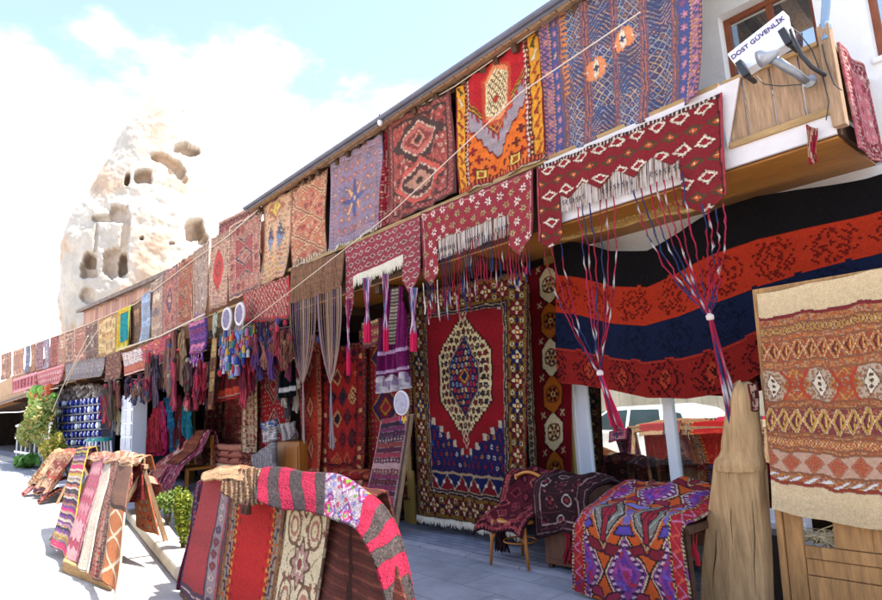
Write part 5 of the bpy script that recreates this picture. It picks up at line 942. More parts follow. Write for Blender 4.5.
# ================================================================= OLD DOOR WITH THE ORANGE KILIM
D = thing('old_pine_door', 'old pine door with a gap in it leaning at the right', 'door', tuple(S(800, 588, 4.95)*[1, 1, 0]))
P0, P1 = S(753, 290, 4.95), S(783, 588, 4.95); sl = (P1-P0)/(P0[2]-P1[2])       # lean per metre down
def dp(x, z, y=0): return np.array([P0[0]+x+sl[0]*(P0[2]-z), 4.95+y, z])
def dboard(x0, x1, z0, z1, y=0, t_=.045, name='board', m=WOOD_DOOR):
    m_ = MB(); m_.hexa([dp(x0, z0, y), dp(x1, z0, y), dp(x1, z0, y+t_), dp(x0, z0, y+t_), dp(x0, z1, y), dp(x1, z1, y), dp(x1, z1, y+t_), dp(x0, z1, y+t_)]); return m_.build(name, m, D, bevel=.006)
dboard(0, .045, .05, P0[2], -.02, .07, 'stile'); dboard(1.02, 1.07, .05, P0[2], -.02, .07, 'stile'); dboard(.045, 1.02, P0[2]-.05, P0[2], -.02, .07, 'top_rail')
zt = S(830, 512, 4.95)[2]; zg0 = S(830, 548, 4.95)[2]; zg1 = S(830, 518, 4.95)[2]
dboard(.05, .17, .05, zt+.15, .0, .04); dboard(.045+.13, 1.02, zg0-.09, zg0-.005, .0, .04, 'middle_rail'); dboard(.37, .60, zg0, zt+.2, .004, .04); dboard(.175, 1.02, .05, zg0-.21, .004, .04); dboard(.175, 1.02, zg0-.205, zg0-.095, .010, .04, 'middle_rail'); dboard(.60, 1.02, zg0, zt+.2, .008, .04)
dboard(.045, 1.02, zt+.1, P0[2]-.05, .03, .02, 'panel'); dboard(.17, .38, zg0-.02, zg1+.1, .20, .01, 'back_board', DARK)
m_ = MB()
for i in range(70):
    c = dp(.28+random.gauss(0, .035), zg0+.045+random.gauss(0, .02), .04+random.uniform(0, .08)); d_ = np.array([random.gauss(0, .06), random.gauss(0, .02), random.gauss(0, .03)]); m_.tube([c-d_, c+[0, 0, .012], c+d_], .004, hx(random.choice(['b0a484', '9a8c68', 'c8bca0'])), 4)
prop(m_.build('straw_bundle', PLAIN), 'pale straw wad stuffed in the gap of the old door', 'straw')
o, fn, w, h = hang('draped_kilim', [(757, 294), (938, 256), (945, 536), (775, 508)], 4.89, p_okilim, 'orange and cream kilim with lozenge bands hung over the old door', 'kilim', m=KILIM, k=2, fold=.012, ph=.3, cap=110000, dens=1.8, wav=.03)
# leaning log trough
def log():
    T = thing('old_wooden_trough', 'pale weathered hollow log standing upright beside the old door', 'log', tuple(S(738, 588, 4.95)*[1, 1, 0]))
    PW = mat('bleached_log_wood', hx('a08a6e'), .95, .08, nscale=3, namt=.34, bump=.28, stretch=(9, 9, .8), bscale=12)
    def hull(rows, dep_, name, Yc, sq, gouge=0):
        ys_ = np.linspace(rows[0][0], rows[-1][0], 60); rr = np.array(rows, float)[::-1]; n = 48; V = []
        for y in ys_:
            l = np.interp(y, rr[:, 0], rr[:, 1]); r = np.interp(y, rr[:, 0], rr[:, 2]); a, b = S(l, y, Yc), S(r, y, Yc); c = (a+b)/2; w_ = (b[0]-a[0])/2
            for j_ in range(n):
                t_ = 6.283*j_/n; ct, st = math.cos(t_), math.sin(t_); k = 1+.09*mnoise.noise(Vector((ct*1.3, st*1.3, c[2]*2.2)))+.05*mnoise.noise(Vector((ct*7, st*7, c[2]*1.2)))
                k -= .05*math.exp(-((t_-4.95)/.07)**2)*gouge*(.6+.4*math.sin(c[2]*4+1))
                V.append((c[0]+w_*math.copysign(abs(ct)**sq, ct)*k, Yc+dep_*min(1.15, w_/.19)*math.copysign(abs(st)**sq, st)*k, max(0., c[2]+(.008+.03*(y < 400))*mnoise.noise(Vector((ct*3, st*3, c[2]*9))))))
        m_ = MB(); R_ = len(ys_); m_.add(V, [(i*n+j_, i*n+(j_+1) % n, (i+1)*n+(j_+1) % n, (i+1)*n+j_) for i in range(R_-1) for j_ in range(n)]+[tuple((R_-1)*n+j_ for j_ in range(n))]); return m_.build(name, PW, T, smooth=True)
    PW = mat('bleached_timber', hx('a5845e'), .92, .1, nscale=3.2, namt=.42, bump=.45, stretch=(9, 9, .7), bscale=14)
    cs = [(-1, .35), (-.80, -.85), (.10, -1.12), (.96, -.55), (1, .4), (.8, 1), (-.8, 1)]; nn_ = len(cs); V = []; rows = [(606, 702, 771), (585, 703, 770), (560, 704, 769), (535, 707, 768), (510, 710, 766), (488, 713, 765), (474, 715, 764), (463, 716, 763)]
    for y, l, r in rows:
        a, b = S(l, y, 4.95), S(r, y, 4.95); c = (a+b)/2; w_ = (b[0]-a[0])/2
        for q_, (u, v) in enumerate(cs): V.append((c[0]+u*w_+.010*mnoise.noise(Vector((q_*3.1, c[2]*3, 0))), 4.95+v*.15+.012*mnoise.noise(Vector((q_*2.3, 5, c[2]*3))), max(0, c[2]+(.014*mnoise.noise(Vector((q_*1.9, 1, 1))) if y < 470 else 0))))
    m_ = MB(); m_.add(V, [(k*nn_+q_, k*nn_+(q_+1) % nn_, (k+1)*nn_+(q_+1) % nn_, (k+1)*nn_+q_) for k in range(len(rows)-1) for q_ in range(nn_)]+[tuple((len(rows)-1)*nn_+q_ for q_ in range(nn_))]); m_.build('trunk', PW, T, bevel=.012)
    for (xa, ya, xb, yb) in ((728, 470, 733, 545), (752, 500, 756, 596), (716, 530, 713, 590)):
        m_ = MB(); a, b = S(xa, ya, 4.79), S(xb, yb, 4.79); m_.tube([a, a*.6+b*.4+[.006, .006, 0], a*.3+b*.7+[-.004, 0, 0], b], [.0015, .004, .003, .001], n=4); m_.build('crack', DARK, T)
    hull([(470, 718, 763), (464, 718, 764), (459, 719, 763), (456, 722, 762), (450, 724, 761), (440, 724, 761), (410, 727, 758), (398, 729, 757), (390, 731, 756), (385, 734, 754), (382, 738, 750)], .17, 'neck', 4.93, .85)
log()
hang('small_rug', [(748, 384), (757, 381), (760, 410), (752, 411)], 4.85, rug_generic(['7a3038', 'a89080', '4a2028'], 95, 2), 'small dark red rug corner sticking out between log and door', k=1, fold=.01)

# ================================================================= BENCH WITH THE PURPLE KILIM
def drape(name, prof, x0, x1, w_cm, pat, label, cat='rug', m=WOOL, foldX=.02, k=3, skew=None, group=None, noise_=.012, thick=.014, slope=0, parent=None, flare=.0, **kw):
    # prof: points (Y, Z) from back hem over the top to the front hem
    pr = np.array(prof, float); L_ = np.concatenate([[0], np.cumsum(np.linalg.norm(np.diff(pr, axis=0), axis=1))]); tot = L_[-1]
    def f(u, v):
        y = np.interp(v*tot, L_, pr[:, 0]); z = np.interp(v*tot, L_, pr[:, 1]); P = np.zeros(u.shape+(3,)); hang_ = np.clip((v*tot-L_[len(pr)//2])/max(.1, tot-L_[len(pr)//2]), 0, 1)
        P[..., 0] = x0+(x1-x0)*u+(skew or 0)*v+flare*(u-.5)*hang_; P[..., 1] = y-foldX*np.sin(2*np.pi*k*u+1)*hang_; P[..., 2] = z+slope*(u-.5)+noise_*np.sin(u*13+v*9)+noise_*.6*np.sin(u*29-v*11); return P
    return cloth(name, f, abs(x1-x0), tot, pat, m, label, cat, group, parent, thick, **kw)
def bench():
    a = S(574, 537, 4.42); zt_ = S(600, 512, 4.5)[2]; x0 = S(574, 590, 4.42)[0]; x1 = S(690, 560, 4.42)[0]
    T = thing('low_bench', 'low wooden bench under the purple and orange kilim', 'bench', ((x0+x1)/2, 4.8, 0))
    m_ = MB(); m_.box((x0+.06, 4.52, zt_-.10), (x1-.03, 5.3, zt_-.04)); m_.build('seat', WOOD_DARK, T, bevel=.005)
    for (x, y) in ((x0+.1, 4.56), (x1-.1, 4.56), (x0+.1, 5.22), (x1-.1, 5.22)): m_ = MB(); m_.box((x-.03, y-.03, 0), (x+.03, y+.03, zt_-.1)); m_.build('leg', WOOD_DARK, T)
    cx_ = (x0+x1)/2; hw = (x1-x0)/2
    prof = [(5.35, zt_-.1), (5.30, zt_+.16), (5.05, zt_+.12), (4.80, zt_+.05), (4.55, zt_+.02), (4.47, zt_-.03), (4.43, zt_-.10), (4.40, .03)]
    pr = np.array(prof); L_ = np.concatenate([[0], np.cumsum(np.linalg.norm(np.diff(pr, axis=0), axis=1))]); tot = L_[-1]
    def f(u, v):
        s_ = v*tot; y = np.interp(s_, L_, pr[:, 0]); z = np.interp(s_, L_, pr[:, 1]); P = np.zeros(u.shape+(3,)); w_ = hw*(1-.22*np.clip((4.9-y)*-1+.0, 0, 1)); h_ = np.clip((s_-L_[5])/(tot-L_[5]), 0, 1)
        edge = np.abs(u-.5)*2; P[..., 0] = cx_+(u-.5)*2*hw*(1-.12*np.exp(-((y-4.5)/.12)**2)*(1-h_))+.0; rnd = .07*np.clip(edge-.6, 0, 1)**1.5*4*(1-h_); P[..., 1] = y+.02*np.sin(u*12)*h_; P[..., 2] = z-rnd*.5+.012*np.sin(u*11+v*8)+.008*np.sin(u*27-v*5)+.04*np.exp(-((u-.62)/.12)**2)*np.clip((y-4.9)*3, 0, 1); return P
    k = cloth('draped_kilim', f, 2*hw, tot, p_purple, KILIM, 'purple and orange kilim with hooked lozenges draped over the low bench', 'kilim', thick=.014, dens=1.9, cap=90000)
    # dark rug right of it with red tassels
    xr = S(700, 560, 4.7)[0]; drape('draped_rug', [(5.4, zt_), (5.1, zt_+.10), (5.0, zt_+.06), (4.92, zt_-.02), (4.90, zt_-.14)], x1-.16, x1+.12, 40, rug_generic(['7a3a70', 'b0502c', '4a2a58', 'a02c38', 'c09070'], 96, 3), 'smaller purple and red rug on the bench beside the log', noise_=.02)
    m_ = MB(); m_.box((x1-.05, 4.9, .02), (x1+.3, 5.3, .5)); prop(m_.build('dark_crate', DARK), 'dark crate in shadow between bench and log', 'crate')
    m_ = MB(); 
    for q in ((694, 548), (697, 556)):
        c = S(*q, 4.66)
        for i in range(9): a_ = i*.7; m_.tube([c+[0, 0, .05], c+[.012*math.cos(a_), .012*math.sin(a_), 0], c+[.016*math.cos(a_), .016*math.sin(a_), -.07]], .005, hx('a01c2c'), 4)
        m_.tube([c+[0, 0, .05], c+[.01, .02, .16]], .004, hx('a01c2c'), 4)
    prop(m_.build('red_tassel', PLAIN), 'pair of small red tassels hanging at the right end of the bench', 'tassel')
bench()
m_ = MB(); m_.box((S(622, 494, 5.8)[0], 5.55, .28), (-2.5, 5.92, .46)); prop(m_.build('cardboard_box', mat('cardboard', hx('8a6448'), .9, .1, nscale=4, namt=.15), bevel=.006), 'low brown cardboard box below the shop window behind the bench', 'box')

# ================================================================= CHAIR, CABINET AND THE DARK RUG
def chair():
    A = G(491, 567); B_ = G(529, 573); T = thing('bentwood_chair', 'honey coloured bentwood chair under the dark rug', 'chair', (A[0], A[1], 0)); zs = .46; w_ = B_[0]-A[0]; ya = A[1]; yb = B_[1]
    x0, x1 = A[0]+.02, A[0]+.50; y0, y1 = ya, ya+.42
    for (fx, fy, tx, ty, tz) in ((A[0], ya, A[0]+.04, ya+.03, zs), (B_[0], yb, B_[0]-.05, yb+.03, zs), (A[0]+.02, y1+.05, A[0]+.05, y1, zs+.42), (B_[0]+.03, y1+.02, B_[0]-.02, y1-.02, zs+.42)):
        m_ = MB(); m_.tube([(fx, fy, .02), ((fx+tx)/2, (fy+ty)/2, tz*.5), (tx, ty, tz)], [.014, .018, .02], n=8); m_.build('leg', WOOD_BENT, T, smooth=True)
    cx_, cy_ = (A[0]+B_[0])/2, ya+.22; m_ = MB(); m_.lathe((cx_, cy_, zs-.03), [(.19, 0), (.225, .01), (.23, .035), (.20, .05), (.05, .052)], n=28); m_.build('seat', WOOD_BENT, T, smooth=True)
    m_ = MB(); a, b = np.array([A[0]+.015, ya+.01, .22]), np.array([B_[0]-.02, yb+.01, .22]); m_.tube([a+(b-a)*k/10+[0, 0, .19*math.sin(math.pi*k/10)**.6] for k in range(11)], .011, n=7); m_.build('bent_brace', WOOD_BENT, T, smooth=True)
    m_ = MB(); m_.tube([(cx_+.17*math.cos(t_), cy_+.17*math.sin(t_), .25) for t_ in np.linspace(0, 6.283, 25)], .009, n=6); m_.build('ring_stretcher', WOOD_BENT, T, smooth=True)
    m_ = MB(); a, b = np.array([A[0]+.05, y1, zs+.40]), np.array([B_[0]-.02, y1-.02, zs+.40]); m_.tube([a+(b-a)*k/10+[0, 0, .05*math.sin(math.pi*k/10)] for k in range(11)], .018, n=8); m_.build('back_rail', WOOD_BENT, T, smooth=True)
    return A, B_
CA, CB = chair()
def cabinet():
    x0 = G(534, 573)[0]+.02; x1 = S(590, 560, 4.95)[0]; y0 = 4.92; T = thing('side_cabinet', 'small brown wooden cabinet under the dark rug', 'cabinet', (x0, y0, 0)); H_ = .80
    m_ = MB(); m_.box((x0, y0, .06), (x1, 5.5, H_)); m_.build('body', mat('brown_veneer', hx('6a4632'), .5, .35, nscale=4, namt=.3, bump=.1, stretch=(7, 7, .8)), T, bevel=.008)
    for x in (x0+.04, x1-.04):
        for y in (y0+.04, 5.44): m_ = MB(); m_.box((x-.025, y-.025, .022), (x+.025, y+.025, .06)); m_.build('foot', WOOD_DARK, T)
    m_ = MB(); m_.box((x0+.03, y0-.012, .12), (x1-.03, y0-.002, H_-.05)); m_.build('door', MATS['brown_veneer'], T, bevel=.004)
    # dark rug over chair back and cabinet
    xa = CA[0]+.06; xb = x1+.06
    prof = [(5.55, .55), (5.5, H_+.03), (5.3, H_+.09), (5.05, H_+.07), (4.92, H_+.02), (4.87, H_-.08), (4.85, .36)]; pr = np.array(prof); L_ = np.concatenate([[0], np.cumsum(np.linalg.norm(np.diff(pr, axis=0), axis=1))]); tot = L_[-1]
    xs0 = x0-.10
    def f(u, v):
        s_ = v*tot; y = np.interp(s_, L_, pr[:, 0]); z = np.interp(s_, L_, pr[:, 1]); P = np.zeros(u.shape+(3,)); h_ = np.clip((s_-L_[4])/(tot-L_[4]), 0, 1)
        P[..., 0] = xs0+.02+(xb-xs0)*u+.05*h_; P[..., 1] = y-.02*np.sin(u*11)*h_-.02*h_; P[..., 2] = z+.018*np.sin(u*9+1)*(1-h_)-.12*np.clip(u-.8, 0, 1)*2*(1-h_)-.10*h_*(np.cos(u*5)*.5); return P
    cloth('draped_rug', f, xb-xs0, tot, p_dark, WOOL, 'very dark maroon rug with pale octagons draped over the brown cabinet', 'rug', thick=.02, dens=1.8)
    # maroon rug over the chair
    prof2 = [(5.35, .5), (5.30, .86), (5.22, .93), (5.1, .88), (5.0, .62), (4.86, .53), (4.74, .50), (4.66, .44), (4.63, .36)]; pr2 = np.array(prof2); L2 = np.concatenate([[0], np.cumsum(np.linalg.norm(np.diff(pr2, axis=0), axis=1))]); t2 = L2[-1]
    def g(u, v):
        s_ = v*t2; y = np.interp(s_, L2, pr2[:, 0]); z = np.interp(s_, L2, pr2[:, 1]); P = np.zeros(u.shape+(3,)); P[..., 0] = CA[0]-.12+.62*u-.1*v*(1-u); P[..., 1] = y+.02*np.sin(u*14+v*3); P[..., 2] = z+.02*np.sin(u*10+v*7)-.30*np.clip(.22-u, 0, 1)*1.2*v; return P
    cloth('draped_rug', g, .62, t2, rug_generic(['5a1c2c', 'b05a58', '3c1424', '8a3a48', '2c1420'], 97, 0, 0, .9), WOOL, 'maroon rug with rose flowers draped over the bentwood chair', 'rug', thick=.02, dens=1.6)
    for (px_, py_, c_, lb_) in ((500, 550, '2a1018', 'dark red tassels hanging under the rug on the bentwood chair'), (571, 560, '7a1420', 'crimson tassels hanging at the foot of the brown cabinet')):
        m_ = MB(); c = S(px_, py_-25, 4.98 if px_ < 530 else 4.84); m_.tube([c+[-.09, 0, .0], c+[.09, 0, .0]], .01, hx(c_), 5)
        for i in range(60): m_.tube([c+[random.gauss(0, .035), random.gauss(0, .02), 0], c+[random.gauss(0, .05), random.gauss(0, .02), -.26*random.uniform(.8, 1.1)]], .007, hx(c_)*random.uniform(.6, 1.3), 4)
        prop(m_.build('rug_tassels', PLAIN), lb_, 'tassel')
cabinet()

# wooden planks and small table left of the medallion carpet
for i, (x0, x1, y0, y1, lab) in enumerate([(401, 406, 400, 531, 'leftmost of three upright planks behind the medallion carpet'), (407, 412, 405, 531, 'middle one of three upright planks behind the medallion carpet'), (413, 419, 470, 530, 'shorter upright plank at the lower left corner of the medallion carpet')]):
    a = S(x0, y0, 5.62); b = S(x1, y1, 5.62); m_ = MB(); m_.box((min(a[0], b[0]), 5.60-.03*i, .022), (min(a[0], b[0])+.11, 5.63-.03*i, a[2])); prop(m_.build('upright_plank', MATS['olive_gold_wood'], bevel=.004), lab, 'plank', 'planks beside the medallion carpet')
# leaning runner with bands
def lean():
    a0, a1 = S(381, 420, 5.25), S(408, 414, 5.25); b1 = S(391, 533, 4.80); b0 = S(362, 525, 4.80)
    fn, w, h = quad_fn(a0, a1, b1, b0, .012, 1, .2); b_ = np.array([0, .05, 0])
    pf = lambda w_, h_, nu, nv: p_bands(['4a1838', '6a2a58', '8a3048', '2c2038', '7a3a30', 'a8888c'], 6, 7)(w_, h_, nu, nv)
    cloth('leaning_runner', fn, w, h, pf, KILIM, 'narrow purple banded runner leaning on a board left of the medallion carpet', 'runner', thick=.02)
    m_ = MB(); V = [b0+b_, b1+b_*1.0+[.03, 0, 0], b1+b_*1.7+[.03, 0, 0], b0+b_*1.7, a0+b_, a1+b_+[.03, 0, 0], a1+b_*1.7+[.03, 0, 0], a0+b_*1.7]; m_.hexa(V); m_.v = [(a, b, max(0.02, c)) for a, b, c in m_.v]; prop(m_.build('leaning_board', WOOD_PALE), 'pale board leaning behind the purple banded runner', 'board')
lean()
# stacked rugs between carpets
def rugpile(x0, x1, ytop, Y0, depth, n, pals, label, z0=.022, h_=None, seed=0):
    a = S(x0, ytop, Y0); b = S(x1, ytop, Y0); H_ = a[2]-z0 if h_ is None else h_; T = thing('rug_stack', label, 'rug stack', ((a[0]+b[0])/2, Y0, z0))
    for i in range(n):
        z = z0+H_*(i+.5)/n; th_ = H_/n*.98; xa = a[0]+random.uniform(-.04, .04); xb = b[0]+random.uniform(-.04, .04); r_ = th_/2
        prof = [(Y0+depth, z-r_), (Y0+.05, z-r_), (Y0+.01, z-r_*.7), (Y0-.01, z), (Y0+.01, z+r_*.7), (Y0+.05, z+r_), (Y0+depth, z+r_)]
        drape('folded_rug', prof, xa, xb, 60, rug_generic(random.choice(pals), seed+i, 3, 0), None, None, foldX=0, noise_=.008, parent=T, thick=.006, cap=3000)
    return T
rugpile(206, 256, 444, 5.6, .8, 7, [RED, SAL, ['8a2028', '4a1c28', 'b07060', '6a1a24']], 'heaped stack of dark red rugs in the shop opening', seed=100)
rugpile(330, 372, 470, 5.15, .6, 6, [RED, ['94201c', '3a1c2c', 'b05a38', '7a2434']], 'stack of folded brick red rugs behind the pink runner', seed=120)
# orange wooden cabinet, towel and papers
m_ = MB(); a = S(273, 441, 5.3); b = S(299, 441, 5.3); m_.box((a[0], 5.3, .022), (b[0], 5.7, a[2])); T = thing('orange_cabinet', 'orange varnished wooden cabinet under the white towel', 'cabinet', (a[0], 5.3, 0)); m_.build('body', mat('orange_varnish', hx('9a5a1c'), .4, .4, nscale=3, namt=.25, bump=.05, stretch=(5, 5, .7)), T, bevel=.01)
m_ = MB(); m_.box((a[0]+.05, 5.285, .1), ((a[0]+b[0])/2-.01, 5.299, a[2]-.08)); m_.build('door', MATS['orange_varnish'], T, bevel=.004); m_ = MB(); m_.box(((a[0]+b[0])/2+.01, 5.285, .1), (b[0]-.05, 5.299, a[2]-.08)); m_.build('door', MATS['orange_varnish'], T, bevel=.004)
hang('white_towel', [(280, 424), (297, 421), (297, 438), (282, 441)], 5.22, p_plain('b8b0b0', '8a8488', 11), 'crumpled white and grey cloth on the orange cabinet', 'towel', k=3, fold=.05, thick=.03)
hang('newspaper', [(262, 423), (276, 419), (277, 440), (263, 443)], 5.2, lambda w, h, nu, nv: (lambda p: (p.put((p.Y % 5 < 2) & (hsh(np.floor(p.X/3), np.floor(p.Y/5)) > .3), '8a8a98'), p.put((p.Y < h*.35) & (hsh(np.floor(p.X/6), np.floor(p.Y/4)) > .5), '4a68a8'), p.done(0))[-1])(Pat(w, h, nu, nv, 'c8c4c4', .5)), 'white paper packet with blue print in front of the crimson carpet', 'packet', k=1, fold=.02, thick=.06)
hang('paper_sheet', [(255, 455), (276, 441), (275, 475), (256, 477)], 5.1, p_plain('b0acb4', '989498', 5), 'pale grey packet standing below the blue printed packet', 'packet', k=1, fold=.02, thick=.10)
# chair heaped with rugs in the opening
def rugchair():
    T = thing('cane_chair', 'chair under red rugs in the dark shop opening', 'chair', tuple(G(188, 480)*[1, 1, 0])); a = S(178, 432, 5.3); b = S(200, 430, 5.3)
    for x in (a[0], b[0]):
        for y in (5.0, 5.6): m_ = MB(); m_.box((x-.03, y-.03, .02), (x+.03, y+.03, .5 if y < 5.3 else a[2]-.1)); m_.build('leg', WOOD_BENT, T)
    m_ = MB(); m_.box((a[0], 4.98, .48), (b[0], 5.62, .54)); m_.build('seat', WOOD_BENT, T)
    m_ = MB(); m_.box((a[0], 5.55, a[2]-.4), (b[0], 5.60, a[2]-.1)); m_.build('backrest', WOOD_BENT, T)
    z = a[2]; prof = [(5.8, .4), (5.66, z-.1), (5.6, z), (5.5, z), (5.3, z-.45), (4.9, .62), (4.7, .3), (4.55, .06)]
    L_ = b[0]-a[0]
    drape('draped_rug', prof, a[0]-.15, a[0]+L_*.42, 60, rug_generic(['9a4048', 'c89890', '7a2838', 'b06a60', 'd8b8a8'], 130, 3, .0), 'pale red rug with wavy bands on the left of the chair in the opening', noise_=.02, flare=.5)
    drape('draped_rug', [(y-.01, zz+.015) for y, zz in prof[:-2]], a[0]+L_*.3, a[0]+L_*.85, 60, p_bands(['7a3a20', '8a4428', '6a2c1c'], 2, 11), 'plain rust brown rug over the back of the chair in the opening', noise_=.01)
    drape('draped_rug', prof, a[0]+L_*.45, b[0]+.12, 60, rug_generic(['7a2848', 'b86a80', '4a1c34', '943a58', 'c89aa0'], 131, 2, .0), 'wine coloured rug with pink marks on the right of the chair in the opening', noise_=.02, flare=.3)
rugchair()
for i_, (x0, x1, y0, y1, Y_, st_, lb_) in enumerate([(205, 222, 392, 446, 6.6, 2, 'dim red rug hanging deep inside the shop opening, left one'), (224, 243, 396, 448, 6.2, 1, 'dim maroon rug hanging deep inside the shop opening, right one'), (299, 302, 300, 300, 6, 1, '')][:2]):
    hang('hanging_carpet', [(x0, y0), (x1, y0-4), (x1, y1), (x0, y1)], Y_, rug_generic(['6a1c24', '8a5040', '3a1820', '7a3030', 'a07860'], 190+i_, st_), lb_, 'carpet', BG, fold=.04)
m_ = MB(); a = S(188, 405, 5.7); m_.box((a[0]-.15, 5.7, .02), (a[0]+.15, 5.85, 3.43)); prop(m_.build('wooden_post', MATS['olive_gold_wood']), 'yellowish wooden post standing behind the chair with red rugs', 'post')
for i, (x0, x1, y0, y1, pal, lab) in enumerate([(150, 172, 452, 478, ['22303c', '1a2430', '3a4450'], 'dark blue heap of cloth on the floor behind the white cabinet'), ]):
    a = S(x0, y0, 5.5); b = S(x1, y0, 5.5); drape('cloth_heap', [(6.2, .1), (6.0, a[2]), (5.6, a[2]-.05), (5.3, .35), (5.2, .04)], a[0], b[0], 60, p_plain(*pal[:2]), lab, 'cloth', noise_=.08, foldX=.1)

# white display cabinet
def wcab():
    x0 = S(121, 432, 4.95)[0]; x1 = S(132, 432, 4.95)[0]; zt_ = S(132, 394, 4.95)[2]; dx_, dy_ = 0, 0
    yb = 4.95
    for yy_ in np.arange(4.95, 7, .02):
        if proj(np.array([x1, yy_, 1.3]))[0] < 147: yb = yy_
    T = thing('white_cabinet', 'tall white cabinet with small shelf squares standing at the shop front', 'cabinet', ((x0+x1)/2, 5.2, 0)); m_ = MB(); m_.box((x0, 4.95, .03), (x1, yb, zt_)); m_.build('body', WHITE, T, bevel=.01)
    n = 6; g = (zt_-.12)/n
    for i in range(n):
        for j in range(2):
            m_ = MB(); xa = x0+.05+j*(x1-x0-.06)/2; m_.box((xa, 4.925, .1+i*g), (xa+(x1-x0-.16)/2, 4.948, .1+(i+.86)*g)); o = m_.build('small_tile', mat('pale_tile', hx('b8bcc8'), .4, .4, nscale=9, namt=.25, bump=.1), T, bevel=.008)
wcab()
# evil eye stall
def eyes():
    Y0 = 5.05; T = thing('bead_stall', 'display rack of blue glass eye beads at the far left', 'display rack', tuple(S(75, 450, Y0)*[1, 1, 0])); bl = mat('blue_glass', hx('1c2f8c'), .15, .6, nscale=4, namt=.2, bump=0); wh = mat('white_glass', (.7, .75, .8), .2, .5, nscale=4, namt=.05, bump=0)
    yl = lambda x, f: float(np.interp(f, [0, 1], [np.interp(x, [45, 105], [408, 402]), np.interp(x, [45, 105], [446, 444])]))
    m_ = MB(); a, b = S(44, 446, Y0), S(104, 446, Y0); m_.box((a[0], Y0+.25, .0), (b[0], Y0+.32, 2.75)); m_.build('back_board', mat('slate_board', hx('4a4a5c'), .8, .2, nscale=3, namt=.3), T)
    for r_ in range(6):
        m_ = MB(); f = r_/5; p, q = S(45, yl(45, f)+1.5, Y0), S(103, yl(103, f)+1.5, Y0); m_.bar(p+[0, .1, 0], q+[0, .1, 0], .3, .05, up=(0, 0, 1)); m_.build('shelf', mat('grey_shelf', hx('6c6c78'), .7, .2, nscale=5, namt=.1), T)
        for c_ in range(13):
            x = 47+c_*4.3+random.uniform(-.6, .6); p = S(x, yl(x, f)-2.3, Y0-.05); k = abs(S(x+1.7, 420, Y0)[0]-S(x, 420, Y0)[0]); rr = min(.30, k)*random.uniform(.8, 1.1)*.6
            m_ = MB(); V = []; 
            for ring, (kr, ky) in enumerate(((1.0, .04), (1.0, -.04), (.62, -.06))):
                V += [p+[rr*kr*math.cos(t_), ky, .11*kr*math.sin(t_)] for t_ in np.linspace(0, 6.283, 12, endpoint=False)]
            m_.add(V, [(g*12+i, g*12+(i+1) % 12, (g+1)*12+(i+1) % 12, (g+1)*12+i) for g in (0, 1) for i in range(12)]+[tuple(range(24, 36))]); o = m_.build('glass_bead', bl if random.random() < .85 else wh, T)
            if random.random() < .6: m_ = MB(); m_.add([p+[rr*.38*math.cos(t_), -.075, .06*math.sin(t_)] for t_ in np.linspace(0, 6.283, 8, endpoint=False)], [tuple(range(8))]); m_.build('pupil', wh, o)
    m_ = MB()
    for i in range(420):
        x = random.uniform(60, 103); y = random.uniform(386, 405); c = S(x, y, 5.6+random.uniform(-.3, .1)); m_.lathe(c, [(.02, -.13), (.12, -.06), (.14, .03), (.06, .10), (.02, .13)], hx(random.choice(['6a5a58', '4a3c3c', '8a7a74', '5a4a48', 'a09890'])), 6)
    p_ = m_.build('hanging_jug', PLAIN); prop(p_, 'rows of tiny brown hanging jugs above the blue bead rack', 'souvenirs', kind='stuff')
eyes()
# teal stools
for i, (x, lab) in enumerate([(96, 'left teal plastic stool by the bead rack'), (102, 'right teal plastic stool by the bead rack')]):
    T = thing('plastic_stool', lab, 'stool', tuple(S(x, 447, 4.7)*[1, 1, 0]), 'teal stools'); c = S(x, 438, 4.7); zt_ = c[2]; m_ = MB(); m_.lathe((c[0], 4.7, zt_-.1), [(.30, 0), (.30, .07), (.25, .10), (.02, .10)], n=12); m_.build('seat', mat('teal_plastic', hx('2a8a84'), .4, .4, nscale=3, namt=.1, bump=0), T)
    for sx in (-1, 1):
        for sy in (-1, 1): m_ = MB(); m_.tube([(c[0]+sx*.3, 4.7+sy*.3, 0), (c[0]+sx*.2, 4.7+sy*.2, zt_-.09)], .03); m_.build('leg', WHITE, T)

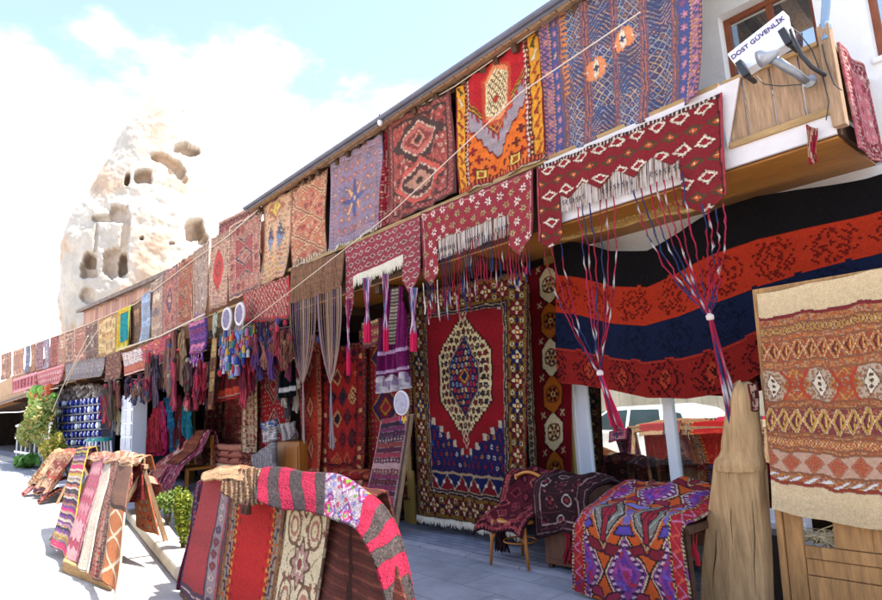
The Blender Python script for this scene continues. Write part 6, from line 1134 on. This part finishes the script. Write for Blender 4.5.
# ================================================================= RACKS OF RUGS IN THE STREET
def down(px0, py0, Y0, px1, py1, Y1, z=.05):           # from a top picture point along a line to the floor
    a = S(px0, py0, Y0); b = S(px1, py1, Y1)
    if b[2] < z: t_ = (a[2]-z)/(a[2]-b[2]); return a, a+(b-a)*t_
    t_ = (a[2]-z)/(a[2]-b[2]); return a, a+(b-a)*t_
def rackrug(tl, tr, bl, br, pat, label, Y0=2.2, Y1=2.02, m=WOOL, fold=.01, k=1, z=.06, name='rack_rug', group='rugs on the front rack', back=.22, Yo=0, **kw):
    a, d_ = down(*tl, Y0+Yo, *bl, Y1+Yo, z); b, c = down(*tr, Y0+Yo, *br, Y1+Yo, z); w = np.linalg.norm(b-a); h = np.linalg.norm(d_-a)
    ph = random.random()*6; tot = h+back+.3
    def f(u, v):
        s_ = v*tot; U = u[..., None]; T_ = a*(1-U)+b*U; Bt = d_*(1-U)+c*U; P = np.zeros(u.shape+(3,)); t_ = np.clip((s_-back-.10)/(h), 0, 1.0)[..., None]; P = T_*(1-t_)+Bt*t_
        bk = np.clip((back+.10-s_), 0, 9); over = np.clip(bk, 0, .12); dn = np.clip(bk-.12, 0, 9); P[..., 1] += over*.9+dn*.25; P[..., 2] += .03*np.sin(np.clip(bk/.12, 0, 1)*np.pi*.6)-dn*.95
        P[..., 1] += fold*np.sin(u*2*np.pi*k+ph+t_[..., 0]*2)*t_[..., 0]+fold*.6*np.sin(t_[..., 0]*7+ph); P[..., 2] += .006*np.sin(u*8+ph); return P
    return cloth(name, f, w, tot, pat, m, label, 'rug', group, None, .016, dens=1.6, **kw)
RG = 'rugs on the front rack'
R1 = thing('rug_rack', 'wooden trestle under the rugs and the pink runner in the foreground', 'rack', (-4.6, 2.3, 0))
ra, rb = S(206, 478, 2.3), S(372, 500, 2.3)
m_ = MB(); m_.bar((ra[0], 2.3, 1.10), (rb[0], 2.3, 1.06), .05, .05); m_.build('top_bar', WOOD_PALE, R1)
for x in (ra[0]+.12, rb[0]-.55):
    for dy in (-.22, .3): m_ = MB(); m_.bar((x, 2.3, 1.06), (x, 2.3+dy, 0), .045, .045, up=(1, 0, 0)); m_.build('leg', WOOD_PALE, R1)
rackrug((199, 482), (213, 478), (184, 560), (200, 600), rug_generic(['3c1a38', '5a3a78', '2a1428', '8a7080', 'a83a50'], 140, 2, 0), 'dark violet rug with beaded edge at the left end of the front rack', Yo=.14, k=1, fold=.03)
rackrug((205, 476), (237, 474), (180, 590), (222, 590), p_redplain, 'faded red rug with plain field and lilac border, left on the front rack')
rackrug((236, 478), (292, 482), (219, 590), (277, 590), p_redcentre, 'bright red centred rug with gold and grey border on the front rack', Yo=-.015)
rackrug((291, 484), (334, 488), (276, 590), (319, 590), p_creamflor, 'cream floral rug with round rosettes on the front rack', Yo=-.03, k=1)
rackrug((333, 490), (372, 500), (319, 590), (402, 592), p_brownstripe, 'brown rug with fine stripes at the right of the front rack', Yo=.01, k=2, fold=.03)
# folded tan rug end and sheepskin on the top
hx_ = lambda x, y, Y=2.15: S(x, y, Y)
def ridge(name, top, bot, Yt, Yb, pat, label, cat='rug', m=WOOL, thick=.03, jit=.006, lift=.0, w=None, amp=1.0, **kw):
    T_ = np.array([S(a, b, Yt) for a, b in top]); B_ = np.array([S(a, b, Yb) for a, b in bot]); n = len(top); xx = np.linspace(0, 1, n)
    # smooth by dense interpolation
    def smooth(P):
        t_ = np.linspace(0, 1, 161); Q = np.stack([np.interp(t_, xx, P[:, k]) for k in range(3)], -1); ker = np.hanning(23); ker /= ker.sum()
        return np.stack([np.convolve(np.pad(Q[:, k], 11, mode='reflect', reflect_type='odd'), ker, 'valid') for k in range(3)], -1)
    T2, B2 = smooth(T_), smooth(B_); tt = np.linspace(0, 1, 161); L_ = float(np.linalg.norm(np.diff(T2, axis=0), axis=1).sum()); W_ = float(np.linalg.norm(T2-B2, axis=1).mean())
    def f(u, v):
        a = np.stack([np.interp(u, tt, T2[:, k]) for k in range(3)], -1); b = np.stack([np.interp(u, tt, B2[:, k]) for k in range(3)], -1)
        vv = np.clip((v-.3)/.7, 0, 1)[..., None]; P = a*(1-vv)+b*vv; bk = np.clip((.3-v)/.3, 0, 1); P[..., 1] += bk*.13*(1-.9*u); P[..., 2] += .012*np.sin(bk*np.pi)-bk**2*.13
        P[..., 1] -= .012*np.sin(np.pi*vv[..., 0])-amp*.014*np.sin(u*19+v*4); P[..., 2] += amp*(.014*np.sin(u*23+v*3)+.010*np.sin(vv[..., 0]*8+u*11))
        if jit: P = P+rng.normal(0, jit, P.shape)
        return P
    return cloth(name, f, L_, W_*1.4, pat, m, label, cat, None, None, thick, dens=1.5, **kw)
ridge('folded_rug', [(203, 474), (222, 467), (245, 467), (262, 472)], [(202, 481), (220, 479), (240, 481), (258, 486)], 2.22, 2.10, p_bands(['a8886a', 'b89878', '9a7a60'], 3, 14), 'tan folded rug end over the left top of the front rack', jit=.001, amp=.35, thick=.02)
ridge('sheepskin', [(226, 474), (240, 470), (255, 470), (267, 472)], [(222, 492), (238, 503), (255, 505), (266, 500)], 2.18, 2.00, p_plain('6a4c3a', 'a08c74', 9), 'brown and cream woolly saddle cloth on the front rack', 'saddle cloth', jit=.002, amp=.4, thick=.02)
c = S(244, 500, 2.0); m_ = MB()
for dx in (0, .07):
    for i in range(16): a_ = i*.4; m_.tube([c+[dx, 0, 0], c+[dx+.018*math.cos(a_), .018*math.sin(a_), -.03], c+[dx+.022*math.cos(a_), .02*math.sin(a_), -.10]], .006, hx('4a3028'), 4)
prop(m_.build('brown_tassels', PLAIN), 'two short brown tassels hanging from the saddle cloth', 'tassel')
ridge('pile_runner', [(262, 470), (285, 470), (310, 474), (338, 477), (358, 486), (378, 502), (392, 525), (402, 552), (412, 592), (418, 625)], [(256, 500), (282, 509), (306, 512), (330, 514), (346, 524), (358, 534), (368, 545), (374, 562), (384, 596), (394, 628)], 2.16, 1.95, p_runner, 'thick pink and charcoal striped runner with a flowery middle over the front rack', 'runner', jit=.0012, thick=.016, cap=80000, amp=.6)
for i in range(0): pass

# left rack in the sun
LG = 'rugs on the sunlit left rack'
kwl = dict(Y0=2.15, Y1=1.65, group=LG, fold=.02)
R2 = thing('rug_rack', 'trestle holding the sunlit rugs on the left', 'rack', (-9, 2.2, 0)); a, b = S(88, 459, 2.2), S(142, 462, 2.2)
m_ = MB(); m_.bar((a[0], 2.25, a[2]-.06), (b[0], 2.25, b[2]-.06), .05, .05); m_.build('top_bar', WOOD_PALE, R2)
for x, z in ((a[0]+.3, a[2]), (b[0]-.1, b[2])):
    for dy in (-.5, .4): m_ = MB(); m_.bar((x, 2.25, z-.1), (x-.25, 2.25+dy, 0), .05, .05, up=(1, 0, 0)); m_.build('leg', WOOD_PALE, R2)
def lr(tl, tr, bl, br, pat, lab, zb=.12, **kw): return rackrug(tl, tr, bl, br, pat, lab, Y0=2.15, Y1=1.62, group=LG, fold=.02, z=zb, **kw)
lr((76, 450), (88, 449), (56, 530), (72, 538), p_bands(['b8a090', '7a4a98', 'c83a78', 'c8c0b8', '3a3a60', 'c8b040'], 4, 6), 'multicoloured striped rug at the left end of the sunlit rack', Yo=.03)
lr((94, 459), (105, 458), (64, 543), (80, 549), rug_generic(['b86a80', 'c88a98', 'a8566c', 'd0a0a8'], 151, 3, .0, .4), 'long dusty pink rug on the sunlit rack')
lr((105, 459), (112, 459), (81, 550), (90, 553), p_plain('c8bcb0', 'd0c8c0', 9), 'narrow cream rug on the sunlit rack')
lr((111, 460), (119, 460), (90, 560), (103, 566), rug_generic(['a88478', '5a4a50', 'c8a898', 'b04a50'], 152, 2, .0, .8), 'rose and grey patterned rug on the sunlit rack')
def p_brx(w, h, nu, nv):
    p = Pat(w, h, nu, nv, '7a5c50', 0); v = p.Y/h; p.put(v > .50, 'b87850'); q = (v-.5)/.5*3; p.put((v > .5) & (np.abs(np.abs(p.X)/(w/2)-tw(q+.5)) < .14), 'd8c8b0'); p.put((p.w/2-np.abs(p.X) < 3) & (v > .5), 'd0b8a0'); p.put(v < .18, 'b89a80'); p.put((v > .47) & (v < .5), '4a3a34'); return p.done(.02, seed=3)
lr((119, 459), (132, 459), (104, 557), (121, 552), p_brx, 'brown rug with orange crossed lower half on the sunlit rack', zb=.2)
rackrug((133, 458), (142, 459), (137, 548), (160, 545), rug_generic(['c87850', 'd8b898', 'a83838', 'c8a080', 'd0c4b0'], 153, 0, .0, .6), 'cream and orange rug hanging off the right end of the sunlit rack', Y0=2.3, Y1=2.3, group=LG, z=.35)
hang('rack_rug', [(131, 460), (140, 459), (143, 500), (133, 502)], 2.2, rug_generic(['7a2430', '4a2428', 'a04a48'], 154, 3), 'narrow dark red rug at the right corner of the sunlit rack', 'rug', LG)
ridge('folded_rug', [(90, 454), (105, 453), (125, 453), (143, 456)], [(92, 461), (106, 462), (124, 464), (140, 463)], 2.28, 2.12, rug_generic(['c09a84', 'd8b8a0', 'a87868', 'c8a890'], 155, 2), 'salmon folded rug along the top of the sunlit rack', jit=.002)
# second heap behind
a, b = S(58, 450, 3.0), S(82, 450, 3.0)
T = thing('rug_rack', 'trestle under the heaped tan rugs further back', 'rack', ((a[0]+b[0])/2, 3, 0)); m_ = MB(); m_.bar((a[0], 3, a[2]-.12), (b[0], 3, a[2]-.12), .05, .05); m_.build('top_bar', WOOD_PALE, T)
for x in (a[0]+.2, b[0]-.2):
    for dy in (-.4, .4): m_ = MB(); m_.bar((x, 3, a[2]-.14), (x, 3+dy, 0), .05, .05, up=(1, 0, 0)); m_.build('leg', WOOD_PALE, T)
z = a[2]
drape('draped_rug', [(3.5, .5), (3.12, z-.05), (3.0, z), (2.88, z-.05), (2.5, .25)], a[0], (a[0]+b[0])/2, 60, rug_generic(['b89878', 'c8b090', '9a6a50', 'd0c0a8'], 160, 3), 'tan rug with folds on the heap behind the sunlit rack', noise_=.04, foldX=.08, skew=-.3)
drape('draped_rug', [(3.5, .5), (3.12, z-.03), (3.0, z+.03), (2.86, z-.04), (2.45, .15)], (a[0]+b[0])/2-.2, b[0], 60, p_bands(['c8a890', '8a4a48', 'b88a70', '5a3a50', 'd0b8a0', 'b05a50'], 5, 9), 'striped rug on the heap behind the sunlit rack', noise_=.04, foldX=.08, skew=-.3)
for i, (x0, x1, y0, pal, lab) in enumerate([(22, 40, 478, ['c88890', 'd8b8b0', 'b86a70'], 'pale pink rug spread over a low box at the far left'), (38, 52, 486, ['a85a50', 'c89888', '5a3a40'], 'small red brown rug spread beside the pale pink one')]):
    p = G(x0, y0+18); q = G(x1, y0+18); z = S((x0+x1)/2, y0, p[1]+.3)[2]; drape('draped_rug', [(p[1]+1.2, .05), (p[1]+.9, z), (p[1]+.35, z), (p[1], .05)], p[0], q[0], 60, rug_generic(pal, 170+i, 3), lab, noise_=.03)
# planter block and stones
def planter():
    T = thing('stone_planter', 'long pale stone planter between the two racks', 'planter', (-8.5, 2.6, 0)); m_ = MB(); pts = [G(126, 520), G(180, 588), G(205, 588), G(152, 512)]; h_ = .16
    m_.hexa([p for p in pts]+[p+[0, 0, h_] for p in pts]); m_.build('block', mat('pale_limestone', (.5, .46, .38), .9, .1, nscale=4, namt=.2, bump=.6), T, bevel=.03)
    return pts
pp = planter()
m_ = MB(); a, b, c, d_ = G(62, 572), G(112, 592), G(114, 575), G(68, 556); m_.hexa([a, b, c, d_, a+[0, 0, .12], b+[0, 0, .12], c+[0, 0, .12], d_+[0, 0, .12]]); prop(m_.build('wooden_pallet', WOOD_H, bevel=.01), 'low board lying on the ground below the sunlit rack', 'board')
drape('draped_rug', [(3.35, .20), (3.3, .62), (3.15, .72), (2.95, .70), (2.82, .55), (2.78, .25)], G(150, 520)[0]-1.2, G(150, 520)[0]+.5, 60, p_bands(['c8a898', 'b04a48', 'd0c0b0', '8a3a40', 'c89080'], 8, 8), 'pale rug with red stripes rolled on the planter', noise_=.04)
# bushes and flowers
def bush(name, c, r, n, size, cols, label, cat='bush', stems=5):
    T = thing(name, label, cat, (c[0], c[1], 0)); leaves(n, blob(c, r), size, cols, 'foliage', parent=T); m_ = MB()
    for i in range(stems): m_.tube([(c[0]+random.gauss(0, .03), c[1]+random.gauss(0, .03), .0), (c[0]+random.gauss(0, r[0]*.3), c[1]+random.gauss(0, r[1]*.3), c[2]), (c[0]+random.gauss(0, r[0]*.5), c[1]+random.gauss(0, r[1]*.5), c[2]+r[2]*.6)], [.012, .008, .004], hx('5a4a2a'), 5)
    m_.build('stem', PLAIN, T); return T
c = S(184, 530, 2.6); bush('yellow_bush', (c[0], 2.6, .48), (.11, .13, .40), 2600, .019, ['8a9428', '6c7c24', 'a8a840', '52681c'], 'yellow green bush behind the left end of the front rack')
c = S(168, 516, 3.0); bush('small_plant', (c[0], 3.0, .5), (.30, .2, .18), 900, .03, ['6a8a38', '8aa050', 'a0a868', '4c6c2c'], 'small green plant growing by the planter')
c = S(34, 432, 4.3); bush('flower_bush', (c[0], 4.3, 2.0), (4.5, .5, 1.3), 8000, .10, ['7a9048', '5a7034', 'a8a860', 'a0b070', 'b89a58'], 'tall green and yellow flowering plants at the far left')
c = S(50, 450, 4.2); bush('flower_bush', (c[0], 4.2, .9), (1.7, .4, .6), 2200, .08, ['c8a840', '8a9a38', 'd0b868', '6a7a30'], 'yellow flowering shrub in front of the blue bead rack')
c = S(24, 474, 4.0); bush('low_shrub', (c[0], 4.0, .25), (2.2, .4, .3), 500, .16, ['4a7a30', '6a9848'], 'low green shrub near the far left rugs')
T = thing('paper_garland', 'bright green, orange and red garland hanging below the pink valances', 'garland', tuple(S(42, 398, 4.5)))
m_ = MB(); m_.tube([S(24, 392, 4.5), S(40, 391, 4.5), S(58, 388, 4.5)], .02); m_.build('string', ROPE, T)
for i in range(34):
    m_ = MB(); p = S(random.uniform(28, 55), random.uniform(388, 408), 4.5); m_.lathe(p, [(.03, -.2), (.16, -.1), (.2, .04), (.1, .16), (.02, .2)], hx(random.choice(['5a8a38', '7aa048', 'b85a38', 'c08048', 'a84850', '88a848'])), 7); m_.build('paper_lantern', PLAIN, T)
m_ = MB()
for k in range(8): p = S(16+k*4.5, 460, 4.4); m_.bar((p[0], 4.4, 0), (p[0], 4.4, 1.9), .12, .05)
for z in (.5, 1.2, 1.8): p, q = S(14, 460, 4.4), S(50, 460, 4.4); m_.bar((p[0], 4.4, z), (q[0], 4.4, z), .05, .1)
prop(m_.build('white_picket_panel', WHITE), 'white picket panel behind the plants at the far left', 'fence')

# ================================================================= LINES, LAMP, SIGN
def line(pts, Y, r, label, cat='cord', name='cord_line', sag=0):
    P = [S(a, b, y) for (a, b), y in zip(pts, Y if hasattr(Y, '__len__') else [Y]*len(pts))]; Q = []
    for p, q in zip(P, P[1:]):
        for k in range(9): t_ = k/8; Q.append(p+(q-p)*t_-np.array([0, 0, sag*math.sin(math.pi*t_)]))
    m_ = MB(); m_.tube([Q[0]]+[b for a, b in zip(Q, Q[1:]) if np.linalg.norm(b-a) > 1e-4], r, n=5); return prop(m_.build(name, ROPE), label, cat)
line([(195, 264), (392, 213), (520, 92), (625, 14)] if False else [(240, 330), (390, 214), (520, 93), (640, 12)], [4.7, 4.62, 4.55, 4.5], .007, 'long white line crossing in front of the upper rugs')
line([(12, 352), (86, 325), (118, 311), (135, 304), (150, 293), (192, 261), (228, 236), (262, 206)], 4.97, .012, 'cord that the far rugs hang from')
line([(262, 205), (330, 162), (392, 122), (455, 86), (540, 27), (600, -12)], 4.985, .008, 'cord under the eaves that the near upper rugs hang from')
line([(118, 350), (160, 336), (205, 314)], [4.8, 4.8, 4.75], .02, 'white cord above the swagged valance')
line([(88, 336), (62, 388), (52, 412)], [4.6, 4.4, 4.2], .02, 'slanting white cord at the far left'); line([(98, 330), (75, 365), (66, 385)], [4.6, 4.5, 4.4], .015, 'second slanting cord at the far left')
c = S(380, 121, 4.8); T = thing('eaves_bulb', 'small white bulb under the eaves above the lilac rug', 'bulb', tuple(c)); m_ = MB(); m_.lathe(c, [(.005, -.07), (.03, -.055), (.04, -.02), (.03, .02), (.018, .04)], n=12); m_.build('glass_bulb', WHITE, T, smooth=True); m_ = MB(); m_.lathe(c, [(.02, .04), (.02, .09), (.01, .11)], n=10); m_.build('socket', BLACK, T)
# alarm sign
def sign():
    Y0 = 4.80; a, b = S(735, 58, Y0), S(786, 22, Y0); c = S(741, 66, Y0); d_ = S(793, 33, Y0); lo1 = S(745, 70, Y0)
    T = thing('alarm_sign', 'white sloping security company sign on black brackets above the fence', 'sign', tuple((a+b)/2))
    tl, tr, br, bl = S(727, 54, Y0), S(783, 10, Y0), S(789, 42, Y0), S(741, 73, Y0); n = np.array([0, -1, 0])
    m_ = MB(); m_.hexa([bl, br, br-n*.12, bl-n*.12, tl, tr, tr-n*.12, tl-n*.12]); m_.build('sign_box', WHITE, T, bevel=.006)
    cu = bpy.data.curves.new('text', 'FONT'); cu.body = 'DOST G\u00dcVENL\u0130K'; cu.size = 1; cu.align_x = 'CENTER'; cu.align_y = 'CENTER'; cu.extrude = .004; cu.offset = .012
    tmp = bpy.data.objects.new('t', cu); C.objects.link(tmp); bpy.context.view_layer.update(); me = bpy.data.meshes.new_from_object(tmp); bpy.data.objects.remove(tmp)
    u = (tr-tl); L_ = np.linalg.norm(u); u /= L_; vv = np.cross(u, n); vv /= np.linalg.norm(vv); vv = vv if vv[2] > 0 else -vv
    co = np.zeros(len(me.vertices)*3); me.vertices.foreach_get('co', co); co = co.reshape(-1, 3); wd = co[:, 0].max()-co[:, 0].min(); hh_ = co[:, 1].max()-co[:, 1].min(); k = L_*.93/wd; ctr = (tl+tr)/2-vv*.052+n*.002
    co2 = ctr+np.outer((co[:, 0]-(co[:, 0].max()+co[:, 0].min())/2)*k, u)+np.outer((co[:, 1]-(co[:, 1].max()+co[:, 1].min())/2)*min(k*1.0, .055/hh_), vv)+np.outer(co[:, 2]*.5+.003, n)
    # keep the cap height readable
    me.vertices.foreach_set('co', co2.ravel()); me.update(); link('lettering', me, mat('violet_print', hx('4a2a68'), .6, .3, nscale=20, namt=.1, bump=0), T)
    for p, q in ((S(739, 62, 4.74), S(747, 76, 4.74)), (S(782, 30, 4.74), S(790, 44, 4.74))):
        m_ = MB(); m_.bar(p, q, .05, .06, up=(0, 1, 0)); m_.bar(q, q+[.0, .15, 0], .03, .03); m_.build('bracket', BLACK, T, bevel=.004)
    m_ = MB(); m_.tube([S(791, 29, 4.7), S(795, 42, 4.7), S(802, 56, 4.72), S(812, 67, 4.76), S(825, 75, 4.9)], .016, n=8); m_.build('arm', BLACK, T, smooth=True)
    return T
sign()
def lamp():
    T = thing('spot_lamp', 'grey metal lamp head on a bent arm fixed to the fence', 'lamp', tuple(S(803, 75, 4.9)))
    m_ = MB(); m_.tube([S(769, 60, 4.66), S(777, 61, 4.66), S(786, 67, 4.7), S(796, 73, 4.75), S(806, 81, 4.86)], [.028, .034, .034, .030, .028], n=8); m_.build('arm', GREYM, T, smooth=True)
    c = S(774, 52, 4.64); e = S(762, 58, 4.60); m_ = MB(); ax = (e-c)/np.linalg.norm(e-c); P = [(c-ax*.03, .02), (c, .045), (c+ax*.06, .06), (c+ax*.11, .065)]; m_.tube([p for p, r_ in P], [r_ for p, r_ in P], n=12); m_.build('lamp_head', mat('pale_lamp_metal', hx('9a9aa0'), .4, .5, metal=.4, nscale=10, namt=.1, bump=0), T, smooth=True)
    q = S(808, 80, 4.90); m_ = MB(); m_.lathe((0, 0, 0), [(.045, 0), (.05, .03), (.02, .05)], n=10); m_.v = [(q[0]+a_, q[1]+.05-c_, q[2]+b_) for a_, b_, c_ in m_.v]; m_.build('mount', GREYM, T)
lamp()
m_ = MB(); q = S(826, 22, 5.0); m_.tube([S(826, 40, 4.98), S(824, 28, 5.0), S(826, 5, 5.0), S(827, -15, 5.0)], .03, n=8); m_.lathe(S(825, 27, 5.0), [(.036, -.03), (.04, 0), (.036, .03)], n=10); T = thing('water_pipe', 'short blue grey pipe rising from the fence corner post', 'pipe', tuple(q)); m_.build('pipe', mat('blue_grey_plastic', hx('7a90a8'), .5, .3, nscale=8, namt=.1, bump=0), T)
def side_rug():
    f = lambda u, v: np.stack([-1.165+.01*np.sin(u*9)+.02*v, 5.13+.62*u, 4.20-.85*v-.02*np.sin(u*4)], -1)
    cloth('hanging_rug', f, .62, .85, rug_generic(['c07080', 'd8b0b0', '8a2838', 'c89090'], 180, 2), WOOL, 'pink rug hung over the side of the balcony fence', 'rug', UP, thick=.02)
side_rug()
hang('hanging_cloth', [(806, 124), (817, 128), (816, 162), (811, 165)], 4.94, p_plain('98203a', 'b89880', 3), 'thin red patterned strip hanging below the fence corner', 'cloth', k=1, fold=.02)

# loose cables round the fence corner and the sign
for pts, lab in (([(790, 26), (800, 34), (812, 50), (823, 78), (829, 102), (826, 120)], 'thin black cable running down beside the lamp arm'), ([(822, 44), (826, 62), (834, 84), (842, 90)], 'short looped black cable at the fence corner post'), ([(756, 76), (764, 84), (780, 86), (806, 84)], 'thin grey cable sagging from the alarm sign to the lamp mount')):
    m_ = MB(); m_.tube([S(a, b, 4.93) for a, b in pts], .0045, n=5); prop(m_.build('cable', BLACK), lab, 'cable')
